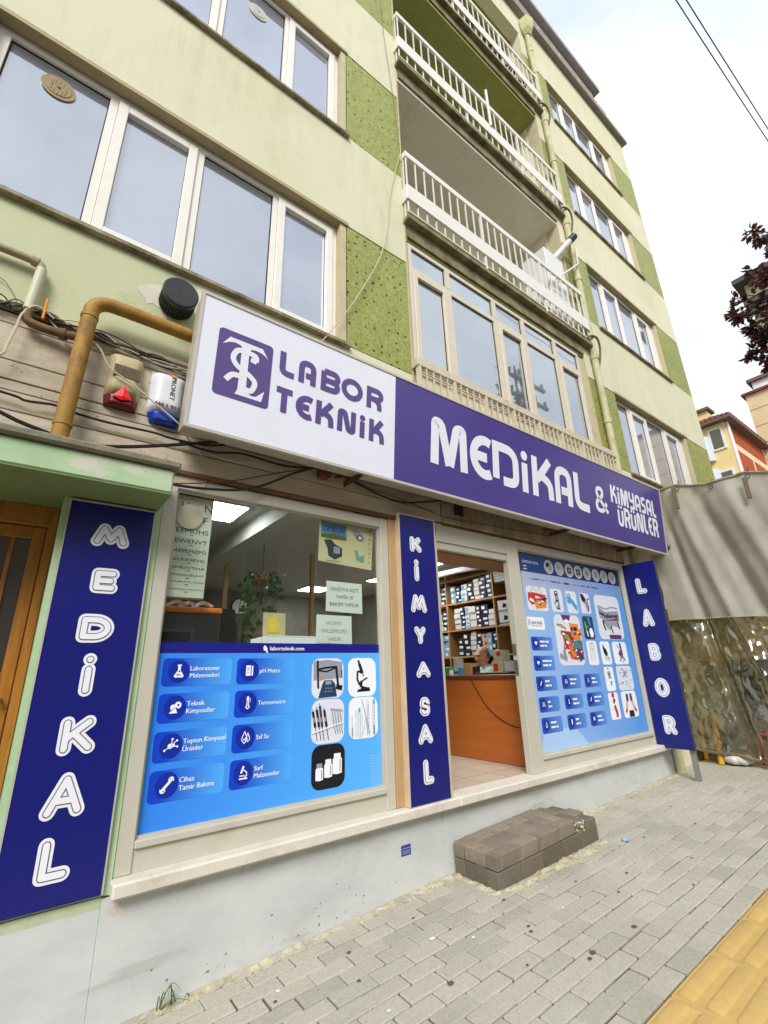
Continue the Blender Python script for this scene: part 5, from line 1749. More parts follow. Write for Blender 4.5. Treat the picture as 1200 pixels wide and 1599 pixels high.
cable('short ivory cable dangling below the sign near its left end', [(1.46, -.1, 3.0), (1.44, -.05, 2.92), (1.36, -.05, 2.84), (1.20, -.05, 2.78), (1.03, -.05, 2.78), (.86, -.05, 2.81)], .004, C_WHT)
cable('ivory wire slanting up the green mosaic from the sign to the balcony', [(1.9, -.03, 4.3), (2.03, -.05, 4.51), (2.41, -.05, 5.23), (2.81, -.05, 6.23), (2.98, -.03, 7.35), (3.20, -.03, 8.31)], .0055, C_WHT)
cable('hair thin wire crossing the upper cream wall beside the balconies', [(2.95, -.02, 11.9), (3.0, -.02, 10.9), (3.12, -.02, 9.6), (3.2, -.02, 8.4)], .004, C_GRY)
jb = MB(); jb.box(1.93, 2.04, -.12, -.013, 2.82, 2.95, 0, .01)
o = jb.build('cable_clamp', mat('rusty_iron', S(98, 62, 44)), None, at=(1.98, -.07, 2.88)); o['label'] = 'rusty iron clamp gathering the black cables under the sign'; o['category'] = 'clamp'

# ------------------------------------------------------------------ drainpipe
dp = thing('drainpipe', 'cream painted drainpipe with collars running down beside the balconies', 'drainpipe', (7.93, -.075, gz(7.9)))
b = MB(); b.tube([(7.93, -.075, gz(7.9)), (7.93, -.075, 17.1)], .062, 14); b.build('pipe', M_CONCPIPE, dp, smooth=60)
for z in (.9, 2.4, 4.1, 5.35, 6.75, 8.7, 10.25, 12.2, 13.6, 15.4, 16.3):
    MB().tube([(7.93, -.075, z-.05), (7.93, -.075, z+.05)], .074, 14).build('collar', M_CONCPIPE, dp, smooth=40)
b = MB(); b.tube([(7.93, -.09, 16.95), (7.93, -.09, 17.1), (7.93, -.09, 17.3), (7.93, -.09, 17.5)], [.08, .17, .2, .2], 6); b.build('hopper', mat('hopper_paint', S(196, 192, 140), .7, .1, 4, S(150, 146, 90), 4, .5), dp)
for zf in (7.03, 10.46, 13.92):            # corrugated overflow hose from each slab
    h = MB(); h.tube([(7.62, -.1, zf-.03), (7.82, -.14, zf+.14), (8.02, -.16, zf+.16), (8.1, -.14, zf-.05), (8.02, -.1, zf-.42), (7.95, -.08, zf-.5)], .022, 8, 0, 5)
    h.build('overflow_hose', mat('brown_hose', S(112, 88, 66), .6, .2, 12), dp, smooth=True)
bo = thing('boiler_cabinet', 'white boiler cabinet standing at the right end of the lowest open balcony', 'cabinet', (7.2, .3, 7.0))
M_CAB = mat('white_cabinet', S(222, 222, 218), .4, .03, 2)
MB().box(6.95, 7.60, .02, .52, 7.0, 9.05, 0, .008).build('casing', M_CAB, bo)
MB().box(6.97, 7.58, .012, .0185, 7.05, 7.95, 0, .003).build('door', M_CAB, bo); MB().box(6.97, 7.58, .012, .0185, 7.98, 9.0, 0, .003).build('door', M_CAB, bo)
MB().cyl((7.05, .005, 8.5), (0, -1, 0), .012, .02, 8).build('knob', M_FLASH, bo)
b = MB(); b.tube([(7.28, .2, 8.86), (7.62, -.22, 9.42)], .065, 14); b.build('flue', M_CAB, bo, smooth=60)
b = MB(); b.tube([(7.61, -.21, 9.41), (7.68, -.29, 9.52)], .075, 14); b.build('flue_end', mat('black_plastic', S(38, 40, 44)), bo, smooth=60)
b = MB(); b.tube([(7.62, -.2, 9.36), (7.64, -.16, 9.1), (7.62, -.12, 8.9)], .018, 6, 0, 3); b.build('drain_hose', mat('brown_hose', S(112, 88, 66)), bo)
b = MB(); b.tube([(7.1, -.02, 8.25), (7.88, -.16, 9.0), (7.92, -.16, 9.45)], .018, 8); 
o = b.build('aerial_arm', M_WHITEMETAL, None, at=(7.5, -.1, 8.6)); o['label'] = 'thin white bent rod sticking out past the boiler cabinet'; o['category'] = 'rod'
def simple(name, label, cat, mb, m, at, **k):
    o = mb.build(name, m, None, at=at, **k)
    o['label'] = label; o['category'] = cat
    return o
bp = MB(); bp.tube([(5.5, BY-.02, 11.0), (5.5, BY-.02, 12.05)], .028, 8)
simple('rail_post', 'white stub post rising above the rail of the middle balcony', 'post', bp, M_WHITEMETAL, (5.5, BY, 11.5))
# odds and ends kept on the balconies
ch = thing('garden_chair', 'white plastic chair on the lowest open balcony behind the bars', 'chair', (6.75, .2, 7.03))
b = MB(); b.box(6.5, 6.95, .05, .5, 7.45, 7.49, 0, .01); b.build('seat', M_CAB, ch)
for x in (6.52, 6.9):
    for yy in (.08, .45): MB().box(x, x+.04, yy, yy+.04, 7.03, 7.449).build('leg', M_CAB, ch)
b = MB(); b.box(6.91, 6.95, .05, .5, 7.491, 7.95, 0, .01); b.build('backrest', M_CAB, ch)
def plant_pots(x0, x1, zf, cols, lab):
    r_ = random.Random(int(zf*7))
    n = 0
    x = x0
    names = ['leftmost', 'second', 'third', 'fourth', 'fifth', 'sixth', 'seventh']
    while x < x1 and n < 7:
        t = thing('flower_pot', names[n]+' of the flower pots standing behind the bars of the '+lab+' balcony', 'flower pot', (x, .02, zf), 'flower pots on the balconies')
        rr = r_.uniform(.07, .10)
        MB().tube([(x, .05, zf), (x, .05, zf+.16)], [rr*.75, rr], 10).build('pot', cols[n % len(cols)], t, smooth=40)
        b = MB()
        for i in range(26):
            a, e = r_.uniform(0, 2*pi), r_.uniform(.05, .2)
            px, py, pz = x+cos(a)*e*.7, .05+sin(a)*e*.5, zf+.17+r_.uniform(0, .25)
            l = r_.uniform(.04, .08)
            b.add([(px, py, pz), (px+l*cos(a+.6), py+l*sin(a+.6), pz+l*.4), (px+1.6*l*cos(a), py+1.6*l*sin(a), pz+l*.2), (px+l*cos(a-.6), py+l*sin(a-.6), pz+l*.5)], [(0, 1, 2, 3)])
        b.build('foliage', mat('balcony_leaf', S(62, 92, 40), .6, .3, 12), t)
        x += r_.uniform(.24, .34); n += 1
plant_pots(5.4, 7.5, 13.93, [mat('terracotta', S(150, 84, 60), .8, .1, 6), P_PALE, mat('brown_pot', S(96, 66, 52), .7)], 'top')

# ------------------------------------------------------------------ doorstep of old pavers
ds = thing('doorstep', 'worn reddish brown step of old pavers mortared in front of the doorway', 'step', (4.15, -.26, gz(4.15)))
M_STEP = mat('shaded_step_paver', S(114, 106, 93), .85, .2, 9, S(84, 78, 62), 5, .8, bump=.8, bscale=45, rand=.2, d0=.45)  # darker tone: shade on the step's sides put into the colour
M_STEPT = mat('lit_step_paver', S(138, 127, 113), .85, .2, 9, S(108, 98, 84), 6, .8, bump=.8, bscale=45, rand=.18, d0=.45)  # lighter tone: light falling on the step top put into the colour
TS = .047
def st_piece(x0, x1, y0, y1, h0, h1, m, name='brick', bev=.007, jit=.004):
    r_ = rb
    xc, yc = (x0+x1)/2, (y0+y1)/2
    zb = -.588+TS*(xc-3.42)
    o = MB().box(x0-xc, x1-xc, y0-yc, y1-yc, h0, h1, 0, bev).build(name, m, None)
    o.parent = ds
    o.location = Vector((xc+r_.uniform(-jit, jit), yc+r_.uniform(-jit, jit), zb+r_.uniform(-jit*.6, jit*.6)))-wpos(ds)
    o.rotation_euler = (r_.uniform(-.01, .01)-.03*0, -math.atan(TS)+r_.uniform(-.01, .01), r_.uniform(-.012, .012))
X0, X1, Y0, Y1 = 3.375, 4.875, -.518, -.02
for c_, (h0, h1) in enumerate(((-.03, .128),)):      # lower course
    n = 5
    for i in range(n):
        a = X0+(X1-X0)*i/n; b_ = X0+(X1-X0)*(i+1)/n
        st_piece(a+.001, b_-.002, Y0, Y0+.125, h0, h1, M_STEP, jit=.002)
    for i in range(3):
        a, b_ = Y0+.127+(.365)*i/3, Y0+.127+.365*(i+1)/3
        st_piece(X0, X0+.13, a+.001, b_-.002, h0, h1, M_STEP, jit=.002)
        st_piece(X1-.13, X1, a+.001, b_-.002, h0, h1, M_STEP, jit=.002)
st_piece(X0+.02, X1-.02, Y0+.02, Y1, -.03, .134, M_CONC, 'core', .01, 0)
T0, T1 = .133, .243
for i in range(4):                               # front row of the top course, then headers behind it
    a = X0+.285*i
    st_piece(a, a+.281, Y0, Y0+.125, T0, T1, M_STEPT, jit=.003)
for i in range(3):
    a, b_ = Y0+.128+.364*i/3, Y0+.128+.364*(i+1)/3
    st_piece(X0, X0+.128, a, b_-.004, T0, T1+.002, M_STEPT, jit=.003)
for i in range(8):
    a = X0+.132+.126*i
    st_piece(a, a+.122, Y0+.128, Y0+.335, T0, T1, M_STEPT, jit=.003)
for i in range(4):
    a = X0+.132+.254*i
    st_piece(a, a+.25, Y0+.339, Y1, T0, T1+.003, M_STEPT, jit=.003)
st_piece(X0+1.145, X0+1.29, Y0+.03, Y0+.25, T0, T1-.025, M_STEP, jit=.004)
st_piece(X0+1.15, X0+1.30, Y0+.255, Y1, T0, T1-.012, M_STEPT, jit=.003)
st_piece(X1-.18, X1-.005, Y0+.002, Y0+.12, T0-.02, T1-.05, M_STEP, jit=.005)
st_piece(X1-.17, X1, Y0+.125, Y0+.30, T0-.02, T1-.028, M_STEPT, jit=.004)
st_piece(X1-.17, X1, Y0+.305, Y1, T0-.02, T1-.045, M_STEP, jit=.004)
mo = MB()
r_ = random.Random(8)
for i in range(60):
    x = r_.uniform(X1-.34, X1-.18); yy = Y0+r_.uniform(-.008, .12); rr = r_.uniform(.008, .022)
    mo.ell((x, yy, -.588+TS*(x-3.42)+r_.uniform(.08, .2)), rr, rr*.4 if yy < Y0+.01 else rr, rr*.8, 6, 4)
mo.build('mortar_smear', M_MORT, ds, kind='stuff')

# ------------------------------------------------------------------ small things at the wall foot
stk = MB(); stk.box(2.795, 2.895, -.009, -.0045, -.345, -.272)
o = simple('plate_sticker', 'small blue and white number plate on the marble plinth', 'sticker', stk, mat('sticker_blue', S(52, 66, 140), .4, .1, 30), (2.84, -.006, -.3))
b = MB()
for z in (-.295, -.315, -.33): stroke(b, plane_map(-.0095), [(2.805, z), (2.885, z+.0)], .006, 0)
b.build('print', mat('sticker_grey', S(150, 160, 190), .4), o)
wd = MB()
r_ = random.Random(21)
for i in range(9):
    x = r_.uniform(.92, 1.18); y_ = -.03-r_.random()*.03
    h_ = r_.uniform(.05, .13); lean = r_.uniform(-.16, .16)
    z0 = gz(x)-.01
    pts = [(x, y_, z0), (x+lean*.3, y_-.02, z0+h_*.6), (x+lean*.7, y_-.05, z0+h_), (x+lean*1.2, y_-.09, z0+h_*.75)]
    wd.tube(pts, [.005, .001], 4, 0, 4)
simple('grass_tuft', 'tuft of long green grass growing at the foot of the pale plinth', 'weed', wd, mat('weed_green', S(104, 118, 52), .6, .3, 20), (1.05, -.05, gz(1.05)))
ck = MB()
pts = [(.648, -.150), (.69, -.135), (.722, -.118), (.712, -.155), (.69, -.182), (.665, -.176)]
shape(ck, plane_map(-.0052), pts, 0)
ck.build('chipped_spot', mat('raw_chip', S(206, 190, 176), .9, .06, 12), bld)
for i, (x, y_, s) in enumerate(((2.55, -.62, .018), (2.76, -.80, .012), (1.93, -.95, .010), (1.55, -.38, .012), (3.5, -1.0, .008))):
    b = MB(); b.box(x-s, x+s, y_-s*.6, y_+s*.6, gz(x)+.004, gz(x)+.004+s*.5, 0, s*.3)
    simple('paper_scrap', 'white scrap of litter on the paving, '+['below the step, largest of all', 'right of the largest scrap', 'near the lower edge of the photo', 'close to the grass tuft', 'far out towards the yellow strip'][i], 'litter', b, V_WHITE, (x, y_, gz(x)))
b = MB(); b.ell((5.0, -.72, gz(5)+.016), .05, .03, .02, 8, 5); 
simple('plastic_scrap', 'crumpled pale blue plastic scrap by the right corner of the step', 'litter', b, mat('pale_blue_plastic', S(150, 176, 200), .3, .2, 40), (5.0, -.72, gz(5)))
# ------------------------------------------------------------------ inside the left shop window
YG = .095
M_PAPER = mat('notice_paper', S(214, 222, 214), .7, .03, 3)
ec = thing('eye_chart', 'long eye test chart hanging inside the left edge of the shop window', 'chart', (.9, YG, 1.65))
b = MB(); b.add([(.766, YG, 2.464), (1.053, YG, 2.46), (1.040, YG, 1.66), (.768, YG, 1.655)], [(0, 1, 2, 3)]); b.build('sheet', mat('chart_paper', S(206, 212, 196), .6, .03), ec)
mpc = plane_map(YG-.0015)
b = MB()
text(b, mpc, 'N', .985, 2.345, .062, 0); text(b, mpc, 'H', .81, 2.345, .062, 0); text(b, mpc, 'F', .985, 2.245, .055, 0); text(b, mpc, 'Z', .81, 2.245, .055, 0)
for s_, z, h_ in (('EEMUHS', 2.155, .038), ('EWENVT', 2.075, .032), ('AEPEMZPO', 2.00, .026), ('ZUNOEVSL', 1.935, .022), ('SMESVTHA', 1.875, .018), ('MVNOZUHT', 1.82, .015), ('UNEVTLVOS', 1.77, .012), ('VHNESUTZOVN', 1.715, .010)):
    text(b, mpc, s_, .79, z, h_, 0, width=.24)
    stroke(b, mpc, [(.895, z-.014), (.92, z-.014)], .005, 0)
b.build('letters', P_BLACK, ec)
b = MB(); b.box(.766, 1.04, YG-.008, YG-.002, 1.645, 1.66); b.box(.766, 1.053, YG-.006, YG+.004, 2.455, 2.468); b.build('hanging_strip', mat('dark_trim', S(104, 74, 46)), ec)
b = MB(); b.cyl((.872, YG-.012, 2.285), (0, -1, 0), .100, .006, 32)
simple('round_disc', 'pale beige round disc stuck over the top of the eye chart', 'sticker', b, mat('beige_disc', S(196, 184, 168), .6, .03), (.872, YG-.012, 2.285))
po = thing('product_poster', 'faded poster with OMRON lettering hung inside the top right of the window', 'poster', (2.33, YG, 2.04))
b = MB(); b.add([(2.033, YG, 2.484), (2.650, YG, 2.480), (2.618, YG, 2.041), (2.024, YG, 2.073)], [(0, 1, 2, 3)]); b.build('sheet', mat('poster_yellowed', S(206, 200, 158), .5, .06, 3), po)
b = MB(); mpo = plane_map(YG-.0015)
shape(b, mpo, [(2.05, 2.30), (2.33, 2.30), (2.33, 2.45), (2.05, 2.46)], 0, 3); shape(b, mpo, [(2.05, 2.30), (2.33, 2.30), (2.33, 2.335), (2.2, 2.35), (2.05, 2.33)], .0006, 4)
text(b, mpo, 'OMRON', 2.075, 2.365, .055, .001, 0, width=.23, bold=.003)
shape(b, mpo, [(2.08, 2.28), (2.16, 2.29), (2.20, 2.25), (2.28, 2.22), (2.28, 2.14), (2.2, 2.10), (2.13, 2.13), (2.12, 2.2)], .0006, 1); shape(b, mpo, rrect(2.185, 2.255, 2.16, 2.225, .01), .0012, 2)
shape(b, mpo, [(2.38, 2.42), (2.46, 2.43), (2.54, 2.36), (2.52, 2.31), (2.45, 2.33)], .0006, 2); shape(b, mpo, arc2(2.48, 2.35, .035, .03, 0, 330, 12), .0012, 1); shape(b, mpo, arc2(2.485, 2.35, .022, .018, 0, 330, 12), .0018, 5)
shape(b, mpo, [(2.42, 2.22), (2.46, 2.22), (2.47, 2.16), (2.54, 2.18), (2.53, 2.10), (2.44, 2.12)], .0006, 6)
for i, ch in enumerate('KAMPANYA'): text(b, mpo, ch, 2.598-.003*i, 2.43-.047*i, .028, .0006, 7)
for z in (2.085, 2.3): stroke(b, mpo, [(2.1, z), (2.26, z)], .006, .0006, 7)
b.build('print', [mat('faded_blue', S(28, 78, 150), .5), mat('faded_black', S(52, 58, 62), .5), P_GREY, mat('faded_sky', S(84, 138, 176), .5), mat('faded_grass', S(94, 104, 50), .5), P_PALE, mat('faded_teal', S(120, 160, 150), .5), mat('faded_red', S(190, 84, 60), .5)], po)
for lab, (x0, x1, z0, z1), lines in (('white paper notice in the window whose first line reads TANSİYON ALETİ', (2.098, 2.492, 1.615, 1.891), ['TANSİYON ALETİ', 'TAMİR VE', 'BAKIMI YAPILIR']), ('white paper notice in the window whose first line reads HACAMAT', (2.004, 2.374, 1.342, 1.586), ['HACAMAT', 'MALZEMELERİ', 'VARDIR'])):
    t = thing('paper_notice', lab, 'notice', ((x0+x1)/2, YG, z0), 'paper notices in the window')
    b = MB(); b.add([(x0, YG-.02, z0+.004), (x1, YG-.02, z0-.004), (x1-.004, YG-.02, z1-.002), (x0+.004, YG-.02, z1)], [(0, 1, 2, 3)]); b.build('sheet', M_PAPER, t)
    b = MB()
    for i, s_ in enumerate(lines):
        text(b, plane_map(YG-.0215), s_, (x0+x1)/2, z1-.085-.068*i, .032, 0, width=min(.31, .0235*len(s_)), align='c')
    b.build('lettering', mat('notice_print', S(70, 74, 78), .6) if 'TANS' in lab else mat('notice_print_faint', S(140, 144, 146), .6), t)

# ledge behind the film, toolbox, papers, plant
MB().box(.76, 2.66, .105, .62, 1.295, 1.325).build('display_shelf', mat('shelf_grey', S(132, 132, 126), .6, .1, 3), bld)
tb = thing('toolbox', 'black toolbox with an orange lid on the window shelf', 'toolbox', (1.02, .33, 1.325))
M_TB = mat('toolbox_black', S(30, 31, 34), .5, .1, 6)
MB().box(.80, 1.22, .20, .46, 1.326, 1.565, 0, .012).build('body', M_TB, tb)
b = MB(); b.box(.79, 1.23, .19, .47, 1.566, 1.61, 0, .012); b.build('lid', mat('toolbox_orange', S(222, 112, 24), .45, .06), tb)
for i in range(7): MB().box(.83+.055*i, .845+.055*i, .194, .199, 1.34, 1.54).build('rib', M_TB, tb)
for i, (x, y_, a) in enumerate(((.9, .3, .3), (1.0, .34, -.2), (1.1, .3, .5))):
    b = MB()
    for k in range(3): b.tube([(x-.07, y_+.02*k, 1.615+.008*k), (x, y_+.01, 1.65+.01*k), (x+.07, y_-.02*k, 1.63)], .006, 5, 0, 3)
    simple('cable_coil', ['left', 'middle', 'right'][i]+' one of the white cable coils lying on the toolbox', 'cable', b, V_WHITE, (x, y_, 1.62), group='cable coils on the toolbox')
for i, (x0, x1, y0, y1, z, r2) in enumerate(((1.25, 1.62, .2, .45, 1.327, 0), (1.56, 2.16, .14, .42, 1.327, 1), (1.62, 2.12, .16, .42, 1.395, 2))):
    b = MB(); b.box(x0, x1, y0, y1, z, z+[.02, .065, .012][i], 0, .003)
    simple(['folder', 'flat_box', 'paper_stack'][i], ['grey folder lying on the window shelf beside the toolbox', 'long white flat box on the window shelf', 'loose papers lying on the long white flat box'][i], ['folder', 'box', 'papers'][i], b, [P_PALE, V_WHITE, mat('creased_paper', S(206, 204, 190), .7, .06, 9)][i], (x0, y0, z))
sn = thing('photo_card', 'yellow picture card leaning on the papers behind the window', 'card', (1.75, .5, 1.4))
b = MB(); b.add([(1.70, .5, 1.42), (1.92, .5, 1.42), (1.93, .53, 1.64), (1.71, .53, 1.64)], [(0, 1, 2, 3)]); b.build('card', mat('card_yellow_grey', S(196, 186, 140), .6, .2, 9), sn)
b = MB(); shape(b, lambda u, v, d=0: (u, .494+(v-1.42)*.136, v), [(1.74, 1.46), (1.86, 1.46), (1.85, 1.6), (1.80, 1.62), (1.75, 1.58)], 0); b.build('picture', P_YELL, sn)
pl_ = thing('potted_plant', 'trailing green pot plant hanging in the shop window behind the glass', 'plant', (1.9, 1.0, 1.33))
MB().tube([(1.85, 1.0, 1.9), (1.85, 1.0, 2.02)], [.07, .09], 12).build('pot', mat('plant_pot', S(120, 110, 96), .6), pl_, smooth=40)
b = MB(); r_ = random.Random(4)
for i in range(150):
    a = r_.uniform(0, 2*pi); s = r_.random()
    px, py, pz = 1.85+cos(a)*(.07+.2*s*r_.random()), 1.0+sin(a)*.16, 2.1-.75*r_.random()**1.2
    l = r_.uniform(.04, .085)
    d1 = Vector((cos(a)*.6+r_.uniform(-.4, .4), sin(a)*.4-.3, r_.uniform(-.9, .2))).normalized()
    d2 = d1.cross(Vector((r_.uniform(-1, 1), 1, .3))).normalized()
    p0 = Vector((px, py, pz))
    b.add([p0, p0+d1*l*.5+d2*l*.42, p0+d1*l*1.1, p0+d1*l*.5-d2*l*.42], [(0, 1, 2), (0, 2, 3)])
for k in range(7):
    a = k*.9
    b.tube([(1.85, 1.0, 2.05), (1.85+cos(a)*.12, 1.0+sin(a)*.1, 2.1), (1.85+cos(a)*.19, 1.0+sin(a)*.12, 1.8), (1.85+cos(a)*.2, 1.0+sin(a)*.12, 1.4)], .004, 4, 0, 3)
b.build('foliage', mat('house_plant_leaf', S(62, 104, 48), .5, .35, 14), pl_)

# lights
E_PAN = emis('led_panel_glow', (1, .98, .93), 13)
M_LFR = mat('light_frame', S(226, 226, 224), .4)
for i, (x, y_, sx, sy) in enumerate(((1.50, 1.30, .40, .60), (4.78, 5.2, .55, .6), (5.15, 2.1, .6, .6), (5.5, 3.6, .6, .6))):  # last two panels are added out of view to brighten the doorway interior
    t = thing('ceiling_light', ['square lit ceiling panel nearest the left shop window', 'square lit ceiling panel at the back of the shop', 'unseen fill light panel added over the shop counter', 'unseen fill light panel added over the far end of the shelving'][i], 'ceiling light', (x, y_, 2.82), 'ceiling light panels')
    b = MB(); b.box(x-sx/2, x+sx/2, y_-sy/2, y_+sy/2, 2.79, 2.819); b.build('frame', M_LFR, t)
    MB().box(x-sx/2+.02, x+sx/2-.02, y_-sy/2+.02, y_+sy/2-.02, 2.783, 2.789).build('diffuser', E_PAN, t)
t = thing('downlight', 'small round lit downlight just inside the doorway', 'ceiling light', (4.55, 1.11, 2.82))
MB().cyl((4.55, 1.11, 2.819), (0, 0, -1), .10, .03, 24).build('rim', M_LFR, t, smooth=40)
MB().cyl((4.55, 1.11, 2.788), (0, 0, -1), .08, .004, 24).build('diffuser', E_PAN, t)
pn_ = thing('pendant_lamp', 'small copper pendant lamp glowing deep inside the left window', 'lamp', (2.45, 2.4, 2.3))
b = MB(); b.ell((2.45, 2.4, 2.34), .085, .085, .07, 14, 8); b.build('shade', mat('copper_shade', S(206, 104, 60), .35, .05), pn_, smooth='all')
MB().tube([(2.45, 2.4, 2.41), (2.45, 2.4, 2.82)], .004, 5).build('cord', C_BLK, pn_)

# room dividers and dim stock seen through the left window
for i, (x, y_) in enumerate(((2.2, 3.2), (3.3, 2.6))):
    b = MB(); b.box(x, x+.06, y_, y_+.06, 0, 2.82); simple('wooden_post', ['left', 'right'][i]+' one of two bare wooden posts inside the shop seen through the left window', 'post', b, M_WOODPOST, (x, y_, 0))
bs = thing('bookcase', 'dark tall cupboard along the back wall of the shop', 'cupboard', (2.0, 5.9, 0))
M_DKWOOD = mat('dark_cupboard', S(92, 78, 64), .5, .15, 3)
MB().box(.8, 4.2, 5.9, 6.35, 0, 2.3).build('carcass', M_DKWOOD, bs)
for i in range(5): MB().box(.82+.68*i, 1.46+.68*i, 5.88, 5.899, .05, 2.25, 0, .005).build('door', M_DKWOOD, bs)
fc_ = thing('filing_cabinet', 'tall dark grey cabinet standing deep inside the left window', 'cabinet', (1.6, 4.4, 0))
M_FC = mat('dark_steel', S(66, 68, 72), .5, .1, 3)
MB().box(1.2, 2.1, 4.2, 4.7, .0, 1.95, 0, .01).build('casing', M_FC, fc_)
for k in range(4): MB().box(1.22, 2.08, 4.185, 4.199, .06+.47*k, .5+.47*k, 0, .004).build('drawer', M_FC, fc_)
mn = thing('monitor', 'black computer monitor seen from behind through the left window', 'monitor', (2.5, 2.2, .99))
MB().box(2.25, 2.8, 2.18, 2.22, 1.12, 1.48, 0, .01).build('screen', M_TB, mn); MB().box(2.49, 2.56, 2.17, 2.21, .99, 1.2).build('stand', M_TB, mn)
pr_ = thing('printer', 'grey and black printer on the desk behind the left window', 'printer', (1.4, 2.2, .99))
MB().box(1.15, 1.65, 2.0, 2.45, .991, 1.3, 0, .03).build('body', M_FC, pr_); MB().box(1.2, 1.6, 1.985, 1.999, 1.2, 1.28).build('tray', P_PALE, pr_)
cl_ = thing('wall_clock', 'round white clock face on the rear wall inside the left window', 'clock', (3.6, 6.35, 2.5))
MB().cyl((3.6, 6.39, 2.5), (0, -1, 0), .18, .04, 28).build('rim', M_TB, cl_, smooth=40); MB().cyl((3.6, 6.349, 2.5), (0, -1, 0), .16, .004, 28).build('face', V_WHITE, cl_, smooth=40)
jk = thing('hanging_coat', 'dark coat hanging on the left wooden post inside the shop', 'coat', (2.2, 3.1, 1.2))
b = MB()
for j in range(10):
    for i in range(13):
        a = 2*pi*i/12; w_ = .20-.07*max(0, j-7)/2+.015*sin(j*1.4)
        b.v.append((2.22+w_*cos(a)*(1+.1*sin(3*a)), 3.08+.10*sin(a), .95+.115*j))
for j in range(9):
    for i in range(12):
        q = j*13+i; b.f.append([q, q+1, q+14, q+13]); b.m.append(0)
b.build('coat', mat('dark_coat', S(44, 46, 54), .85, .2, 5), jk, smooth='all')
for i, (x, y_, w_, h_) in enumerate(((2.9, 3.7, .5, .35), (3.5, 3.9, .4, .5), (4.0, 4.2, .5, .3))):
    b = MB(); b.box(x, x+w_, y_, y_+.4, .99, .99+h_, 0, .01); b.box(x-.05, x+w_+.05, y_-.05, y_+.45, .0, .985)
    simple('stock_carton', ['left brown', 'middle grey', 'right white'][i]+' stock carton on a plinth deep inside the shop', 'box', b, [mat('kraft_card', S(160, 126, 84), .8, .1, 4), M_FC, V_WHITE][i], (x, y_, 0))
dk = thing('desk', 'grey desk behind the left window with a glass top', 'desk', (2.0, 2.2, 0))
MB().box(1.0, 2.9, 1.9, 2.6, .95, .99).build('top', mat('shelf_grey', S(132, 132, 126)), dk)
for x in (1.02, 2.82): MB().box(x, x+.06, 1.92, 2.58, 0, .949).build('leg', mat('shelf_grey', S(132, 132, 126)), dk)

# ------------------------------------------------------------------ counter
M_CHERRY = mat('cherry_laminate', S(176, 98, 42), .3, .10, 2.2, S(146, 76, 32), 3, .4, stretch=(1, .35, 5), d0=.45)
ct = thing('shop_counter', 'cherry wood counter facing the open doorway', 'counter', (5.2, .9, 0))
MB().box(4.905, 5.5, .135, 2.3, .005, .965).build('front_panel', M_CHERRY, ct)
MB().box(4.885, 5.56, .125, 2.33, .966, 1.02, 0, .006).build('top', mat('counter_edge', S(106, 54, 26), .35, .1, 4), ct)
b = MB(); b.tube([(4.895, 1.02, .96), (4.9, .98, .88), (4.9, .80, .64), (4.9, .6, .5), (4.9, .4, .43), (4.9, .2, .41)], .005, 5, 0, 4)
simple('cable', 'thin dark cable trailing across the front of the cherry counter', 'cable', b, C_BLK, (4.9, .8, .6))
# ------------------------------------------------------------------ shelving along the right wall
M_SHELF = mat('pale_shelf_wood', S(176, 136, 84), .55, .12, 3, stretch=(5, .6, 5))
sh = thing('shelving_unit', 'tall pale wood shelving full of boxes behind the counter', 'shelves', (6.2, 2.2, 0))
MB().box(6.385, 6.415, .3, 4.5, .0, 2.78).build('back_panel', mat('shelf_back', S(120, 88, 56), .7, .1, 3), sh)
LEV = [.42, .86, 1.30, 1.74, 2.20, 2.62]
for z in LEV: MB().box(6.0, 6.384, .32, 4.48, z-.022, z).build('shelf', M_SHELF, sh)
UP = [.3, 1.42, 2.50, 3.5, 4.48]
for yy in UP: MB().box(5.995, 6.384, yy-.012, yy+.012, 0, 2.78).build('upright', M_SHELF, sh)
MB().box(5.97, 6.384, .3, 4.5, 2.781, 2.815).build('cornice', mat('pelmet_wood', S(176, 128, 84)), sh)

BX = {
 'white': ('plain white carton', mat('carton_white', S(206, 206, 200), .6, .06, 3), None, V_PURPLE),
 'navy': ('dark navy carton with a pale end label', mat('carton_navy', S(28, 34, 62), .5, .1, 4), P_PALE, None),
 'blue': ('white carton with a blue stripe', mat('carton_white', S(206, 206, 200)), P_CYAN, mat('stripe_blue', S(58, 96, 170), .5)),
 'device': ('white monitor carton with a dark device picture', mat('carton_white', S(206, 206, 200)), P_BLACK, mat('stripe_blue', S(58, 96, 170), .5)),
 'black': ('black carton with a small white label', mat('carton_black', S(30, 30, 36), .5, .1, 4), V_WHITE, None),
 'cream': ('cream carton', mat('carton_cream', S(190, 182, 150), .6, .06, 3), P_RED, None),
 'teal': ('pale blue carton', mat('carton_teal', S(120, 166, 190), .6, .06, 3), P_PALE, None),
}
ORD = ['bottom', 'second up', 'third up', 'fourth up', 'fifth up', 'sixth up', 'seventh up']
SN = {1.30: 'lower', 1.74: 'middle', 2.20: 'upper', 2.62: 'top', .86: 'lowest', 1.02: 'counter height'}
BAYN = {0: 'bay nearest the street', 1: 'second bay', 2: 'third bay', 3: 'farthest bay'}
_bc = {}
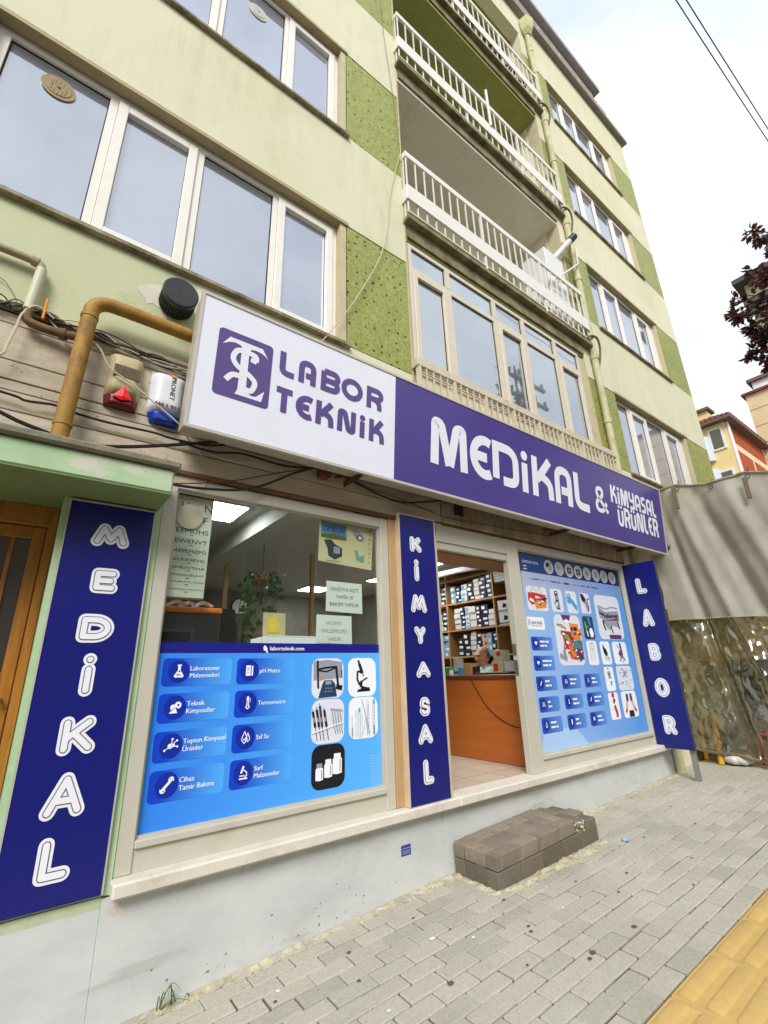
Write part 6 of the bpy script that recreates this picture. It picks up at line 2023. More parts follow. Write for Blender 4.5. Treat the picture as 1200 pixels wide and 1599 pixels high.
def carton(kind, x0, y0, z0, dx, dy, dz, label, group='cartons on the shop shelves'):
    nm, m, pr, stp = BX[kind]
    va = rb.randrange(4)
    key = (kind, round(dx, 3), round(dy, 3), round(dz, 3), va)
    if key in _bc:
        o = clone(_bc[key], (x0, y0+rb.uniform(-.004, .004), z0)); o.rotation_euler.z = rb.uniform(-.05, .05)
    else:
        o = MB().box(0, dx, 0, dy, 0, dz, 0, .004).build('carton', m)
        o.location = (x0, y0, z0)
        if pr:
            b = MB()
            if kind == 'device':
                b.add([(-.0015, dy*.62, dz*.38), (-.0015, dy*.3, dz*.38), (-.0015, dy*.25, dz*.66), (-.0015, dy*.55, dz*.78)], [(0, 1, 2, 3)])
            else:
                l0, l1, m0, m1 = ((.8, .2, .3, .7), (.9, .45, .2, .8), (.6, .12, .45, .85), (.72, .3, .15, .5))[va]
                b.add([(-.0015, dy*l0, dz*m0), (-.0015, dy*l1, dz*m0), (-.0015, dy*l1, dz*m1), (-.0015, dy*l0, dz*m1)], [(0, 1, 2, 3)])
            b.build('end_label', pr, None).parent = o
        if stp:
            b = MB(); b.add([(-.001, dy-.003, dz*.08), (-.001, .003, dz*.08), (-.001, .003, dz*.2), (-.001, dy-.003, dz*.2)], [(0, 1, 2, 3)])
            b.build('stripe', stp, None).parent = o
        _bc[key] = o
    o['label'] = label; o['category'] = 'box'; o['group'] = group
    return o
POSN = ['first', 'second', 'third', 'fourth', 'fifth', 'sixth', 'seventh', 'eighth']
def fill(bay, z, stacks):
    """stacks from the street end of the bay: (kind, width, count, height, depth offset)"""
    yy = UP[bay]+.02
    for i, (kind, wdt, n, h_, *rest_) in enumerate(stacks):
        if kind is None:
            yy += wdt; continue
        for k in range(n):
            carton(kind, 6.02+rb.uniform(0, .03), yy, z+.001+k*(h_+.001), .3, wdt, h_, f'{BX[kind][0].split(" with ")[0]}, {ORD[k]} in the {POSN[i]} stack, {SN[z]} shelf, {BAYN[bay]}')
        yy += wdt+.006
fill(0, 2.20, [(None, .38, 0, 0), ('white', .34, 1, .22)])
for k in range(4): carton('white', 6.02, 1.06, 2.422+.046*k, .3, .33, .045, f'flat white carton, {ORD[k]} of the flat pile on the large white carton')
carton('blue', 6.02, .80, 2.201, .3, .24, .3, 'white carton with a blue stripe beside the large white one on the upper shelf')
fill(0, 1.74, [(None, .32, 0, 0), ('device', .24, 2, .19), ('device', .24, 2, .19), ('device', .24, 2, .19)])
fill(0, 1.30, [(None, .45, 0, 0), ('device', .2, 2, .185), ('device', .2, 2, .185), (None, .1, 0, 0)])
fill(1, 2.20, [('navy', .14, 5, .078), ('navy', .14, 5, .075), ('white', .12, 5, .07), ('black', .15, 4, .08), ('blue', .14, 3, .1), ('navy', .13, 4, .07), ('teal', .12, 3, .1)])
fill(1, 1.74, [('white', .15, 3, .09), ('navy', .15, 4, .09), ('black', .10, 5, .07), ('white', .14, 3, .12), ('blue', .10, 5, .075), ('navy', .1, 5, .075), ('white', .15, 4, .09)])
fill(1, 1.30, [('navy', .12, 4, .09), ('teal', .09, 2, .17), ('cream', .12, 3, .11), ('navy', .10, 4, .09), ('white', .13, 5, .078), ('black', .15, 4, .09), ('black', .14, 3, .1)])
fill(2, 2.20, [('navy', .16, 4, .08), ('teal', .16, 2, .12), ('navy', .16, 4, .08), ('navy', .16, 3, .09)])
fill(2, 1.74, [('navy', .14, 4, .09), ('white', .14, 3, .1), ('blue', .16, 3, .1), ('navy', .14, 3, .1)])
fill(2, 1.30, [('teal', .14, 4, .09), ('teal', .14, 4, .09), ('white', .16, 3, .1), ('black', .16, 3, .1)])
fill(1, .86, [('cream', .2, 2, .16), ('white', .2, 2, .15), ('black', .2, 2, .16), ('teal', .2, 2, .15)])
fill(0, .86, [(None, .5, 0, 0), ('cream', .2, 2, .17), ('white', .2, 2, .15)])
fill(0, 2.62, [(None, .4, 0, 0), ('white', .3, 1, .12), ('navy', .25, 1, .1)])
# on the counter
carton('white', 5.05, 1.40, 1.021, .12, .09, .24, 'tall white carton at the far end of the counter', 'things on the counter')
carton('cream', 5.25, .76, 1.021, .2, .18, .17, 'lower cream carton on the counter right of the man', 'things on the counter')
carton('cream', 5.25, .76, 1.192, .18, .15, .14, 'upper cream carton on the counter right of the man', 'things on the counter')
carton('white', 5.25, .55, 1.021, .2, .18, .16, 'white carton on the counter beside the door jamb', 'things on the counter')
b = MB(); b.box(5.02, 5.18, 1.13, 1.27, 1.021, 1.17, 0, .005); simple('organiser', 'small tan wooden organiser on the counter before the man', 'organiser', b, M_SHELF, (5.1, 1.2, 1.021))
b = MB(); b.box(5.03, 5.11, 1.30, 1.39, 1.021, 1.12, 0, .005); simple('tissue_box', 'bright blue tissue box on the counter', 'box', b, P_CYAN, (5.07, 1.34, 1.021))
b = MB(); b.box(5.0, 5.12, 1.51, 1.68, 1.021, 1.13, 0, .005); simple('green_packet', 'green and white packet at the far corner of the counter', 'packet', b, P_GREEN, (5.06, 1.6, 1.021))
b = MB(); b.tube([(4.95, 1.44, 1.021), (4.95, 1.44, 1.07), (4.95, 1.44, 1.09)], [.03, .03, .018], 12); simple('small_jar', 'small white jar on the counter', 'jar', b, V_WHITE, (5.06, 1.28, 1.021), smooth=40)
kbd = MB(); kbd.box(4.97, 5.12, .44, 1.02, 1.021, 1.045, 0, .005); simple('keyboard', 'black keyboard lying along the counter edge', 'keyboard', kbd, M_TB, (5.04, .64, 1.021))
ph = MB(); ph.box(5.03, 5.13, 1.05, 1.11, 1.021, 1.13, 0, .01); simple('telephone', 'black phone standing on the counter next to the organiser', 'telephone', ph, M_TB, (5.1, 1.08, 1.021))
shd = MB(); shd.tube([(5.08, .33, 1.021), (5.08, .33, 1.04), (5.08, .33, 1.041), (5.08, .33, 1.14)], [.05, .05, .06, .025], 14); simple('desk_lamp', 'small white cone lamp at the right end of the counter', 'lamp', shd, V_WHITE, (5.08, .2, 1.021), smooth=40)

# ------------------------------------------------------------------ the man behind the counter
def person():
    bx, by, bz = 5.70, 1.44, .0
    t = thing('person', 'older bald man in a mint striped shirt seated behind the counter, looking down', 'person', (bx, by, 0))
    F = Vector((-.86, .42, 0)).normalized()          # facing
    L = Vector((-F.y, F.x, 0))                       # his left
    def P(f, l, z): return Vector((bx, by, 0))+F*f+L*l+Vector((0, 0, z))
    rot = Matrix((F, L, Vector((0, 0, 1)))).transposed()
    def capsule(mb, a, b_, ra, rb_, n=12):
        a, b_ = Vector(a), Vector(b_)
        pts = []; rs = []
        d = (b_-a).normalized()
        for k in range(4): th = pi/2*(1-k/3); pts.append(a-d*ra*sin(th)); rs.append(max(.002, ra*cos(th)))
        for k in range(4): th = pi/2*k/3; pts.append(b_+d*rb_*sin(th)); rs.append(max(.002, rb_*cos(th)))
        mb.tube(pts, rs, n)
    def body_parts(mb, grow=0, torso_only=False):
        s = rot
        mb.ell(P(0, 0, .62), .13+grow, .17+grow, .14, 14, 10, rot=s)
        mb.ell(P(.0, 0, .80), .125+grow, .165+grow, .2, 14, 10, rot=s)
        mb.ell(P(.01, 0, .96), .12+grow, .19+grow, .15, 14, 10, rot=s)
        capsule(mb, P(0, -.19, 1.045), P(0, .19, 1.045), .065+grow, .065+grow)
        for q in (-1, 1):
            capsule(mb, P(0, .20*q, 1.04), P(.10, .25*q, .80), .058+grow, .048+grow)
            el = P(.10, .25*q, .80)
            ha = P(.33, .14*q, .93)
            if not torso_only:
                capsule(mb, el, ha, .043, .030)
                capsule(mb, ha, ha+F*.07+Vector((0, 0, .0))-L*q*.02, .034, .028)
                for k in range(4):
                    st_ = ha+F*.09+L*(.032-.02*k)
                    capsule(mb, st_, st_+F*(.05+.008*(k in (1, 2)))-Vector((0, 0, .012)), .011, .009, 8)
                capsule(mb, ha+F*.03-L*q*.03, ha+F*.075-L*q*.06, .012, .010, 8)
            else:
                capsule(mb, el, el+(ha-el)*.35, .050+grow, .046+grow)
        capsule(mb, P(-.005, 0, 1.06), P(.02, 0, 1.15), .058, .055)
    b = MB()
    body_parts(b)
    for q in (-1, 1):                                # seated legs
        capsule(b, P(0, .10*q, .55), P(.42, .12*q, .52), .088, .068)
        capsule(b, P(.42, .12*q, .52), P(.40, .12*q, .10), .062, .045)
        capsule(b, P(.37, .12*q, .055), P(.55, .13*q, .045), .05, .04)
    # head, tilted down a little
    H = P(.045, 0, 1.285)
    tl = Matrix.Rotation(radians(14), 3, 'Y')
    hr = rot @ tl
    def hd(v): return H+hr @ Vector(v)
    b.ell(H, .105, .083, .125, 20, 16, rot=hr)
    b.ell(hd((-.02, 0, .045)), .100, .084, .085, 16, 12, rot=hr)
    b.ell(hd((.045, 0, -.075)), .06, .058, .06, 14, 10, rot=hr)         # jaw
    b.ell(hd((.098, 0, -.105)), .022, .026, .02, 10, 8, rot=hr)         # chin
    capsule(b, hd((.104, 0, .02)), hd((.128, 0, -.028)), .012, .019)    # nose
    for q in (-1, 1):
        b.ell(hd((.112, .017*q, -.032)), .012, .011, .010, 8, 6, rot=hr)
        capsule(b, hd((.100, .018*q, .034)), hd((.086, .060*q, .030)), .011, .010)   # brow
        b.ell(hd((.078, .045*q, -.025)), .026, .024, .022, 10, 8, rot=hr)            # cheek
        b.ell(hd((-.005, .087*q, -.01)), .022, .010, .036, 10, 8, rot=hr)            # ear
    b.ell(hd((.108, 0, -.064)), .014, .026, .007, 10, 6, rot=hr)
    b.ell(hd((.106, 0, -.078)), .014, .023, .007, 10, 6, rot=hr)
    o = b.build('body', mat('skin', S(214, 158, 126), .5, .08, 12, S(196, 128, 98), 8, .4), t, smooth='all')
    rm = o.modifiers.new('remesh', 'REMESH'); rm.mode = 'VOXEL'; rm.voxel_size = .008
    sm = o.modifiers.new('smooth', 'SMOOTH'); sm.factor = .5; sm.iterations = 3
    # shirt
    b = MB(); body_parts(b, .016, True)
    sh_ = b.build('shirt', None or shirt_mat(), t, smooth='all')
    rm = sh_.modifiers.new('remesh', 'REMESH'); rm.mode = 'VOXEL'; rm.voxel_size = .011
    sm = sh_.modifiers.new('smooth', 'SMOOTH'); sm.factor = .5; sm.iterations = 4
    c = MB()
    pts = [P(-.005, 0, 1.125)+F*.072*cos(a*pi/9)+L*.068*sin(a*pi/9)+Vector((0, 0, -.02*cos(a*pi/9))) for a in range(-8, 9)]
    c.tube(pts, .014, 6); c.build('collar', shirt_mat(), sh_ if False else t)
    # grey hair round the sides and back, moustache-free
    hb = MB()
    for q in (-1, 1):
        hb.ell(hd((-.035, .070*q, .008)), .062, .022, .052, 12, 8, rot=hr)
    hb.ell(hd((-.072, 0, .0)), .036, .076, .066, 14, 10, rot=hr)
    ho = hb.build('hair', mat('grey_hair', S(128, 122, 116), .8, .25, 40, bump=.5), t, smooth='all')
    rm = ho.modifiers.new('remesh', 'REMESH'); rm.mode = 'VOXEL'; rm.voxel_size = .007
    for q in (-1, 1):
        e = MB(); e.ell(hd((.092, .034*q, .008)), .010, .014, .007, 8, 6, rot=hr); e.build('eye', mat('eye_dark', S(46, 34, 28), .3), t, smooth='all')
        e = MB(); capsule(e, hd((.110, .016*q, .036)), hd((.092, .058*q, .034)), .006, .005, 6); e.build('eyebrow', mat('grey_hair', S(128, 122, 116)), t, smooth='all')
    tr = MB()
    for q in (-1, 1):
        capsule(tr, P(-.02, .10*q, .55), P(.43, .12*q, .52), .098, .078); capsule(tr, P(.43, .12*q, .52), P(.40, .12*q, .10), .074, .062)
    tr.ell(P(0, 0, .57), .14, .18, .1, 12, 8, rot=rot)
    tr.build('trousers', mat('dark_trousers', S(52, 52, 60), .8, .1, 8), t, smooth='all')
    st_ = thing('stool', 'dark round stool the man sits on behind the counter', 'stool', (bx, by, 0))
    MB().cyl((bx, by, .40), (0, 0, 1), .19, .05, 20).build('seat', M_TB, st_, smooth=40)
    for k in range(4):
        a = pi/4+k*pi/2
        MB().tube([(bx+.12*cos(a), by+.12*sin(a), .40), (bx+.19*cos(a), by+.19*sin(a), .005)], .014, 8).build('leg', M_TB, st_)
def shirt_mat():
    if 'mint_shirt' in _M: return _M['mint_shirt']
    t = NT('mint_shirt')
    w = t.n('ShaderNodeTexWave', Scale=14.0, Distortion=1.0)
    w.bands_direction = 'Y'
    t.l(t.c.outputs['Object'], w.inputs['Vector'])
    c = t.ramp(w.outputs['Fac'], [(.55, S(176, 206, 186)), (.75, S(206, 222, 208))])
    _M['mint_shirt'] = t.fin(c, .8, spec=.2)
    return _M['mint_shirt']
person()
# fan on top of shelving / hanging strip of bags under the shop ceiling
bg_ = MB(); bg_.tube([(5.6, 2.6, 2.66), (5.75, 1.9, 2.70), (5.85, 1.2, 2.68), (5.9, .9, 2.70)], [.05, .09, .07, .05], 8, 0, 4)
simple('rolled_banner', 'crumpled pale roll lying along the top of the shelves under the ceiling', 'roll', bg_, P_PALE, (5.8, 1.8, 2.68), smooth=True)
# ------------------------------------------------------------------ market awning sheet
def tarp_mat():
    t = NT('grey_tarp')
    c = t.ramp(t.noise(1.2, 7, .65), [(.3, S(178, 174, 162)), (.7, S(212, 207, 194))])
    f = t.ramp(t.noise(2.5, 8, .75, stretch=(1, 1, .35)), [(.55, (0, 0, 0)), (.8, (.35,)*3)])
    c = t.mix(f, c, S(136, 130, 114))
    t.bump(t.noise(3, 4, .5, stretch=(1, 2.5, .6)), .25, .05)
    m = t.fin(c, .5, spec=.4)
    tl = t.n('ShaderNodeBsdfTranslucent'); tl.inputs['Color'].default_value = (*S(196, 184, 150), 1)
    mi = t.n('ShaderNodeMixShader'); mi.inputs['Fac'].default_value = .4
    t.l(t.b.outputs[0], mi.inputs[1]); t.l(tl.outputs[0], mi.inputs[2])
    t.l(mi.outputs[0], t.t.nodes['Material Output'].inputs['Surface'])
    return m
def clear_tarp():
    t = NT('yellowed_clear_plastic')
    n = t.noise(1.7, 6, .7)
    m = t.fin(t.ramp(n, [(.35, S(150, 136, 84)), (.65, S(186, 180, 150))]), .10, spec=1.0)
    t.bump(t.noise(4, 3, .5, stretch=(1, 1.5, .6)), .3, .06)
    tr = t.n('ShaderNodeBsdfTransparent'); tr.inputs['Color'].default_value = (*S(222, 208, 160), 1)
    mi = t.n('ShaderNodeMixShader')
    f = t.ramp(t.noise(1.3, 3, .5), [(.35, (.66,)*3), (.65, (.9,)*3)])
    t.l(f, mi.inputs['Fac'])
    t.l(t.b.outputs[0], mi.inputs[1]); t.l(tr.outputs[0], mi.inputs[2])
    gl = t.n('ShaderNodeBsdfGlossy', Roughness=.09)
    gl.inputs['Color'].default_value = (.95, .95, .9, 1)
    bz = [x for x in t.t.nodes if x.type == 'BUMP'][0]
    t.l(bz.outputs['Normal'], gl.inputs['Normal'])
    lw = t.n('ShaderNodeLayerWeight', Blend=.4); t.l(bz.outputs['Normal'], lw.inputs['Normal'])
    ma = t.n('ShaderNodeMath', operation='MULTIPLY_ADD'); t.l(lw.outputs['Facing'], ma.inputs[0]); ma.inputs[1].default_value = .6; ma.inputs[2].default_value = .12
    m3 = t.n('ShaderNodeMixShader'); t.l(ma.outputs[0], m3.inputs['Fac']); t.l(mi.outputs[0], m3.inputs[1]); t.l(gl.outputs[0], m3.inputs[2])
    t.l(m3.outputs[0], t.t.nodes['Material Output'].inputs['Surface'])
    return m
aw = thing('stall_awning', 'grey tarpaulin wall of a street stall with a yellowed clear plastic lower half', 'tarpaulin', (8.7, -1.5, 1.75))
def ridge(t):
    return (1-abs(sin(t)))**2
def fold(y, z):
    top = max(0, min(1, (z-1.75)/2.2))
    f = 0
    for y0, sl, w, a in ((-.30, -.25, .06, .10), (-.52, -.42, .08, -.09), (-.85, -.5, .10, .13), (-1.25, -.5, .11, -.10), (-1.75, -.45, .14, .08), (-2.3, -.4, .16, -.08), (-2.9, -.3, .18, .06)):
        yc = y0+sl*(4.0-z)*.5
        f += a*math.exp(-((y-yc)/w)**2)*(1-.6*top)
    u = y-.30*(z-4)+.10*noise.noise((y*1.3, z*1.1, 4))
    k = .55+.45*noise.noise((y*1.7, z*.9, 2))
    return f+.05*noise.noise((y*1.4, z*1.0, 4))+.045*k*ridge(u*4.3)+.022*(1-k)*ridge(u*9.1+1.3*z)+.05*max(0, (z-3.3))*abs(noise.noise((y*5+z, z*2, 6)))
def cloth(z0f, z1f, y0, y1, nx, nz, amp, crinkle, x=8.7):
    mb = MB()
    for i in range(nx+1):
        yy = y0+(y1-y0)*i/nx
        for j in range(nz+1):
            v = j/nz
            z = z0f(yy)+(z1f(yy)-z0f(yy))*v
            cr_ = crinkle*(.9*noise.noise((yy*3, z*2, 8))+1.0*abs(noise.noise((yy*4+z*2, z*3-yy*2, 2)))+.25*abs(noise.noise((yy*9-z*4, z*7+yy*4, 5))))
            yw = yy+(.05*noise.noise((z*2, 3, 1)) if i == 0 else 0)
            mb.v.append((x+fold(yy, z)*amp+cr_, yw, z))
    for i in range(nx):
        for j in range(nz):
            a = i*(nz+1)+j
            mb.f.append([a, a+nz+1, a+nz+2, a+1]); mb.m.append(0)
    return mb
topz = lambda y: 4.09+.118*(y+.3)+.015*sin(y*7)-.055*abs(sin((y+.62)*3.1))
seam = lambda y: 1.78+.045*(y+.1)
botz = lambda y: -.19+.12*(y+.05)+.015*sin(y*9)
TY0, TY1 = -.02, -4.2
cloth(seam, topz, TY0, TY1, 120, 60, 1.0, .010).build('upper_sheet', tarp_mat(), aw, smooth='all')
cloth(botz, seam, TY0, TY1, 230, 130, 1.1, .06).build('clear_lower_sheet', clear_tarp(), aw, smooth='all')
hm = MB()
hm.tube([(8.69+fold(y, topz(y)), y, topz(y)-.01) for y in [TY0-.03*i for i in range(140)]], .022, 6)
hm.build('top_hem', mat('tarp_hem', S(150, 140, 118), .7, .15, 9), aw, smooth=True)
hm = MB()
for i in range(9):
    y = -.16-.5*i
    hm.tube([(8.665+fold(y, topz(y)-.1), y+.03*cos(a*pi/6), topz(y)-.09+.03*sin(a*pi/6)) for a in range(13)], .008, 5)
    hm.tube([(8.66+fold(y, topz(y)-.1), y, topz(y)-.08), (8.68, y-.04, topz(y)+.06), (8.9, y, 3.62)], .005, 4)
hm.build('eyelet', mat('eyelet_cord', S(96, 90, 80), .6), aw)
cloth(lambda y: 1.15+.05*sin(y*3), lambda y: seam(y)-.01, TY0, TY1, 60, 16, .6, .01, 8.86).build('inner_cloth', mat('olive_cloth', S(150, 136, 62), .9, .15, 4, S(110, 98, 44), 3, .5), aw, smooth='all')
hm = MB()
hm.tube([(8.69+fold(y, 1.78)-.006, y, seam(y)) for y in [TY0-.05*i for i in range(84)]], .012, 5)
hm.build('seam', mat('seam_webbing', S(168, 158, 120), .7, .1, 9), aw)
hm = MB(); hm.tube([(8.69+fold(y, -.2)*1.2, y, botz(y)+.02) for y in [TY0-.05*i for i in range(84)]], .022, 5)
hm.build('bottom_hem', mat('dirty_hem', S(112, 102, 84), .8, .2, 9), aw)
M_BATT = mat('weathered_batten', S(122, 106, 84), .8, .2, 8, S(76, 62, 48), 8, .6)
for y_, z0, z1 in ((-.62, 3.60, 4.02), (-1.63, 3.47, 3.82), (-2.7, 3.4, 3.75)):
    MB().box(8.60, 8.64, y_-.028, y_+.028, z0, z1, 0, .004).build('batten', M_BATT, aw)
MB().box(8.58, 8.72, -.33, -.04, 2.99, 3.03).build('batten', M_BATT, aw)
rs = holder('added_shutter', bld, (10.8, -.02, -.4))  # dark slats added to darken what shows through the clear plastic
M_SHUT = mat('darkening_slats', S(72, 64, 48), .6, .2, 4, S(50, 44, 34), 4, .6)
for i in range(26): MB().box(8.75, 13.0, -.03+.012*(i % 2), -.002, -.36+.12*i, -.245+.12*i, 0, .006).build('slat', M_SHUT, rs)
# stall frame and goods behind the sheet
sf = thing('market_stall', 'wooden frame and roof of the street stall behind the tarpaulin', 'stall', (10.5, -2, -.3))
for x in (8.9, 12.6):
    for yy in (-.15, -3.9): MB().box(x, x+.08, yy-.08, yy, gz(x)-.02, 3.55, 0, .005).build('post', M_BATT, sf)
MB().box(8.9, 12.7, -4.0, -.05, 3.56, 3.62).build('roof', mat('stall_roof', S(96, 92, 80), .8, .1, 3), sf)
tb_ = thing('stall_table', 'trestle table of the street stall behind the clear plastic', 'table', (10.2, -1.7, -.3))
MB().box(9.15, 11.6, -3.6, -.45, .36, .41, 0, .005).build('top', M_BATT, tb_)
for x in (9.25, 11.4):
    for yy in (-3.4, -.6): MB().box(x, x+.07, yy, yy+.07, gz(x)-.01, .359).build('leg', M_BATT, tb_)
M_CRATE = mat('crate_plastic', S(40, 44, 52), .6, .2, 5)
names_ = ['nearest the shop wall', 'second from the shop wall', 'third from the shop wall', 'farthest from the shop wall']
for i, (yy, m, h_) in enumerate(((-.52, P_ORANGE, .66), (-1.35, P_RED, .5), (-1.95, M_CRATE, .7), (-2.6, P_RED, .5))):
    t = thing('fruit_crate', ['orange', 'red', 'dark', 'red'][i]+' fruit heaped in the crate '+names_[i]+', blurred behind the clear plastic', 'crate', (9.5, yy, .41), 'crates on the stall')
    b = MB(); b.box(9.2, 9.8, yy-.24, yy-.22, .412, .62); b.box(9.2, 9.8, yy+.22, yy+.24, .412, .62); b.box(9.2, 9.22, yy-.219, yy+.219, .412, .62); b.box(9.78, 9.8, yy-.219, yy+.219, .412, .62); b.box(9.221, 9.779, yy-.219, yy+.219, .412, .43)
    b.build('crate_box', M_CRATE, t)
    b = MB(); r_ = random.Random(i)
    for k in range(46):
        b.ell((9.5+r_.uniform(-.25, .25), yy+r_.uniform(-.19, .19), .5+r_.uniform(0, h_-.32)), .045, .045, .042, 8, 6)
    b.build('fruit', m, t, smooth='all', kind='stuff')
JY = -1.02
t = thing('stall_jacket', 'dark jacket hanging from the stall frame behind the clear plastic', 'jacket', (9.05, JY, 1.4))
b = MB()
for j in range(9):
    for i in range(15):
        a = 2*pi*i/14
        z = .55+1.05*j/8
        w_ = .26-.10*max(0, j-6)/2+.02*sin(j)
        b.v.append((9.12+.10*cos(a)*(1+.2*sin(3*a+j)), JY+w_*sin(a)+.02*sin(j*1.7), z))
for j in range(8):
    for i in range(14):
        q = j*15+i; b.f.append([q, q+1, q+16, q+15]); b.m.append(0)
b.build('jacket', mat('dark_jacket', S(42, 36, 36), .8, .2, 6), t, smooth='all')
for dx in (-.28, .28): MB().tube([(9.12, JY+dx*.85, 1.5), (9.12, JY+dx*1.15, 1.1), (9.1, JY+dx*1.1, .75)], [.08, .07, .055], 10, 0, 3).build('sleeve', mat('dark_jacket', S(42, 36, 36)), t, smooth='all')
MB().tube([(9.12, JY, 1.6), (9.12, JY, 3.56)], .006, 6).build('hanging_cord', C_BLK, t)
cr2 = thing('plastic_stool', 'red plastic stool with one leg showing under the tarpaulin', 'stool', (9.2, -.95, gz(9.2)))
M_REDP = mat('red_plastic', S(190, 26, 40), .35, .06, 4)
MB().box(9.03, 9.37, -1.1, -.76, .02, .06, 0, .01).build('seat', M_REDP, cr2)
for x in (8.99, 9.35):
    for yy in (-1.12, -.80): MB().tube([(x+.02 if x < 9.2 else x, yy+.02, .02), (x, yy, gz(x)+.001)], .028, 8).build('leg', M_REDP, cr2)
for i, (yy, xx) in enumerate(((-.33, 8.72), (-.05, 8.95))):
    b = MB(); b.tube([(xx+.14, yy+.02, .30), (xx, yy, gz(xx)+.001)], [.035, .04], 8)
    simple('trestle_leg', ['bright yellow leg showing under the tarpaulin hem', 'dull yellow leg close to the wall under the tarpaulin'][i], 'leg', b, mat('yellow_leg', S(206, 158, 30), .5, .1, 5), (xx, yy, gz(xx)))
b = MB(); r_ = random.Random(3)
for k in range(7): b.ell((8.80+r_.uniform(-.04, .06), -.62+r_.uniform(-.17, .17), gz(8.8)+.07+r_.uniform(0, .03)), .09, .10, .07, 10, 7)
o = simple('carrier_bag', 'crumpled white carrier bag on the ground under the tarpaulin hem', 'bag', b, mat('white_bag', S(214, 212, 206), .35, .05, 14, bump=.6, bscale=22), (8.8, -.62, gz(8.8)), smooth='all')
rm = o.modifiers.new('remesh', 'REMESH'); rm.mode = 'VOXEL'; rm.voxel_size = .012
# dark clutter in the gap between shop and stall
gp = thing('meter_box', 'dark electricity meter box on the wall between the sign panel and the tarpaulin', 'meter box', (8.3, -.05, 1.4))
MB().box(8.12, 8.5, -.14, .0, 1.25, 1.95, 0, .01).build('case', mat('meter_case', S(74, 66, 56), .6, .2, 7), gp)
b = MB(); b.tube([(8.2, -.1, 1.95), (8.25, -.14, 2.2), (8.4, -.12, 2.3), (8.3, -.08, 2.75)], .03, 8, 0, 4); b.tube([(8.35, -.1, 1.25), (8.3, -.15, .9), (8.45, -.12, .5)], .02, 8, 0, 4); b.build('conduit', mat('conduit_grey', S(110, 100, 88), .6, .2, 9), gp)
b = MB(); b.ell((8.3, -.16, 1.72), .05, .03, .06, 10, 8); b.build('glass_dial', mat('amber_dial', S(176, 106, 60), .2, .1), gp, smooth='all')

# ------------------------------------------------------------------ houses up the street
M_YHOUSE = mat('yellow_house_paint', S(238, 214, 156), .85, .06, .8, S(206, 178, 120), 1, .4)
M_REDP2 = mat('brick_red_render', S(172, 84, 52), .9, .12, 2, bump=.2, bscale=12)
M_ROOFT = mat('red_roof_tile', S(118, 66, 54), .8, .2, 3, S(84, 56, 48), 4, .5)
M_EAVE = mat('eave_board', S(112, 92, 84), .8, .15, 3)
yh = thing('yellow_house', 'yellow house up the street with brick red panels and a tiled roof', 'house', (22, 4, 0))
HX0, HX1, HY0, HY1, HZ = 19.75, 24.12, .95, 7.0, 9.75
MB().box(HX0, HX1, HY0, HY1, -.4, HZ).build('wall', M_YHOUSE, yh)
MB().box(HX0+.06, HX1, HY0-.008, HY0-.001, 2, HZ-.1).build('pale_facade_coat', mat('pale_band_paint', S(232, 210, 184), .9, .05, 1), yh)
# brick red fields between pale bands on the street face; bands slope like the stair behind
def field(pts):
    b = MB()
    n = len(pts)
    vs = [(x, HY0-.02, z) for x, z in pts]+[(x, HY0+.01, z) for x, z in pts]
    b.add(vs, [tuple(range(n))]+[(i, (i+1) % n, n+(i+1) % n, n+i) for i in range(n)])
    b.build('render_panel', M_REDP2, yh)
field([(20.45, 9.60), (24.1, 9.60), (24.1, 8.62), (20.45, 8.62)]) if False else None
for z0, z1 in ((8.95, 9.62), (7.75, 8.65), (6.2, 7.45)):
    for x0, x1 in ((20.42, 22.0), (22.25, 24.1)):
        if z0 > 8.9:
            if x0 < 21: field([(20.42, z0), (24.1, z0), (24.1, z1), (20.42, z1)])
        else:
            field([(x0, z0), (x1, z0), (x1, z1), (x0, z1)])
b = MB()
ov = .3
b.add([(HX0-ov, HY0-ov, HZ-.08), (HX1, HY0-ov, HZ-.08), (HX1, HY1, HZ-.08), (HX0-ov, HY1, HZ-.08), (HX0-ov, HY0-ov, HZ+.04), (HX1, HY0-ov, HZ+.04), (HX1, HY1, HZ+.04), (HX0-ov, HY1, HZ+.04)], [(0, 3, 2, 1), (4, 5, 6, 7), (0, 1, 5, 4), (1, 2, 6, 5), (2, 3, 7, 6), (3, 0, 4, 7)])
b.build('eaves', M_EAVE, yh)
b = MB()
b.add([(HX0-ov, HY0-ov, HZ+.045), (HX1, HY0-ov, HZ+.045), (HX1, HY1, HZ+.045), (HX0-ov, HY1, HZ+.045), (HX0+2.0, HY0+2.4, HZ+1.5), (HX1, HY0+2.4, HZ+1.5), (HX1, HY1-1, HZ+1.5), (HX0+2, HY1-1, HZ+1.5)], [(0, 1, 5, 4), (3, 0, 4, 7), (4, 5, 6, 7), (1, 2, 6, 5), (2, 3, 7, 6)])
ro_ = b.build('roof', M_ROOFT, yh)
b = MB()
for i in range(26):
    x = HX0-ov+.1+i*.17
    t_ = min(1, max(0, (x-(HX0-ov))/2.55))
    b.tube([(x, HY0-ov, HZ+.06), (x, HY0-ov+2.95*t_, HZ+.06+1.45*t_)], .05, 5)
for i in range(36):
    y_ = HY0-ov+.1+i*.17
    t_ = min(1, max(0, (y_-(HY0-ov))/2.95))
    b.tube([(HX0-ov, y_, HZ+.06), (HX0-ov+2.55*t_, y_, HZ+.06+1.45*t_)], .05, 5)
b.build('tile_ridges', M_ROOFT, yh, kind='stuff')
chy = MB().box(HX0+.3, HX0+.75, HY0+.5, HY0+.95, HZ+.2, HZ+.75); chy.build('chimney', M_YHOUSE, ro_)
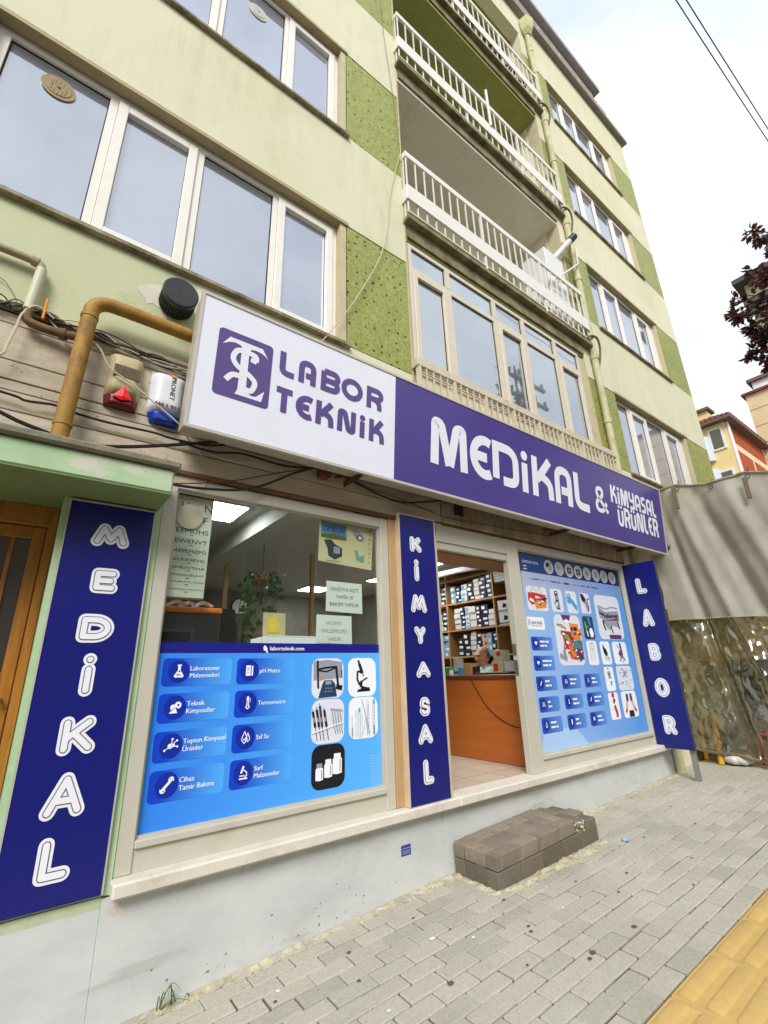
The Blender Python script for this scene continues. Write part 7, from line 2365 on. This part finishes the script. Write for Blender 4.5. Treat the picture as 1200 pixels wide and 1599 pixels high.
MB().box(HX0+.18, HX0+.87, HY0+.4, HY0+1.05, HZ+.751, HZ+.86).build('chimney_cap', M_EAVE, ro_)
for y_, z0 in ((1.30, 8.62), (1.3, 6.9)):
    wn = holder('window', yh, (HX0, y_, z0))
    MB().box(HX0-.05, HX0-.001, y_-.24, y_+.24, z0, z0+.9).build('frame', V_WHITE, wn)
    MB().box(HX0-.058, HX0-.0505, y_-.17, y_+.17, z0+.07, z0+.83).build('pane', M_GLASSD, wn)
for y_ in (1.74,):
    for z0 in (8.25, 6.9):
        MB().tube([(HX0, y_, z0), (HX0, y_, z0+1.0)], .24, 16).build('round_bay', mat('glass_block', S(206, 216, 226), .3, .06, 7), yh, smooth=40)
b = MB(); b.box(HX0-.2, HX0-.001, 1.7, 2.7, 8.08, 8.2); b.box(HX0-.2, HX0-.001, 1.7, 2.7, 6.75, 6.85); b.build('ledge', mat('brick_ledge', S(176, 112, 72), .8, .1, 6), yh)
MB().tube([(HX0+.1, HY0-.06, 6), (HX0+.1, HY0-.06, HZ-.1)], .05, 8).build('rainwater_pipe', V_WHITE, yh)
bh = thing('beige_house', 'tall windowless beige house wall with chimneys at the right edge behind the tarpaulin', 'house', (27, -1, 0))
M_BEIGE = mat('beige_block_wall', S(222, 198, 160), .9, .06, .9, S(176, 148, 112), 1.4, .5)
MB().box(24.13, 31, -5.5, .93, -.4, 12.35).build('wall', M_BEIGE, bh)
b = MB(); b.box(24.0, 31.1, -5.6, 1.05, 12.351, 12.46); rfb = b.build('roof', M_ROOFT, bh)
for j in range(14):
    MB().box(24.115, 24.129, -5.48, .92, 1.2+.8*j, 1.215+.8*j).build('render_joint', mat('joint_line', S(176, 150, 112), .9), bh)
MB().box(24.3, 24.9, -.1, .6, 12.461, 12.95).build('chimney', V_WHITE, rfb); MB().box(24.15, 25.05, -.25, .75, 12.951, 13.1).build('chimney_cap', M_EAVE, rfb)
b = MB(); b.box(24.3, 24.9, -3.9, -3.1, 12.461, 13.1); b.build('chimney', M_BEIGE, rfb)
tw = thing('grey_house', 'tall grey green house with deep dark eaves behind the plum tree', 'house', (44, -1, 0))
b = MB(); b.box(40.6, 50, -9, 1.95, .8, 29.0); b.build('wall', mat('grey_green_render', S(140, 140, 112), .9, .08, .6), tw)
MB().box(39.9, 50.5, -9.5, 2.5, 29.1, 29.5).build('eaves', mat('dark_eave', S(78, 70, 66), .8, .15, 2), tw)
b = MB(); b.add([(39.9, -9.5, 29.501), (50.5, -9.5, 29.501), (50.5, 2.5, 29.501), (39.9, 2.5, 29.501), (43, -6, 31.5), (48, -6, 31.5), (48, -1, 31.5), (43, -1, 31.5)], [(0, 1, 5, 4), (1, 2, 6, 5), (2, 3, 7, 6), (3, 0, 4, 7), (4, 5, 6, 7)]); b.build('roof', M_ROOFT, tw)
MB().box(40.1, 40.59, -6, 2.15, 26.2, 26.5).build('ledge', mat('dark_eave', S(78, 70, 66)), tw)
MB().box(40.1, 40.59, .6, 2.25, 27.0, 27.4).build('ledge', mat('dark_eave', S(78, 70, 66)), tw)
for y_ in (-.6, -2.8, -5):
    wn = holder('window', tw, (40.55, y_, 27)); MB().box(40.52, 40.598, y_-.55, y_+.55, 27.1, 28.5).build('frame', V_WHITE, wn); MB().box(40.50, 40.519, y_-.45, y_+.45, 27.2, 28.4).build('pane', M_GLASSD, wn)

# ------------------------------------------------------------------ plum tree at the right edge
M_PLUM = NT('plum_leaf')
def plum():
    t = M_PLUM
    g2 = t.n('ShaderNodeNewGeometry')
    c = t.ramp(g2.outputs['Random Per Island'], [(0, S(50, 38, 42)), (.35, S(64, 50, 50)), (.6, S(74, 72, 50)), (.82, S(98, 54, 50)), (1, S(62, 66, 44))])
    m = t.fin(c, .45, spec=.4)
    tl = t.n('ShaderNodeBsdfTranslucent'); tl.inputs['Color'].default_value = (*S(120, 50, 50), 1)
    mi = t.n('ShaderNodeMixShader'); mi.inputs['Fac'].default_value = .25
    t.l(t.b.outputs[0], mi.inputs[1]); t.l(tl.outputs[0], mi.inputs[2]); t.l(mi.outputs[0], t.t.nodes['Material Output'].inputs['Surface'])
    return m
pm = plum()
pt_ = thing('plum_tree', 'dark red leaved plum tree reaching into the right edge of the photo', 'tree', (9.4, -4.75, gz(9.4)))
tr = random.Random(12)
tk = MB()
bx, by = 9.4, -4.75
tk.tube([(bx, by, gz(bx)-.05), (bx+.02, by, 1.2), (bx-.05, by+.05, 2.6), (bx, by+.05, 3.8)], [.16, .08], 10, 0, 4)
tips = []
CC, CR = Vector((9.3, -4.6, 6.6)), Vector((2.0, 2.0, 1.55))
mains = []
for k in range(9):
    a = 2*pi*k/9+.3
    e = Vector((CC.x+CR.x*.55*cos(a), CC.y+CR.y*.55*sin(a), CC.z+tr.uniform(-.7, .9)))
    s0 = Vector((bx, by+.05, tr.uniform(2.9, 3.8)))
    q = crom([s0, s0*.6+e*.4+Vector((0, 0, -.15)), e, e+(e-s0)*.25], 4)
    tk.tube(q, [.06, .022], 6)
    mains.append(q)
SPR = [(9, -2.8, 8.05), (8.9, -2.9, 7.6), (9, -2.6, 7.4), (8.9, -2.3, 6.95), (9, -2.2, 6.75), (9, -2.3, 6.5), (8.9, -2.4, 6.2), (9, -2.3, 6.0), (8.9, -2.45, 5.7), (9, -2.6, 5.45), (8.8, -2.7, 7.0), (8.8, -2.7, 6.4), (9, -2.8, 5.9), (9, -3.0, 5.5), (8.8, -3.0, 7.3)]
for k in range(150):
    while True:
        u = Vector((tr.uniform(-1, 1), tr.uniform(-1, 1), tr.uniform(-1, 1)))
        if .28 < u.length < 1.0: break
    lump = 1+.16*noise.noise((u.x*2.2, u.y*2.2, u.z*2.2+3))
    c = CC+Vector((u.x*CR.x, u.y*CR.y, u.z*CR.z))*lump
    if k < 30: c = Vector(SPR[k//2])+Vector((tr.gauss(0, .1), tr.gauss(0, .06), tr.gauss(0, .08)))
    m_ = min((p for q in mains for p in q), key=lambda p: (p-c).length)
    md = m_*.5+c*.5+Vector((tr.uniform(-.15, .15), tr.uniform(-.15, .15), .12))
    q = crom([m_, md, c, c+(c-md).normalized()*(tr.uniform(.2, .5) if k >= 30 else .12)+Vector((0, 0, tr.uniform(-.1, .15)))], 3)
    tk.tube(q, [.016, .005], 4)
    tips.append(q)
tk.build('trunk', mat('plum_bark', S(70, 58, 52), .9, .25, 8, bump=.5), pt_, smooth=60)
lf = MB()
def leaf(p, d, l):
    w = d.cross(Vector((tr.uniform(-1, 1), tr.uniform(-1, 1), tr.uniform(-1, 1))))
    if w.length < 1e-3: return
    w.normalize(); nrm = d.cross(w)
    bnd = nrm*l*.12
    lf.add([p, p+d*l*.3+w*l*.24+bnd*.5, p+d*l*.7+w*l*.2+bnd*.4, p+d*l-bnd, p+d*l*.7-w*l*.2+bnd*.4, p+d*l*.3-w*l*.24+bnd*.5, p+d*l*.5], [(0, 6, 2, 1), (0, 5, 4, 6), (6, 3, 2), (6, 4, 3)])
for q in tips:
    n = len(q)
    for k in range(44):
        i = min(n-2, int((tr.random()**.6)*(n-1))); u = tr.random()
        if i < n*.3: i = n-2-tr.randrange(3)
        p = q[i]*(1-u)+q[i+1]*u
        dd = (q[i+1]-q[i]).normalized()
        sd = Vector((tr.uniform(-1, 1), tr.uniform(-1, 1), tr.uniform(-1.0, .5)))
        d = (dd*.35+sd).normalized()
        leaf(p+d*tr.uniform(.0, .07), d, tr.uniform(.09, .155))
lf.build('crown', pm, pt_, kind='stuff')

# ------------------------------------------------------------------ overhead wires, and the pole across the street that the panes reflect
for i, (a, b_) in enumerate((((3.4, -2.85, 11.9), (15.2, -3.45, 11.9)), ((3.4, -2.95, 11.95), (15.2, -3.55, 11.7)))):
    P0, P1 = Vector(a), Vector(b_)
    pts = [P0+(P1-P0)*t_/14+Vector((0, 0, -.3*4*(t_/14)*(1-t_/14))) for t_ in range(-4, 19)]
    mb = MB(); mb.tube(pts, .009, 6)
    o = mb.build('power_line', mat('wire_black', S(70, 70, 78), .6), None, at=tuple(P0)); o['label'] = ['left', 'right'][i]+' one of two dark overhead wires crossing the sky at the top right'; o['category'] = 'wire'; o['group'] = 'overhead wires'
up = thing('utility_pole', 'lattice utility pole with crossarms across the street, mirrored in the veranda panes', 'pole', (19.5, -9.0, 0))
M_POLE = mat('pole_steel', S(86, 84, 80), .6, .1, 3)
b = MB()
for dx in (-.35, .35):
    for dy in (-.35, .35): b.tube([(19.5+dx*1.6, -9+dy*1.6, -.2), (19.5+dx*.6, -9+dy*.6, 17)], .06, 6)
for k in range(12):
    z = .3+k*1.4; s = .56-.03*k
    b.tube([(19.5-s, -9-s, z), (19.5+s, -9-s, z+1.4)], .03, 4); b.tube([(19.5+s, -9-s, z), (19.5-s, -9-s, z+1.4)], .03, 4); b.tube([(19.5-s, -9+s, z), (19.5-s, -9-s, z+1.4)], .03, 4); b.tube([(19.5+s, -9-s, z), (19.5+s, -9+s, z+1.4)], .03, 4)
b.build('mast', M_POLE, up)
for z in (12.4, 13.6, 14.8, 16.0):
    MB().box(17.4, 21.6, -9.08, -8.92, z, z+.16).build('crossarm', M_POLE, up)
    for x in (17.6, 18.5, 20.5, 21.4): MB().tube([(x, -9, z+.16), (x, -9, z+.5)], [.07, .1], 8).build('insulator', mat('insulator', S(120, 70, 50), .3), up)
# terrace across the street
M_OPP = mat('opposite_render', S(178, 160, 136), .9, .08, .6)
oh = thing('opposite_house', 'plain rendered houses lining the far side of the street', 'house', (4, -15, 0))
MB().box(-14, 26, -22, -14, -1.2, 8.0).build('wall', M_OPP, oh)
MB().box(-14.2, 26.2, -22.2, -13.7, 8.001, 8.3).build('roof', M_ROOFT, oh)
for i in range(12):
    for z in (.9, 4.3):
        x = -12+3.2*i
        wn = holder('window', oh, (x, -13.99, z)); MB().box(x-.8, x+.8, -13.999, -13.93, z, z+1.8).build('frame', V_WHITE, wn); MB().box(x-.7, x+.7, -13.929, -13.915, z+.1, z+1.7).build('pane', M_DOORGLASS, wn)

bpy.data.objects.remove(_fo)
